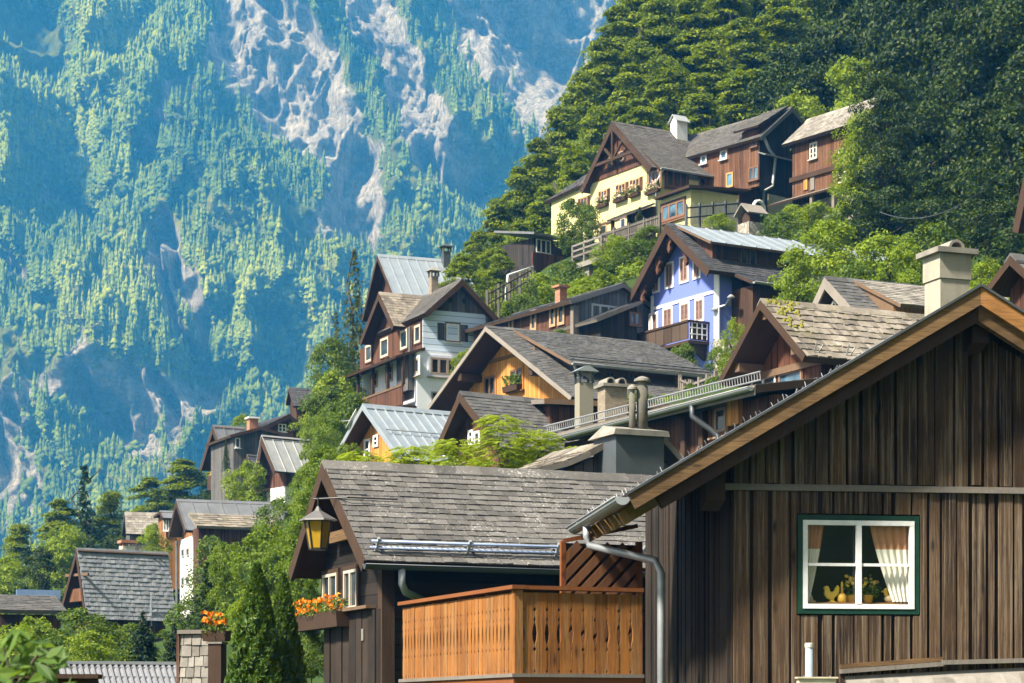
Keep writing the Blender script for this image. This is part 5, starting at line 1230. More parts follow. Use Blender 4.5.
h = House('ridge_hut', 'dark slate roof showing above the round tree at the top of the far cluster', 'hut', (289, 388.5), 135, E=(312, 389.5), Lp=(286, 404), Rp=(294, 406), length=4, drop=5, of=.2, ol=.2, orr=.2, th=.12)
h.body(W_darkV); h.roof(T_dark, 'tile', edge=W_dark, bw=.15)

# ================================================================ 16. white walled house and small neighbours
h = House('white_walled_house', 'white rendered house with larch gable and grey sheet metal roof at far left', 'house', (176.5, 500), 105, E=(236, 502), Lp=(168.5, 535), Rp=(186, 530), length=7, drop=7.5, of=.6, ol=.3, orr=.3, th=.14)
zs_ = h.g(180, 541)[1]
h.body(wood('far_larch', (.16, .07, .025), (.36, .17, .06), .2, 'V'), zs_, 99, 'upper_wall'); h.body(PL_white, -3, zs_ - .01, 'wall', .08); h.roof(M_grey, 'metal', edge=W_dark, bw=.25, seam=.7)
for pr in ((182, 549, 184.5, 557), (187, 548, 189.5, 556), (182, 577, 184.5, 586), (186.5, 576, 189, 585)): h.window('g', pr, val=h.wy0 - .08, frame=(.4, .38, .35), nx=1, ny=1, sill=False)
mb = MB(); x = h.g(177, 580, h.wy0 - .15)[0]; mb.tube([(x, h.wy0 - .16, -2), (x, h.wy0 - .16, zs_)], .06, 6); mb.build('downpipe', M_grey, h.root)
fr = frame_at(P(213, 528, 98), 66); t = empty('shingle_lean_to', 'mossy grey shingle lean-to roof in front of the white walled house', 'lean-to', fr)
s = 98 / F; mb = MB(); c = [(.9, -1.0, -.02), (.9, 3.2, -.02), (-.5, 3.2, .68), (-.5, -1.0, .68)]; mb.slab(c, .1); mb.tiles(c, .3, .26, .03); mb.build('roof', T_shake, t); mb = MB(); mb.box(-.4, -.8, -3.5, .5, 3.0, -.05); mb.build('wall', W_redV, t)
a0 = 0
h = House('small_window_house', 'little boarded house with a white window left of the white walled house', 'house', (160, 511.5), 112, yaw=72, Lp=(154, 516), Rp=('d', .9, -.4), length=2.2, drop=4, of=.2, ol=.15, orr=.2, th=.1)
h.body(wood('far_larch', (.16, .07, .025), (.36, .17, .06), .2, 'V')); h.roof(M_grey, 'plain', edge=W_dark, bw=.12)
h.window('r', (163, 519, 169, 531), frame=WH, nx=2, ny=2, val=h.wx1)
h = House('shingle_hut', 'low hut with pale shingle roof among trees at far left', 'hut', (125, 513), 120, E=(152, 513.6), Lp=(122, 534), Rp=(126.5, 534), length=4.4, drop=4, of=.2, ol=.2, orr=.2, th=.1)
h.body(W_grey); h.roof(T_shakeg, 'tile', tw=.2, tl=.18, edge=W_grey, bw=.12)
fr = frame_at(P(127, 556, 96), 65); t = empty('orange_chimney', 'squat chimney with orange tile cap behind the pale tiled roof', 'chimney', fr); s = 96 / F
mb = MB(); mb.box(-.28, -.28, -1.5, .28, .28, .42); mb.build('shaft', plaster('cream_render', (.62, .58, .46)), t); mb = MB(); mb.box(-.34, -.34, .55, .34, .34, .68); mb.build('cap', B_red, t)
mb = MB()
for i in range(4):
    for sx in (-1, 1): mb.box(sx * .25 - .03, -.27 + i * .16, .422, sx * .25 + .03, -.21 + i * .16, .548)
mb.build('vent_post', B_red, t)

# ================================================================ 17. big pale tiled roof
h = House('pale_tiled_house', 'brown boarded house with a big pale tiled roof at lower left', 'house', (77, 549), 85, E=(167, 553.5), Lp=(59, 616), Rp=(87, 619), drop=5.2, of=.6, ol=.35, orr=.45, th=.14)
h.body(W_redV); h.roof(T_grid, 'tile', tw=.2, tl=.17, tth=.035, edge=W_dark, bw=.16, jit=.04)
zz = h.g(78, 590)[1]; h.box('balcony', wood('far_brown', (.10, .045, .02), (.22, .10, .05), .18, 'V'), h.wx0 * .8, h.wy0 - .45, zz - .5, h.wx1 * .8, h.wy0 - .002, zz)
a0, a1, z0_, z1_ = h.rect('g', 72, 575, 82, 590); window(h.root, h.plane('g'), a0, a1, z0_, z1_, frame=BR, nx=2, ny=1)
mb = MB(); z = h.g(70, 577)[1]; mb.bar((h.xl * .75, h.wy0 - .5, z), (.8, h.wy0 - .5, z - .05), .08, .1); mb.build('tie_beam', W_brownL, h.root)
x_ = h.xr * .12; mb = MB()
for k in (0, .22): mb.tube([(x_, h.L * .84 + k, h.roofz(x_) + .02), (x_, h.L * .84 + k, h.roofz(x_) + .12), (x_ + .12, h.L * .84 + k, h.roofz(x_) + .16)], .03, 5)
mb.build('roof_hook', M_zincd, h.root)
q = h.r(152, 612, h.xr); mb = MB(); mb.tube([(h.xr - .05, q[0], h.zr - .2), (h.xr - .05, q[0], h.zr + 1.1)], .03, 6); mb.build('flue', M_zinc, h.root)
# 18 low flat roof with skylight strip
fr = frame_at(P(36, 612, 70), 70); t = empty('flat_roof_house', 'low house with flat brown roof and blue skylight strip at the left edge', 'house', fr); s = 70 / F
mb = MB(); mb.slab([(.9, -1.3, .0), (.9, .85, .0), (-1.6, .85, .62), (-1.6, -1.3, .62)], .1); mb.tiles([(.9, -1.3, .0), (.9, .85, .0), (-1.6, .85, .62), (-1.6, -1.3, .62)], .3, .25, .02); mb.build('roof', T_brownslate, t)
mb = MB(); mb.box(-1.4, -1.2, -2.5, .6, .7, -.12); mb.build('wall', W_darkV, t)
mb = MB(); mb.box(-1.75, -.4, .50, -1.55, 1.0, .80); mb.build('skylight', plain('blue_panel', (.17, .26, .42), .3, .2), t)
mb = MB(); mb.box(-1.72, -1.6, .52, -1.6, -1.12, .8); mb.build('vent', M_zinc, t)
# 19 ribbed roof at the bottom edge
fr = frame_at(P(64, 664, 42), 71); t = empty('ribbed_roof_shed', 'shed with grey ribbed tile roof at the bottom left', 'shed', fr); i_ = fr.inverted(); LL = 2.4
c = [(1.4, -.1, -.85), (1.4, LL, -.85), (0, LL, 0), (0, -.1, 0)]
mb = MB(); mb.slab(c, .07)
e0, e1, r1, r0 = [Vector(p) for p in c]
for i in range(22): u = (i + .5) / 22; mb.tube([e0.lerp(e1, u), r0.lerp(r1, u)], .042, 6)
for v_ in (.22, .45, .68, .9): mb.bar(e0.lerp(r0, v_) + Vector((0, 0, .012)), e1.lerp(r1, v_) + Vector((0, 0, .012)), .03, .05)
mb.build('roof', plain('ribbed_sheet', (.20, .20, .21), .6, .25), t); mb = MB(); mb.bar((0, -.12, .03), (0, LL, .03), .16, .06); mb.build('ridge_cap', M_zinc, t); mb = MB(); mb.box(-.9, 0, -2.6, .9, LL - .1, -.62); mb.build('wall', W_darkV, t)
# 20 shingled gate pillar and flower pot post
fr = frame_at(P(195, 700, 33), 14); t = empty('shingled_pillar', 'shingle clad wall end with grey cap below the orange flowers', 'pillar', fr); s = 33 / F
w = 15 * s; hh = 70 * s
mb = MB(); mb.box(-w, 0, -2.2, w, .5, hh - .06); mb.build('core', W_dark, t)
mb = MB(); mb.tiles([(-w, -.05, -.6), (w, -.05, -.6), (w, -.02, hh - .07), (-w, -.02, hh - .07)], .13, .145, .022, jit=.2); mb.build('shingle_cladding', T_shakeg, t)
mb = MB(); mb.box(-w - .03, -.08, hh - .058, w + .03, .55, hh); mb.build('cap', W_greyN, t); mb = MB(); mb.box(-w - .05, -.06, -2.2, -w - .005, .1, hh - .06); mb.build('edge_board', W_redV, t)
fr = frame_at(P(217, 700, 32), 14); s = 32 / F
t = empty('wooden_post', 'thick square wooden post between shingled pillar and tall hedge cone', 'post', fr); mb = MB(); mb.box(-.10, -.1, -2.2, .10, .12, 56 * s); mb.build('shaft', W_dark, t); mb = MB(); mb.box(-.12, -.12, 56 * s, .12, .14, 58 * s); mb.build('cap', W_greyN, t)
class _D: pass
dh = _D(); dh.fr = fr; dh.plane = lambda f, v=None: (lambda a, z, n: (a, .12 - n, z))
t = flower_box(dh, -.17, .17, 58 * s + .16, 'g', 'small dark flower box of orange blooms on top of the wooden post', 90, 'orange', .15, .24)
# 21 dark beam at bottom left edge
fr = frame_at(P(40, 690, 14), 86); t = empty('dark_parapet', 'dark plank parapet in the bottom left corner under the leafy branch', 'parapet', fr)
mb = MB(); mb.box(-.06, -.8, -1.4, .06, .36, .07); mb.build('wall', W_dark, t); mb = MB(); mb.box(-.12, -.82, .072, .12, .38, .10); mb.build('cap', W_dark, t)

# ================================================================ terrace, fences, stairs, small hut near the yellow house
fr = frame_at(P(600, 258, 108), 60); t = empty('terrace', 'timber railed terrace on a concrete pillar below the yellow house', 'terrace', fr); i_ = fr.inverted(); s = 108 / F
mb = MB(); mb.box(-2.3, -.3, -.25, .6, 2.2, 0); mb.build('deck', C_conc, t)
for (x, y) in ((-2.2, -.2), (-1.1, -.2), (.5, -.2), (.5, 1.0), (.5, 2.1), (-2.2, 1.0), (-2.2, 2.1)): mb = MB(); mb.box(x - .06, y - .06, .002, x + .06, y + .06, .95); mb.build('post', W_greyN, t)
mb = MB()
for z in (.4, .68, .95): mb.box(-2.25, -.26, z - .05, .56, -.2, z + .04); mb.box(.5, -.2, z - .05, .56, 2.15, z + .04); mb.box(-2.25, -.2, z - .05, -2.2, 2.15, z + .04)
mb.build('rail', wood('rail_grey', (.07, .06, .055), (.22, .2, .18), axis='N'), t)
mb = MB(); mb.box(-1.3, -.1, -4, -.85, .3, -.25); mb.build('pillar', C_conc, t)
fr = frame_at(P(540, 247, 118), -38); t = empty('balcony_hut', 'small brown hut with railed window band at the edge of the forest', 'hut', fr)
mb = MB(); mb.box(-.5, 0, -3, 3, 3, -.9); mb.box(-.3, .1, -.9, 3, 3, .5); mb.build('wall', W_blackV, t); mb = MB(); mb.box(-.6, -.15, -1.5, 2, -.002, -.35); mb.build('balcony', W_redV, t); mb = MB(); mb.slab([(-.8, -.5, .62), (2, -.5, .62), (2, 3, 1.3), (-.8, 3, 1.3)], .12); mb.build('roof', M_grey, t)
window(t, lambda a, z, n: (a, .1 - n, z), -.2, .8, -.3, .45, frame=(.6, .6, .58), nx=3, ny=1)
def fence(name, label, pa, Ya, pb, Yb, hgt, mat, kind='board', n=30):
    A, B = P(*pa, Ya), P(*pb, Yb); d = B - A; L = math.hypot(d.x, d.y); fr = frame_at(A, math.degrees(math.atan2(d.x, d.y))); t = empty(name, label, 'fence', fr); sl = d.z / L
    mb = MB()
    for i in range(n):
        y = L * i / n; w = L / n * (.8 if kind == 'board' else .22)
        mb.hexa([(-.012, y, y * sl - .15), (.012, y, y * sl - .15), (.012, y + w, (y + w) * sl - .15), (-.012, y + w, (y + w) * sl - .15)], [(-.012, y, y * sl + hgt), (.012, y, y * sl + hgt), (.012, y + w, (y + w) * sl + hgt), (-.012, y + w, (y + w) * sl + hgt)])
    mb.build('slats', mat, t); mb = MB(); mb.bar((.03, 0, hgt * .85), (.03, L, L * sl + hgt * .85), .03, .07); mb.bar((.03, 0, hgt * .25), (.03, L, L * sl + hgt * .25), .03, .07); mb.build('rail', mat, t)
    for i in range(5): y = L * i / 4; mb = MB(); mb.box(-.05, y - .05, y * sl - 1.5, .06, y + .05, y * sl + hgt + .08); mb.build('post', mat, t)
    return t
fence('board_fence', 'long grey board fence climbing to the yellow house annex', (600, 248), 110, (660, 229), 106, .7, wood('fence_grey', (.05, .044, .036), (.16, .14, .115), axis='N'))
fence('iron_fence', 'thin dark iron fence in front of the yellow annex wall', (686, 222), 108, (738, 217), 112, .8, M_zincd, 'iron', 40)
fence('stair_rail', 'weathered stair railing climbing left of the brick chimney', (487, 308), 96, (530, 283), 104, .7, wood('fence_grey', (.05, .044, .036), (.16, .14, .115), axis='N'), 'iron', 12)
fence('garden_rail', 'pale wooden railing of the steps below the blue house balcony', (652, 380), 78, (690, 398), 74, .55, W_greyN, 'iron', 8)
fence('garden_rail', 'pale wooden railing along the gutter below the rose bush', (684, 401), 72, (716, 389), 70, .5, W_greyN, 'iron', 14)
fr = frame_at(P(515, 285, 103), 60); t = empty('handrail', 'bent white metal handrail at the top of the hillside steps', 'handrail', fr)
A_, B_ = P(506, 291, 103), P(533, 267, 105); A_ = fr.inverted() @ A_; B_ = fr.inverted() @ B_
mb = MB(); mb.tube([A_ - Vector((0, 0, .8)), A_, A_ + Vector((0, .1, .75)), B_, B_ - Vector((0, 0, .6))], .06, 6); mb.build('tube', plain('white_tube', (.7, .72, .72), .4, .1), t, smooth=True)
fr = frame_at(P(751, 224, 106), 60); t = empty('shrine', 'tiny roofed wayside shrine on a stone plinth below the brown house', 'shrine', fr)
mb = MB(); mb.box(-.45, -.45, -2, .45, .45, .0); mb.build('plinth', S_rub, t); mb = MB(); mb.box(-.3, -.3, .002, .3, .3, .5); mb.build('body', W_dark, t)
mb = MB()
for sg in (-1, 1): mb.slab([(sg * .62, -.6, .42), (sg * .62, .6, .42), (0, .6, .95), (0, -.6, .95)], .07)
mb.build('roof', T_shakeg, t)
for px, lb in ((745, 'white rounded ornament hung under the brown house porch'),):
    fr = frame_at(P(px + 14, 209, 113.5), -40); t = empty('ring', lb, 'ring', fr); mb = MB(); mb.tube([(.42 * math.cos(a * .5236), 0, .42 * math.sin(a * .5236)) for a in range(11)], .09, 6); mb.build('body', PL_white, t)  # curved white shape of uncertain use, drawn as an open ring
# people-sized detail : overhead wires
def wire(label, a, Ya, b, Yb, sag=.6):
    A, B = P(*a, Ya), P(*b, Yb); fr = Matrix.Translation(A); n = 14; mb = MB()
    mb.tube([(B - A) * (i / n) - Vector((0, 0, sag * 4 * (i / n) * (1 - i / n))) for i in range(n + 1)], .018, 4); o = mb.build('overhead_wire', M_zincd, None, fr); tag(o, label, 'wire')
wire('overhead wire running from blue house dormer towards the right', (712, 262), 90, (775, 247), 92, .1)
wire('overhead wire crossing the dark trees at far right', (880, 212), 95, (1000, 175), 80, .8)
# ================================================================ terrain
CP = []
def cp(px, py, Y): p = P(px, py, Y); CP.append((p.x, p.y, p.z))
for X in (-14, -5, 3, 12, 22):
    for Y in (-25, 0, 14, 30): CP.append((X, Y, -1.6 + (0 if Y < 30 else .0)))
for a in [(0, 690, 48), (100, 690, 48), (200, 700, 40), (60, 668, 62), (150, 665, 62), (300, 695, 42), (110, 652, 86), (20, 640, 80), (195, 622, 104), (140, 600, 116), (190, 668, 70), (200, 655, 86), (245, 660, 70), (235, 612, 100), (250, 570, 110), (280, 640, 56), (300, 610, 66), (60, 600, 130), (0, 615, 130),
          (260, 530, 121), (225, 510, 134), (290, 470, 132), (330, 540, 66), (380, 490, 66), (470, 490, 62), (560, 500, 58), (640, 470, 52), (740, 450, 50), (450, 440, 78), (560, 430, 78), (620, 445, 76),
          (340, 440, 96), (430, 415, 96), (480, 360, 100), (560, 350, 91), (640, 392, 87), (720, 392, 86), (790, 370, 86), (690, 425, 76), (700, 440, 60), (830, 340, 62), (920, 340, 62), (1000, 340, 45), (1100, 330, 45),
          (560, 300, 104), (640, 262, 108), (740, 238, 108), (590, 256, 116), (640, 240, 118), (720, 226, 118), (800, 224, 114), (860, 216, 110), (540, 270, 122), (500, 300, 118), (470, 330, 125),
          (900, 250, 100), (980, 240, 90), (1060, 200, 90), (440, 380, 128), (400, 420, 135), (340, 460, 140), (280, 500, 150), (200, 560, 165), (80, 600, 175), (-80, 620, 150), (-100, 660, 90), (-100, 690, 50)]: cp(*a)
for a in [(480, 300, 150), (540, 225, 155), (600, 150, 160), (680, 90, 160), (800, 40, 160), (950, 20, 160), (900, 120, 130), (1000, 90, 130), (760, 150, 140), (680, 170, 138), (1100, 60, 130), (1200, -50, 160), (430, 400, 165), (560, 120, 200), (700, -60, 200), (900, -120, 200), (1100, -200, 200), (360, 470, 185)]: cp(*a)
for a in [(-40, 250, 6), (-60, 160, -1), (-10, 260, 8), (20, 270, 40), (70, 260, 120), (90, 150, 105), (80, 60, 60), (70, 20, 36), (60, -20, 20), (40, 60, 26), (40, 10, 8), (-60, 60, -3), (-50, 0, -3), (-60, 100, -1)]: CP.append(a)
CPn = np.array(CP, float); NP_ = len(CPn)
def _k(r2): return np.where(r2 > 0, .5 * r2 * np.log(np.maximum(r2, 1e-9)), 0)
_d2 = ((CPn[:, None, :2] - CPn[None, :, :2]) ** 2).sum(-1); _A = np.zeros((NP_ + 3, NP_ + 3)); _A[:NP_, :NP_] = _k(_d2) + np.eye(NP_) * 6.0
_A[:NP_, NP_] = 1; _A[:NP_, NP_ + 1:] = CPn[:, :2]; _A[NP_:, :NP_] = _A[:NP_, NP_:].T
_w = np.linalg.solve(_A, np.concatenate([CPn[:, 2], np.zeros(3)]))
def ground_np(X, Y):
    q = np.stack([X.ravel(), Y.ravel()], -1); out = np.zeros(len(q))
    for i in range(0, len(q), 4000):
        b = q[i:i + 4000]; out[i:i + 4000] = _k(((b[:, None] - CPn[None, :, :2]) ** 2).sum(-1)) @ _w[:NP_] + _w[NP_] + b @ _w[NP_ + 1:]
    return out.reshape(X.shape)
def ground(x, y): return float(ground_np(np.array([x]), np.array([y]))[0])
def vnoise(x, y, seed=0):
    xi = np.floor(x).astype(np.int64); yi = np.floor(y).astype(np.int64); xf = x - xi; yf = y - yi
    def hsh(a, b):
        n = (a * 374761393 + b * 668265263 + seed * 1442695041) & 0x7fffffff; n = ((n ^ (n >> 13)) * 1274126177) & 0x7fffffff; return ((n ^ (n >> 16)) & 0xffff) / 65535.0
    u = xf * xf * (3 - 2 * xf); v = yf * yf * (3 - 2 * yf)
    return (hsh(xi, yi) * (1 - u) + hsh(xi + 1, yi) * u) * (1 - v) + (hsh(xi, yi + 1) * (1 - u) + hsh(xi + 1, yi + 1) * u) * v
def fbm(x, y, o=5, seed=0, ridged=False):
    s = 0; a = .5; t = 0
    for i in range(o):
        n = vnoise(x * 2 ** i + 17.3 * i, y * 2 ** i - 9.1 * i, seed + i)
        if ridged: n = 1 - np.abs(2 * n - 1)
        s = s + a * n; t += a; a *= .5
    return s / t
def smooth(a, b, x): t = np.clip((x - a) / (b - a), 0, 1); return t * t * (3 - 2 * t)
def grid_mesh(name, X, Y, Z, m, sm=True):
    n, k = X.shape; me = bpy.data.meshes.new(name)
    me.vertices.add(n * k); me.vertices.foreach_set('co', np.stack([X, Y, Z], -1).reshape(-1).astype(np.float32))
    idx = np.arange(n * k).reshape(n, k); q = np.stack([idx[:-1, :-1], idx[:-1, 1:], idx[1:, 1:], idx[1:, :-1]], -1).reshape(-1, 4)
    set_quads(me, q, m, sm); return me
def set_quads(me, q, m, sm=False):
    nf = len(q); me.loops.add(nf * 4); me.loops.foreach_set('vertex_index', q.reshape(-1).astype(np.int32))
    me.polygons.add(nf); me.polygons.foreach_set('loop_start', np.arange(0, nf * 4, 4, dtype=np.int32))
    me.polygons.foreach_set('loop_total', np.full(nf, 4, dtype=np.int32)) if False else None
    me.polygons.foreach_set('use_smooth', np.full(nf, sm))
    for mm in (m if isinstance(m, (list, tuple)) else [m]): me.materials.append(mm)
    me.update(calc_edges=True); me.validate()
ax = np.concatenate([[-4000, -2500, -1500, -900, -500, -250, -160], np.arange(-110, 131, 2.0), [170, 260, 500, 900, 1500, 2500, 4000]])
ay = np.concatenate([[-3000, -1200, -500, -200, -90], np.arange(-50, 281, 2.0), [320, 380, 500, 700, 1000, 1300, 2200, 4000]])
X, Y = np.meshgrid(ax, ay, indexing='xy'); Z = ground_np(np.clip(X, -110, 130), np.clip(Y, -50, 280))
far = np.maximum(smooth(250, 420, Y), np.maximum(smooth(90, 260, -X), 0)); far = np.where(X > 150, smooth(300, 700, Y), far); Z = Z * (1 - far) + (-30) * far
Z = Z + np.clip((X - 95) * 1.25, 0, 620) * smooth(95, 150, X) * (1 - smooth(260, 420, Y)) + (fbm(X * .13, Y * .13, 3, 5) - .5) * 1.2 * (np.abs(X) < 130) * (Y > 36)  # adds a steep unseen rise at right, heightened to block sun from there
@memo
def ground_mat(name='hillside_grass'):
    t = NT(name); tc = t.n('TexCoord').outputs['Object']; n1 = t.noise(tc, .35, 6, .7); n2 = t.noise(tc, 3.0, 5, .7)
    c = t.ramp(t.math('ADD', t.math('MULTIPLY', n1, .6), t.math('MULTIPLY', n2, .4)), [(.3, (.015, .028, .008)), (.55, (.04, .068, .014)), (.75, (.08, .085, .03))])
    t.base(c, .95, 0, .1); t.bump(n2, .8, .2); return t.m
o = link('ground', grid_mesh('ground', X, Y, Z, ground_mat())); tag(o, None, None, kind='structure')

# ================================================================ foliage
def cards(c, n, ln, wd, droop=0.0):
    """one kite-shaped leaf per row of c (centres) facing n"""
    N = len(c); n = n / np.maximum(1e-6, np.linalg.norm(n, axis=1, keepdims=True))
    r = nrg.normal(size=(N, 3)); t = np.cross(n, r); t /= np.maximum(1e-6, np.linalg.norm(t, axis=1, keepdims=True)); t[:, 2] -= droop; b = np.cross(n, t)
    b /= np.maximum(1e-6, np.linalg.norm(b, axis=1, keepdims=True))
    ln = np.broadcast_to(ln, (N,))[:, None]; wd = np.broadcast_to(wd, (N,))[:, None]
    return np.stack([c - t * ln * .5, c + b * wd * .5 - t * ln * .05, c + t * ln * .5 - n * ln * .08, c - b * wd * .5 - t * ln * .05], 1).reshape(-1, 3)
def leaf_mesh(name, v, m):
    me = bpy.data.meshes.new(name); me.vertices.add(len(v)); me.vertices.foreach_set('co', v.reshape(-1).astype(np.float32)); set_quads(me, np.arange(len(v)).reshape(-1, 4), m); return me
def uni(a, b, n): return nrg.uniform(a, b, n)
def broad(ncl, nlf, leaf_, prof, h=1.0, r=.35, cs=.3, flat=.35, up=.9, lump=.3, lo=.1, asp=.6, shell=.55):
    """crown of flattened leafy boughs. h height, r radius, cs bough size relative to r"""
    V = []
    ph = uni(0, 6.28, 6)
    for i in range(ncl):
        t = lo + (1 - lo) * (i + nrg.random()) / ncl; a = uni(0, 6.283, 1)[0]
        R = r * prof(t) * (1 + lump * (math.sin(2 * a + ph[0] + 5 * t) * .5 + math.sin(3 * a + ph[1] - 9 * t) * .3 + math.sin(5 * a + ph[2] + 14 * t) * .3))
        q = (shell + (1 - shell) * nrg.random()) if nrg.random() < .8 else nrg.random() * .6
        c = np.array([math.cos(a) * R * q, math.sin(a) * R * q, h * t])
        s = cs * r * uni(.6, 1.25, 1)[0] * (.55 + .45 * prof(t)); n = int(nlf * uni(.6, 1.3, 1)[0])
        out = np.array([math.cos(a), math.sin(a), 0]); d = nrg.normal(size=(n, 3)); d /= np.maximum(.3, np.linalg.norm(d, axis=1, keepdims=True)); d *= (uni(.15, 1, n) ** .5)[:, None]
        p = c + d * np.array([s, s, s * flat]); rr = (d @ out); p[:, 2] -= s * .30 * np.maximum(0, rr) ** 1.0 * (.6 + flat)
        nn = nrg.normal(size=(n, 3)) * .55 + np.array([0, 0, up]) + out * .35 + d * np.array([.5, .5, .4])
        V.append(cards(p, nn, leaf_ * uni(.7, 1.3, n), leaf_ * asp * uni(.7, 1.2, n)))
    return np.concatenate(V)
dome = lambda t: max(.06, math.sqrt(max(0, 1 - ((t - .42) / .6) ** 2)))
beechp = lambda t: max(.05, (1 - t) ** .62 * min(1, (t + .25) / .5) * 1.25)
ballp = lambda t: max(.08, math.sqrt(max(0, 1 - (2 * t - .95) ** 2)))
conep = lambda t: max(.02, (1 - t) ** .8)
def spruce(nw, leaf_, h=1.0, r=.22, lo=.08, nb=9, dens=26):
    V = []
    for i in range(nw):
        t = lo + (1 - lo) * (i / nw) ** .95; R = r * (1 - t) ** .85 * uni(.8, 1.15, 1)[0] + .008
        for j in range(nb if t < .75 else 5):
            a = uni(0, 6.283, 1)[0]; n = max(5, int(dens * R / r)); u = uni(.1, 1, n); RR = R * uni(.7, 1.1, 1)[0]
            wid = nrg.normal(size=n) * RR * .16 * (1.1 - u)
            p = np.stack([math.cos(a) * RR * u - math.sin(a) * wid, math.sin(a) * RR * u + math.cos(a) * wid, h * t - RR * .45 * u ** 1.4 + uni(-.01, .008, n) * h], -1)
            V.append(cards(p, nrg.normal(size=(n, 3)) * .6 + np.array([math.cos(a) * .5, math.sin(a) * .5, .9]), leaf_ * uni(.7, 1.3, n), leaf_ * .4, .3))
    return np.concatenate(V)
def thuja(n, leaf_, r=.19):
    t = uni(0, 1, n) ** 1.25; a = uni(0, 6.283, n); lum = 1 + .08 * np.sin(a * 5 + t * 17) + .07 * np.sin(a * 9 - t * 41) + .06 * np.sin(a * 14 + t * 67)
    R = r * (np.minimum(1, (1 - t) * 1.25) ** .8) * np.minimum(1, .86 + t) * lum * (1 - .35 * uni(0, 1, n) ** 2.2)
    p = np.stack([np.cos(a) * R, np.sin(a) * R, t * .985], -1); out = np.stack([np.cos(a), np.sin(a), np.full(n, .25)], -1)
    nn = out * .6 + nrg.normal(size=(n, 3)) * .55; nn /= np.linalg.norm(nn, axis=1, keepdims=True)
    tt = np.array([0, 0, 1.0]) + out * .75 + nrg.normal(size=(n, 3)) * .28; tt -= nn * (tt * nn).sum(1, keepdims=True); tt /= np.linalg.norm(tt, axis=1, keepdims=True); b = np.cross(nn, tt)
    ln = (leaf_ * uni(.7, 1.35, n))[:, None]; w = ln * .42
    return np.stack([p - tt * ln * .4, p + b * w * .5, p + tt * ln * .6, p - b * w * .5], 1).reshape(-1, 3)
def pinnate(nst, leaf_, h=1.0, r=.5, nl=9):
    """arching compound leaves : paired leaflets along drooping stalks"""
    V = []
    for i in range(nst):
        t = uni(.12, 1, 1)[0]; a = uni(0, 6.283, 1)[0]; R = r * dome(t) * uni(.2, 1, 1)[0] ** .6 * (.75 + .45 * math.sin(3 * a + 4 * t) * math.sin(2 * a + 9 * t))
        o = np.array([math.cos(a) * R, math.sin(a) * R, h * t]); L = leaf_ * nl * .42 * uni(.8, 1.2, 1)[0]; dirn = a + uni(-.9, .9, 1)[0]; d = np.array([math.cos(dirn), math.sin(dirn), 0]); s_ = np.array([-d[1], d[0], 0])
        for k in range(nl):
            u = (k + 1) / nl; c = o + d * L * u + np.array([0, 0, L * (.30 * u - .42 * u * u)])
            for sg in (-1, 1):
                t_ = s_ * sg * .8 + d * .55 + np.array([0, 0, -.25]); t_ /= np.linalg.norm(t_); n_ = np.array([0, 0, 1.0]) + nrg.normal(size=3) * .25 + d * .2; n_ -= t_ * (n_ @ t_); n_ /= np.linalg.norm(n_); b_ = np.cross(n_, t_)
                l_ = leaf_ * uni(.8, 1.2, 1)[0] * (1.1 - .4 * abs(u - .5)); V.append(np.stack([c, c + t_ * l_ * .45 + b_ * l_ * .17, c + t_ * l_, c + t_ * l_ * .45 - b_ * l_ * .17]))
    return np.concatenate(V)
def trunk_mesh(name, h, r, top=.8, limbs=7, spread=.5, mat_=None, seed=0):
    mb = MB(); q = random.Random(seed); pts = [Vector((q.uniform(-.015, .015) * i, q.uniform(-.015, .015) * i, h * top * i / 6 - (.12 * h if i == 0 else 0))) for i in range(7)]
    mb.tube(pts, [r * (1 - .13 * i) for i in range(7)], 7)
    for k in range(limbs):
        i = q.randint(2, 5); a = q.uniform(0, 6.28); L = spread * q.uniform(.5, .9); p = pts[i]
        mb.tube([p, p + Vector((math.cos(a) * L * .5, math.sin(a) * L * .5, h * .09)), p + Vector((math.cos(a) * L, math.sin(a) * L, h * .16))], [r * .45, r * .3, r * .1], 5)
    me = bpy.data.meshes.new(name); me.from_pydata(mb.v, [], mb.f); me.materials.append(mat_ or BARK); me.update(); return me
BARK = wood('tree_bark', (.035, .027, .02), (.13, .105, .08), axis='N', streak=.7)
LF_beech = leaf('beech_leaves', (.03, .078, .003), (.15, .21, .004), .42, (.34, .37, .006)); LF_dark = leaf('dark_leaves', (.007, .020, .003), (.028, .054, .004), .3, (.085, .12, .006))
LF_bright = leaf('bright_leaves', (.08, .15, .008), (.20, .28, .014), .42, (.32, .36, .025)); LF_bush = leaf('bush_leaves', (.03, .075, .008), (.095, .155, .014), .35, (.19, .22, .022))
LF_spruce = leaf('spruce_needles', (.014, .036, .008), (.05, .085, .014), .2); LF_thuja = leaf('hedge_sprays', (.016, .048, .006), (.06, .115, .010), .25, (.12, .17, .014)); LF_thd = leaf('dark_hedge_sprays', (.008, .026, .008), (.028, .055, .014), .2)
LF_maple = leaf('maple_leaves', (.13, .21, .008), (.26, .33, .014), .45, (.40, .42, .03)); LF_olive = leaf('olive_leaves', (.05, .075, .018), (.13, .155, .045), .35)
TPL = {}
def tpl(kind, mesh, tr): TPL.setdefault(kind, []).append((mesh, tr))
def T(nm, h, r, limbs=7, sp=.3, top=.8, seed=0): return trunk_mesh(nm, h, r, top, limbs, sp, None, seed)
for k in range(4): tpl('beech', leaf_mesh('beech_crown', broad(90, 270, .0185, beechp, 1, .27, .42, .24, 1.25, .5, .06), LF_beech), T('beech_trunk', 1, .017, 8, .16, .85, k))
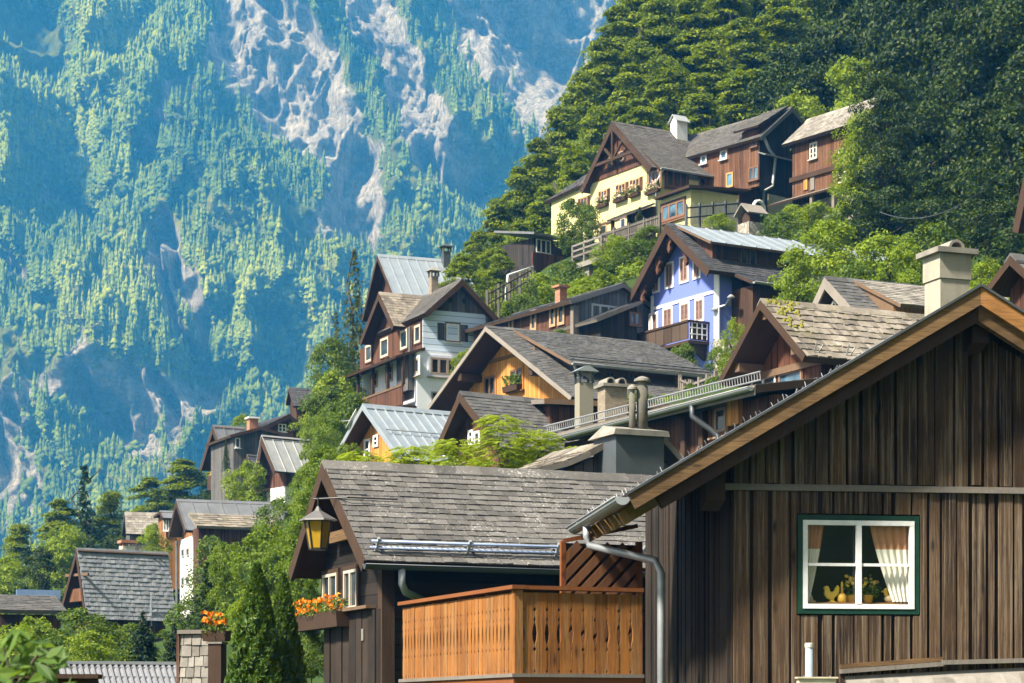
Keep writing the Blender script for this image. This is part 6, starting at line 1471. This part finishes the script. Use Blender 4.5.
for k in range(3): tpl('dark', leaf_mesh('dark_crown', broad(110, 165, .021, dome, 1, .30, .33, .5, .8, .4, .05), LF_dark), T('dark_trunk', 1, .018, 8, .18, .8, 10 + k))
for k in range(2): tpl('bright', leaf_mesh('bright_crown', broad(70, 130, .034, dome, 1, .40, .36, .55, .8, .4, .05), LF_bright), T('bright_trunk', 1, .02, 7, .2, .8, 20 + k))
for k in range(3): tpl('bush', leaf_mesh('bush_crown', broad(60, 120, .050, ballp, 1, .55, .38, .6, .7, .35, .0), LF_bush), T('bush_stem', 1, .02, 8, .3, .7, 30 + k))
for k in range(2): tpl('bushy', leaf_mesh('bright_bush_crown', broad(55, 110, .055, ballp, 1, .55, .38, .6, .7, .35, .0), LF_bright), T('bush_stem', 1, .02, 8, .3, .7, 40 + k))
for k in range(2): tpl('spruce', leaf_mesh('spruce_crown', spruce(34, .034), LF_spruce), T('spruce_trunk', 1, .014, 0, 0, .97, 50 + k))
tpl('shrubcone', leaf_mesh('cone_crown', spruce(30, .05, r=.33, lo=.02, nb=14, dens=34), LF_thd), T('cone_trunk', 1, .02, 0, 0, .9))
tpl('thuja', leaf_mesh('thuja_crown', thuja(19000, .032, .185), LF_thuja), T('thuja_trunk', 1, .02, 0, 0, .85)); tpl('thuja', leaf_mesh('thuja_crown', thuja(16000, .032, .19), LF_thuja), T('thuja_trunk', 1, .02, 0, 0, .85))
tpl('larch', leaf_mesh('larch_crown', spruce(30, .03, r=.2, lo=.12, nb=8, dens=18), LF_olive), T('larch_trunk', 1, .013, 0, 0, .97))
tpl('willow', leaf_mesh('willow_crown', broad(60, 90, .05, ballp, 1, .38, .34, 1.3, .2, .3, .0, .35), LF_bright), T('willow_stem', 1, .02, 8, .2, .8))
tpl('maple', leaf_mesh('maple_crown', pinnate(360, .08, 1, .62), LF_maple), T('maple_trunk', 1, .02, 8, .3, .85)); tpl('maple', leaf_mesh('maple_crown', pinnate(330, .08, 1, .62), LF_maple), T('maple_trunk', 1, .02, 8, .3, .85, 3))
tpl('elder', leaf_mesh('elder_crown', broad(90, 130, .042, dome, 1, .42, .34, .7, .8, .45, .0, .45), leaf('elder_leaves', (.055, .115, .008), (.14, .215, .014), .42, (.25, .29, .022))), T('elder_trunk', 1, .018, 8, .25, .85))
TNAME = dict(beech='beech_tree', dark='broadleaf_tree', bright='young_tree', bush='bush', bushy='bush', spruce='spruce_tree', shrubcone='cone_shrub', thuja='hedge_cone', larch='larch_tree', willow='willow_shrub', maple='maple_tree', elder='elder_tree')
TRAD = dict(beech=.29, dark=.33, bright=.44, bush=.6, bushy=.6, spruce=.2, shrubcone=.3, thuja=.185, larch=.19, willow=.42, maple=.75, elder=.46)
TCAT = lambda k: 'shrub' if k in ('bush', 'bushy', 'shrubcone', 'willow', 'thuja') else 'tree'
cnt = {}
def veg(kind, px, pt, Y, h, wpx, label, group=None, rot=None):
    """tree whose top shows at (px, pt), distance Y, height h metres, width wpx pixels"""
    tp = P(px, pt, Y); i = cnt.get(kind, 0); cnt[kind] = i + 1; me, tr = TPL[kind][i % len(TPL[kind])]
    s = wpx * Y / F / 2 / TRAD[kind]
    fr = Matrix.Translation((tp.x, tp.y, tp.z - h)) @ Matrix.Rotation(rot if rot is not None else rnd.uniform(0, 6.28), 4, 'Z') @ Matrix.Diagonal((s, s, h, 1))
    t = empty(TNAME[kind], label, TCAT(kind), fr, group); c = link('crown', me, t); hc = min(1, 1.3 * s / h); c.matrix_basis = Matrix.Translation((0, 0, 1 - hc)) @ Matrix.Diagonal((1, 1, hc, 1)); link('trunk', tr, t); return t
def vegb(kind, px, pt, pb, Y, wpx, label, group=None): return veg(kind, px, pt, Y, (pb - pt) * Y / F, wpx, label, group)

# --- forest on the slope : silhouette row, then rows filling the slope
GB = 'beeches massed on the forested slope above the houses'; LBe = 'leafy green beech among many massed on the forested slope above the houses'
GD = 'dark trees massed at the right of the forested slope'; LDk = 'dark leafy tree among many massed at the right of the forested slope'
for px, pt, Y, h, w in [(458, 262, 136, 9, 60), (478, 232, 138, 11, 70), (498, 200, 140, 13, 82), (518, 168, 143, 14, 88), (538, 140, 146, 15, 95), (560, 108, 149, 15, 100), (582, 74, 152, 16, 104), (602, 40, 156, 16, 108), (618, 8, 160, 17, 115), (640, -30, 164, 17, 120), (668, -60, 168, 17, 120), (655, -10, 150, 16, 110), (690, 0, 150, 16, 120), (725, -15, 150, 16, 120),
                        (492, 250, 130, 10, 85), (520, 222, 130, 11, 90), (546, 188, 133, 12, 96), (572, 152, 138, 13, 100), (600, 108, 142, 14, 105), (630, 66, 146, 15, 115), (660, 28, 150, 16, 120), (694, -8, 154, 16, 125), (730, -30, 158, 17, 130), (770, -50, 160, 17, 130),
                        (640, 100, 138, 12, 110), (672, 70, 140, 13, 118), (706, 44, 143, 14, 122), (742, 20, 146, 14, 125), (780, 0, 148, 15, 130), (700, 96, 134, 11, 112), (740, 72, 136, 12, 118), (536, 240, 124, 8, 80), (566, 205, 128, 9, 84), (820, -40, 150, 16, 135)]:
    veg('beech', px, pt, Y, h, w, LBe, GB)
for px, pt, Y, h, w in [(790, 50, 132, 12, 120), (826, 30, 130, 14, 120), (860, -20, 132, 16, 140), (910, -60, 128, 17, 150), (960, -80, 124, 17, 150), (1010, -90, 120, 17, 150), (868, 60, 118, 14, 120), (905, 40, 114, 15, 140), (950, 20, 108, 15, 150), (1000, 10, 104, 15, 150), (1040, 40, 98, 14, 150),
                        (880, 120, 110, 11, 110), (925, 105, 104, 11, 130), (975, 100, 98, 11, 130), (1020, 110, 90, 11, 140), (890, 190, 98, 7, 110), (940, 180, 92, 7, 120), (990, 190, 84, 6.5, 120), (1040, 190, 78, 7, 120), (1060, -60, 118, 18, 160)]:
    veg('dark', px, pt, Y, h, w, LDk, GD)
veg('bright', 795, 95, 128, 8, 90, 'bright young tree behind the ridge of the tall dark brown house')
veg('bright', 850, 62, 114, 10, 90, 'yellow green tree overhanging the half hidden brown plank house')
veg('bright', 868, 112, 104, 9, 70, 'yellow green tree in front of the right end of the half hidden brown house')
veg('bush', 214, 538, 92, 3.2, 66, 'bush in front of the dark wall of the shingle lean-to')
veg('bushy', 665, 396, 66, 1.2, 50, 'bright bush between snow grating and steps under the blue house')
veg('bush', 715, 378, 66, 1.4, 40, 'bush right behind the left verge of the shake roofed house')
veg('dark', 884, 78, 101, 8.5, 84, 'dark leafy tree hiding the right end of the half hidden brown house')
vegb('bush', 311, 628, 690, 36, 44, 'bush between the narrow hedge cone and the log cottage')
veg('bright', 862, 128, 102, 7, 60, 'leafy tree covering the far right corner of the half hidden brown house')
veg('bush', 690, 385, 69, 1.5, 46, 'bush behind the snow grating under the blue house')
veg('bush', 640, 392, 72, 1.4, 50, 'bush behind the brick chimney with rounded cowls')
veg('bushy', 28, 618, 66, 1.6, 70, 'bright bush under the low flat brown roof')
veg('bright', 835, 222, 84, 4.6, 100, 'large bright leafy tree between blue house and larch cabin')
veg('bright', 795, 250, 82, 4.2, 60, 'small leafy tree at the right wall of the blue house')
veg('bright', 880, 236, 78, 4, 100, 'bright tree above the roof of the larch cabin')
veg('bright', 905, 246, 72, 3, 60, 'small bright tree touching the tall pale chimney at its left')
veg('bright', 985, 262, 60, 2.2, 70, 'bright sapling between tall pale chimney and the edge house')
veg('beech', 462, 255, 110, 8, 84, 'round leafy tree behind the shuttered house, right of its metal roof')
veg('beech', 500, 250, 112, 6, 60, 'small leafy tree left of the railed forest hut')
veg('larch', 354, 246, 118, 10.5, 62, 'tall ragged spruce at the left of the big blue metal roof')
veg('larch', 336, 310, 122, 6, 40, 'shorter spruce left of the tall ragged one')
# hillside bushes, each told apart by what it stands beside
BU = [('bush', 330, 340, 110, 5.2, 66, 'round tree like bush below the tall ragged spruce'), ('bushy', 334, 374, 100, 4.6, 66, 'bright bush left of the shuttered house balcony'), ('bush', 328, 388, 96, 4.4, 50, 'bushy mass left below the shuttered house balcony'), ('bush', 350, 395, 90, 3, 64, 'dark bush directly under the shuttered house balcony'),
      ('bushy', 312, 408, 100, 3.6, 36, 'bush in front of the small ridge roof of the far cluster'), ('bush', 566, 262, 106, 2.6, 60, 'bush under the railed terrace'), ('bushy', 600, 272, 103, 2.2, 80, 'low bright shrub on the slope right of the terrace pillar'), ('bushy', 640, 262, 103, 2.2, 60, 'low shrub between grey fence and blue house roof'),
      ('bushy', 612, 236, 107, 1.5, 46, 'bright bush in front of the grey board fence at its left end'), ('bush', 650, 226, 106, 1.3, 40, 'leafy bush in front of the grey board fence at its right end'), ('bush', 634, 240, 105, 1.6, 70, 'ivy like shrub below the long grey board fence'), ('bushy', 540, 275, 104, 2.4, 60, 'yellow green bush at the top of the hillside steps'), ('bush', 522, 296, 99, 1.8, 56, 'dark bush above the plank house roof beside the stair rail'), ('bushy', 500, 300, 100, 1.8, 50, 'bush left of the hillside stair rail'), ('bushy', 585, 285, 97, 1.4, 60, 'low bush right of the small brick chimney'),
      ('bush', 572, 200, 116, 3.0, 46, 'climbing bush at the left corner of the yellow house'), ('bush', 590, 206, 115, 2.4, 34, 'climber beside the lowest yellow house shutter'), ('shrubcone', 640, 206, 110, 1.7, 22, 'clipped dark conifer in front of the yellow house porch'),
      ('bushy', 790, 206, 108, 1.4, 46, 'bush in front of the brown house base wall'), ('bush', 765, 214, 107, 1.2, 40, 'shrub right of the wayside shrine'), ('bushy', 815, 204, 106, 1.5, 56, 'bush below the plank house porch posts'), ('bush', 845, 206, 104, 1.8, 56, 'bush at the right end of the plank house porch'), ('bushy', 722, 214, 107, .9, 34, 'low bright shrub behind the iron fence'),
      ('bush', 810, 228, 92, 2.6, 70, 'dark bush above the metal dormer roof of the blue house'), ('bush', 780, 214, 100, 2.0, 60, 'leafy shrub above the far end of the blue house roof'), ('bush', 850, 262, 74, 2.2, 80, 'bush behind the larch cabin gable'), ('bush', 930, 225, 80, 3, 90, 'dark bush behind the tall pale chimney'),
      ('willow', 733, 322, 78, 2.3, 40, 'feathery bright shrub right of the blue house stone base'), ('bush', 650, 348, 84, 1.6, 34, 'dark bush under the left end of the blue house balcony'), ('bush', 684, 345, 82, 1.9, 42, 'rose bush with pale blooms under the blue house balcony'), ('bushy', 690, 372, 78, 1.0, 56, 'low bright shrub at the foot of the blue house'), ('bush', 718, 348, 80, 1.6, 30, 'small bush beside the rubble base of the blue house'),
      ('bushy', 468, 350, 90, 1.8, 30, 'bush squeezed between shuttered house and larch house'), ('bush', 560, 330, 82, 1, 40, 'shrub behind the larch house ridge')]
for b in BU: veg(*b)
# --- leafy trees in front of the middle houses
MP = [(455, 440, 52, 2.6, 74, 'bright compound leaved tree left of the slate house gable'), (500, 415, 50, 2.8, 70, 'tallest bright compound leaved tree in front of the slate house'), (540, 432, 51, 2.4, 76, 'bright compound leaved tree right of the slate house'), (410, 446, 54, 2.4, 80, 'bright compound leaved tree in front of the metal roofed house'), (360, 452, 55, 2.3, 70, 'bright compound leaved tree at the foot of the metal roofed house gable'), (575, 446, 53, 1.8, 40, 'small compound leaved tree in front of the long eaves house')]
for px, pt, Y, h, w, lb in MP: veg('maple', px, pt, Y, h, w, lb)
EL = [(322, 448, 60, 5, 62, 'tall leafy elder behind the log cottage, left of its gable'), (268, 528, 58, 4.0, 80, 'leafy elder between white far house and the log cottage'), (345, 446, 66, 4, 50, 'leafy elder right behind the log cottage ridge'), (226, 545, 60, 3.6, 50, 'leafy elder in front of the shingle lean-to roof'), (300, 520, 50, 3.8, 60, 'low leafy elder behind the two tall hedge cones'), (305, 470, 84, 4, 44, 'leafy elder below the pale sheet roof'), (330, 415, 86, 4, 50, 'leafy elder above the log cottage at the far cluster')]
for px, pt, Y, h, w, lb in EL: veg('elder', px, pt, Y, h, w, lb)
# --- garden at lower left
vegb('thuja', 257, 562, 775, 27, 78, 'taller of the two bright green hedge cones beside the log cottage'); vegb('thuja', 284, 572, 775, 27.6, 58, 'narrower right one of the two bright green hedge cones')
vegb('spruce', 207, 560, 655, 62, 58, 'mid green garden conifer right of the white walled house'); vegb('shrubcone', 143, 610, 668, 58, 42, 'dark cone shrub in front of the pale tiled roof'); vegb('shrubcone', 174, 622, 668, 56, 34, 'smaller dark cone shrub left of the shingled pillar')
vegb('bush', 82, 610, 672, 58, 92, 'large round bush below the pale tiled house'); vegb('bushy', 92, 632, 675, 54, 60, 'small yellow green bush in front of the large round bush'); vegb('bush', 190, 600, 660, 66, 60, 'hedge like bush at the foot of the white walled house'); vegb('bush', 130, 625, 680, 66, 60, 'low bush between the dark cone shrubs')
vegb('bushy', 243, 600, 680, 36, 40, 'bright bush behind the orange flowered post'); vegb('spruce', 226, 436, 497, 125, 11, 'slim dark cypress like conifer in the far cluster'); vegb('bushy', 246, 462, 535, 112, 50, 'ivy green bush below the grey plank house'); vegb('bush', 214, 505, 560, 110, 40, 'bush behind the white walled house ridge')
vegb('bushy', 155, 525, 565, 108, 36, 'bright bush left of the little boarded house'); vegb('bush', 278, 500, 570, 90, 50, 'bush below the white wall of the pale roof house')
# --- trees closing the view at far left
FL = [('spruce', 84, 462, 150, 13, 74, 'tall bushy dark conifer at far left before the mountain'), ('beech', 60, 500, 146, 10, 90, 'green broadleaf tree left of the tall far conifer'), ('beech', 20, 525, 140, 8.5, 80, 'green tree at the left edge before the mountain'), ('bright', 66, 528, 128, 6, 74, 'bright tree behind the pale tiled roof'), ('beech', 112, 492, 152, 10, 80, 'green tree right of the tall far conifer'),
      ('beech', 182, 460, 170, 11, 110, 'broad yellow green tree behind the sheet metal roofs'), ('beech', 150, 478, 165, 10, 90, 'yellow green tree left of the broad one'), ('beech', 215, 470, 172, 9, 70, 'yellow green tree touching the leftmost dark gable house'), ('bright', 242, 415, 150, 4, 40, 'small bright tree top behind the far brick chimney'), ('dark', 128, 520, 138, 7, 60, 'tree beside the pale shingle hut'), ('bright', 5, 560, 112, 6, 70, 'bright tree above the blue skylight strip'), ('dark', 42, 548, 118, 6, 60, 'dark tree left of the pale tiled house gable'), ('dark', 200, 495, 150, 7, 80, 'dark green tree behind the white walled house')]
for f in FL: veg(*f)
# --- leafy branch near the camera
br = empty('leafy_branch', 'blurred big leaved branch close to the camera at bottom left', 'branch', Matrix.Translation(P(20, 690, 7.5)))
n = 130; mbp = nrg.uniform([-.10, -.25, -.05], [.16, .25, .22], (n, 3)); mbp = mbp[(mbp[:, 2] < .20 - .55 * np.maximum(0, mbp[:, 0] - .02))]
link('leaves', leaf_mesh('branch_leaves', cards(mbp, nrg.normal(size=(len(mbp), 3)) * .5 + np.array([-.2, -.5, .7]), .095 * uni(.7, 1.3, len(mbp)), .04, .2), leaf('big_leaves', (.05, .11, .015), (.14, .22, .03), .4)), br)
mb = MB(); mb.tube([(-.2, 0, -.3), (-.02, 0, .0), (.06, 0, .12)], [.012, .009, .004], 6); mb.tube([(-.02, 0, 0), (-.06, 0, .16)], [.008, .003], 5); mb.tube([(-.02, 0, 0), (.13, -.05, .03)], [.008, .003], 5); mb.build('stem', BARK, br)

# --- flowers of the boxes and pots
FCOL = dict(orange=((.75, .16, .005), (.85, .30, .01)), pale=((.62, .45, .42), (.70, .60, .45)), green=((.1, .2, .02), (.2, .3, .04)), red=((.6, .03, .02), (.75, .1, .03)), yellow=((.8, .55, .03), (.8, .6, .2)))
def flora(t, w, d, n, colr, hh=.26, lf=.055, fl=.045):
    p = nrg.uniform([-w, -d * 1.4, -.03], [w, d, hh * .8], (n * 3, 3)); v = cards(p, nrg.normal(size=(n * 3, 3)) * .7 + np.array([0, -.5, .6]), lf * uni(.7, 1.3, n * 3), lf * .7); link('leaves', leaf_mesh('leaves', v, LF_bush), t)
    m = max(4, n // 3); p = nrg.uniform([-w, -d * 1.7, .04], [w, d * .8, hh], (m, 3)); V = []
    for k in range(4): V.append(cards(p + nrg.normal(size=(m, 3)) * fl * .25, nrg.normal(size=(m, 3)) * .8 + np.array([0, -.8, .4]), fl * uni(.9, 1.3, m), fl * 1.0))
    if colr != 'green': c = FCOL[colr]; link('blooms', leaf_mesh('blooms', np.concatenate(V), leaf('blooms_' + colr, c[0], c[1], .2)), t)['kind'] = 'stuff'
for (t, w, d, n, colr) in FLOWERBOX:
    big = WORLD[t.name].translation.y > 60; flora(t, w, d, n, colr, .45 if big else .27, .11 if big else .055, .12 if big else .055)
for (t, hh), colr in zip(POTS, ('yellow', 'yellow')):
    mb = MB(); mb.lathe([(.045, 0), (.06, .08), (.063, .09)], n=12); mb.build('pot', yel2, t, smooth=True); n = 60
    p = nrg.normal(size=(n, 3)) * np.array([.07, .05, .05]) + np.array([0, 0, .16]); link('leaves', leaf_mesh('leaves', cards(p, nrg.normal(size=(n, 3)) + np.array([0, -.6, .5]), .055, .035), LF_bush), t)
    p = nrg.normal(size=(9, 3)) * np.array([.07, .03, .04]) + np.array([0, -.02, .23]); link('blooms', leaf_mesh('blooms', np.concatenate([cards(p + nrg.normal(size=p.shape) * .008, nrg.normal(size=p.shape) * .6 + np.array([0, -1, .3]), .05, .045) for _ in range(4)]), leaf('blooms_' + colr, *FCOL[colr], .2)), t)
# ================================================================ the mountain across the lake
def pxpos(X, Y, Z): return CX + F * X / Y, HZ - F * Z / Y
u = np.concatenate([np.linspace(-1400, -650, 60), np.arange(-640, 220, 1.7), np.linspace(230, 1000, 60)]); v = np.concatenate([np.arange(0, 745, 1.5), np.linspace(750, 1050, 40)]) / 1050; U, V = np.meshgrid(u, v)
H_ = 1050.0 * V; slope = 500 * V ** 1.15
Yb = 1450 + 0.10 * U
# image-like coordinates of the undisturbed face, used to lay out gullies and spurs where they stand
Yf = Yb + slope; PX, PY = pxpos(U, Yf, H_ - 30)
wob = (fbm(U * .006, H_ * .006, 4, 3) - .5)
D = (PX + 0.55 * 0 - 0) # column
s = PX - .5 * PY + wob * 240            # constant along the diagonal spurs that run down to the right
spur = fbm(s * .0085, (PX * .3 + PY) * .004, 5, 21, True)
rough = fbm(U * .02, H_ * .013, 6, 9, True); fine = fbm(U * .085, H_ * .03, 4, 13, True)
def gully(x0, y0, x1, y1, w):
    dx, dy = x1 - x0, y1 - y0; L = math.hypot(dx, dy); t = np.clip(((PX - x0) * dx + (PY - y0) * dy) / L ** 2, 0, 1)
    d = np.hypot(PX - x0 - t * dx, PY - y0 - t * dy) + wob * 40 + (fbm(U * .03, H_ * .03, 4, 33) - .5) * 34; return np.exp(-(d / w) ** 2)
G = np.zeros_like(U)
for g in [(238, -40, 262, 120, 26), (262, 120, 320, 190, 20), (310, 120, 372, 265, 26), (270, 20, 330, 160, 16), (345, -40, 372, 60, 22), (372, 60, 430, 180, 18), (430, 180, 470, 240, 15), (205, 150, 180, 215, 10), (195, 290, 235, 410, 9), (0, 380, 50, 510, 26), (30, 340, 75, 470, 10), (85, 235, 118, 262, 13), (40, 290, 70, 330, 12), (130, 440, 175, 480, 24), (0, 430, 10, 540, 20)]: G = np.maximum(G, gully(*g))
cliff = smooth(405, 520, PX - .35 * (PY - 80) ) * smooth(330, 120, PY)          # bare wall, upper right
cliff2 = smooth(400, 440, PY) * smooth(600, 520, PY) * smooth(.42, .6, fbm(U * .02, H_ * .008, 4, 71))
rockm = np.clip(np.maximum(G * 1.35, np.maximum(cliff * .95, cliff2 * .75)) + (fbm(U * .03, H_ * .012, 5, 41) - .55) * 1.2, 0, 1)
strata = fbm(U * .012, H_ * .11 + U * .03, 4, 61, True); crack = fbm(U * .16 - H_ * .03, H_ * .012, 5, 67, True)
rlo = np.clip(np.maximum(G, np.maximum(cliff, .8 * cliff2)), 0, 1); butt = fbm(U * .045 - H_ * .018, H_ * .007, 5, 77)
disp = 170 * spur + 70 * rough * (1 - .85 * rlo) + rlo * (34 * butt + 17 * fbm(U * .15 - H_ * .055, H_ * .010, 5, 79, True)) + 8 * fine * (1 - .8 * rlo) + rlo * 6 * strata - 34 * G + 150 * (fbm(U * .0040, H_ * .0036, 3, 55) - .5)
XX = U + 18 * (rough - .5); YY = Yf - disp; ZZ = H_ - 30 + 8 * (fine - .5)
me = grid_mesh('mountain', XX, YY, ZZ, None if False else plain('tmp', (.3, .3, .3)), True); me.materials.clear()
at = me.attributes.new('rock', 'FLOAT', 'POINT'); at.data.foreach_set('value', rockm.reshape(-1).astype(np.float32))
@memo
def mountain_mat(name='mountain_face'):
    t = NT(name); tc = t.n('TexCoord').outputs['Object']; a = t.n('Attribute', attribute_name='rock').outputs['Fac']
    st = t.noise(t.n('Mapping', {'Vector': tc, 'Scale': (.34, .34, .05)}).outputs[0], 1.0, 9, .78, 0); n2 = t.noise(tc, .10, 9, .78); n3 = t.noise(tc, .012, 4, .6)
    rock = t.ramp(t.math('ADD', t.math('MULTIPLY', st, .5), t.math('ADD', t.math('MULTIPLY', n2, .25), t.math('MULTIPLY', t.noise(t.n('Mapping', {'Vector': tc, 'Scale': (.03, .03, .30), 'Rotation': (0, .18, 0)}).outputs[0], 1.0, 8, .75), .25))), [(.36, (.06, .07, .085)), (.47, (.26, .265, .275)), (.56, (.62, .615, .60)), (.66, (.82, .81, .79))])
    veg_ = t.ramp(t.math('ADD', t.math('MULTIPLY', n2, .6), t.math('MULTIPLY', n3, .4)), [(.3, (.03, .055, .014)), (.48, (.12, .165, .028)), (.64, (.34, .36, .07))])
    k = t.n('MapRange', {0: t.math('ADD', a, t.math('MULTIPLY', t.math('SUBTRACT', st, .5), .9)), 1: .34, 2: .52, 3: 0, 4: 1}).outputs[0]
    t.base(t.mix(k, veg_, rock), .95, 0, .1); t.bump(t.math('ADD', t.math('MULTIPLY', st, 1.6), n2), 1.0, 4.0); return t.m
me.materials.append(mountain_mat()); o = link('mountain', me); tag(o, None, None, kind='structure')
# --- its forest : one mass of thousands of far trees
nr = np.random.default_rng(5)
def conifer(seed, L=4, n=6):
    q = np.random.default_rng(seed); V = []; Fc = []
    for i in range(L):
        z0 = .06 + .8 * i / L; z1 = min(1.0, z0 + .46 - .05 * i); r = (.20 * (1 - .72 * i / L)); k = len(V); V.append((0, 0, z1))
        for j in range(n * 2): a = 6.283 * (j + q.uniform(-.2, .2)) / (n * 2); rr = r * (q.uniform(.9, 1.2) if j % 2 == 0 else q.uniform(.5, .7)); V.append((rr * math.cos(a), rr * math.sin(a), z0 + (0 if j % 2 == 0 else .05)))
        for j in range(n * 2): Fc.append((k, k + 1 + j, k + 1 + (j + 1) % (n * 2)))
    return np.array(V), np.array(Fc)
def roundtree(seed):
    q = np.random.default_rng(seed); V = []; Fc = []
    for i in range(7):
        c = q.normal(size=3) * np.array([.16, .16, .16]) + np.array([0, 0, .55]); r = q.uniform(.14, .26); k = len(V)
        base = [(0, 0, 1), (1, 0, .1), (.3, .95, .1), (-.8, .6, .1), (-.8, -.6, .1), (.3, -.95, .1), (0, 0, -1)]
        for b in base: V.append(tuple(c + r * np.array(b) * q.uniform(.75, 1.25)))
        for j in range(5): Fc.append((k, k + 1 + j, k + 1 + (j + 1) % 5)); Fc.append((k + 6, k + 1 + (j + 1) % 5, k + 1 + j))
    return np.array(V), np.array(Fc)
tm = [conifer(k) for k in range(5)] + [roundtree(k) for k in range(4)]
PXd, PYd = pxpos(XX, YY, ZZ); inview = (PXd > -260) & (PXd < 760) & (PYd > -160) & (PYd < 640)
ii, jj = np.nonzero(inview[:-1, :-1]); NT_ = 50000; pick = nr.integers(0, len(ii), NT_ * 3)
dens = fbm(U * .012, H_ * .012, 4, 91); hv = fbm(U * .02, H_ * .02, 3, 93); VV = []; FF = []; off = 0; kept = 0
for q in pick:
    i, j = ii[q], jj[q]; rk = rockm[i, j]
    if nr.random() < rk * 1.75 or dens[i, j] < .28 + .22 * nr.random(): continue
    a, b = nr.random(2); w = np.array([(1 - a) * (1 - b), a * (1 - b), (1 - a) * b, a * b])
    def L4(A): return A[i, j] * w[0] + A[i, j + 1] * w[1] + A[i + 1, j] * w[2] + A[i + 1, j + 1] * w[3]
    tv, tf = tm[nr.integers(0, 5)] if nr.random() < .93 else tm[5 + nr.integers(0, 4)]
    h = nr.uniform(6, 17) * (.6 + .75 * hv[i, j]); wd = h * nr.uniform(.6, .95); an = nr.uniform(0, 6.28); ca, sa = math.cos(an), math.sin(an)
    p = tv.copy(); p[:, 0], p[:, 1] = (tv[:, 0] * ca - tv[:, 1] * sa) * wd, (tv[:, 0] * sa + tv[:, 1] * ca) * wd; p[:, 2] = tv[:, 2] * h - 1.5
    VV.append(p + np.array([L4(XX), L4(YY), L4(ZZ)])); FF.append(tf + off); off += len(p); kept += 1
    if kept >= NT_: break
VV = np.concatenate(VV); FF = np.concatenate(FF); me = bpy.data.meshes.new('mountain_forest'); me.vertices.add(len(VV)); me.vertices.foreach_set('co', VV.reshape(-1).astype(np.float32))
me.loops.add(len(FF) * 3); me.loops.foreach_set('vertex_index', FF.reshape(-1).astype(np.int32)); me.polygons.add(len(FF)); me.polygons.foreach_set('loop_start', np.arange(0, len(FF) * 3, 3, dtype=np.int32)); me.update(calc_edges=True)

def mtrees():
    t = NT('mountain_trees'); tc = t.n('TexCoord').outputs['Object']; a = t.noise(tc, .009, 5, .65); b = t.noise(tc, .05, 3, .6)
    f = t.math('ADD', t.math('MULTIPLY', t.island(), .22), t.math('ADD', t.math('MULTIPLY', t.math('SUBTRACT', a, .3), 1.1), t.math('MULTIPLY', b, .22)))
    t.base(t.ramp(f, [(.18, (.018, .050, .014)), (.48, (.10, .155, .018)), (.82, (.28, .32, .03))]), .8, 0, .1); return t.m
me.materials.append(mtrees()); o = link('mountain_forest', me); tag(o, 'forest of small conifers and broadleaf trees clothing the far mountain face', 'forest', kind='stuff')

# ================================================================ air, light, camera
mb = MB(); mb.box(-1500, -60, -60, 1200, 2150, 1075)
hz = bpy.data.materials.new('haze_air'); hz.use_nodes = True; nt = hz.node_tree
for nd in list(nt.nodes):
    if nd.type != 'OUTPUT_MATERIAL': nt.nodes.remove(nd)
pv = nt.nodes.new('ShaderNodeVolumePrincipled'); pv.inputs['Color'].default_value = HAZE_COL + (1,); pv.inputs['Density'].default_value = HAZE_D; pv.inputs['Anisotropy'].default_value = .1; pv.inputs['Absorption Color'].default_value = (1, 1, 1, 1)
nt.links.new(pv.outputs[0], nt.nodes['Material Output'].inputs['Volume'])
o = mb.build('haze', hz); tag(o, None, None, kind='stuff')

w = bpy.data.worlds.new('World'); sc.world = w; w.use_nodes = True; nt = w.node_tree; bg = nt.nodes['Background']
sky = nt.nodes.new('ShaderNodeTexSky'); sky.sky_type = 'NISHITA'; sky.sun_disc = False
dirn = Vector(SUN_DIR).normalized(); el = math.asin(dirn.z); az = math.atan2(dirn.x, dirn.y)
sky.sun_elevation = el; sky.sun_rotation = az; sky.air_density = 1.0; sky.dust_density = 1.5; sky.altitude = 500
hs = nt.nodes.new('ShaderNodeHueSaturation'); hs.inputs['Saturation'].default_value = .38; nt.links.new(sky.outputs[0], hs.inputs['Color']); nt.links.new(hs.outputs[0], bg.inputs[0]); bg.inputs[1].default_value = SKY_S
L = bpy.data.lights.new('sun', 'SUN'); L.energy = SUN_S; L.angle = R_(SUN_A); L.color = (1, .955, .885); lo = bpy.data.objects.new('sun', L); COL.objects.link(lo); lo.rotation_euler = dirn.to_track_quat('Z', 'Y').to_euler()
cam = bpy.data.cameras.new('camera'); co = bpy.data.objects.new('camera', cam); COL.objects.link(co); co.location = (0, 0, 0); co.rotation_euler = (R_(90), 0, 0)
cam.sensor_width = 36; cam.lens = F * 36 / 1024; cam.shift_y = (HZ - 341.5) / 1024; cam.clip_start = .5; cam.clip_end = 9000
cam.dof.use_dof = True; cam.dof.focus_distance = 38; cam.dof.aperture_fstop = 9; sc.camera = co
sc.render.engine = 'CYCLES'; cy = sc.cycles; cy.use_denoising = True; cy.max_bounces = 8; cy.diffuse_bounces = 3; cy.glossy_bounces = 2; cy.transmission_bounces = 3; cy.transparent_max_bounces = 12; cy.volume_bounces = 1
cy.use_adaptive_sampling = True; cy.adaptive_threshold = .02
sc.view_settings.view_transform = 'Standard'; sc.view_settings.look = 'None'; sc.view_settings.gamma = 1; sc.view_settings.exposure = EXPO
sc.render.resolution_x = 1024; sc.render.resolution_y = 683
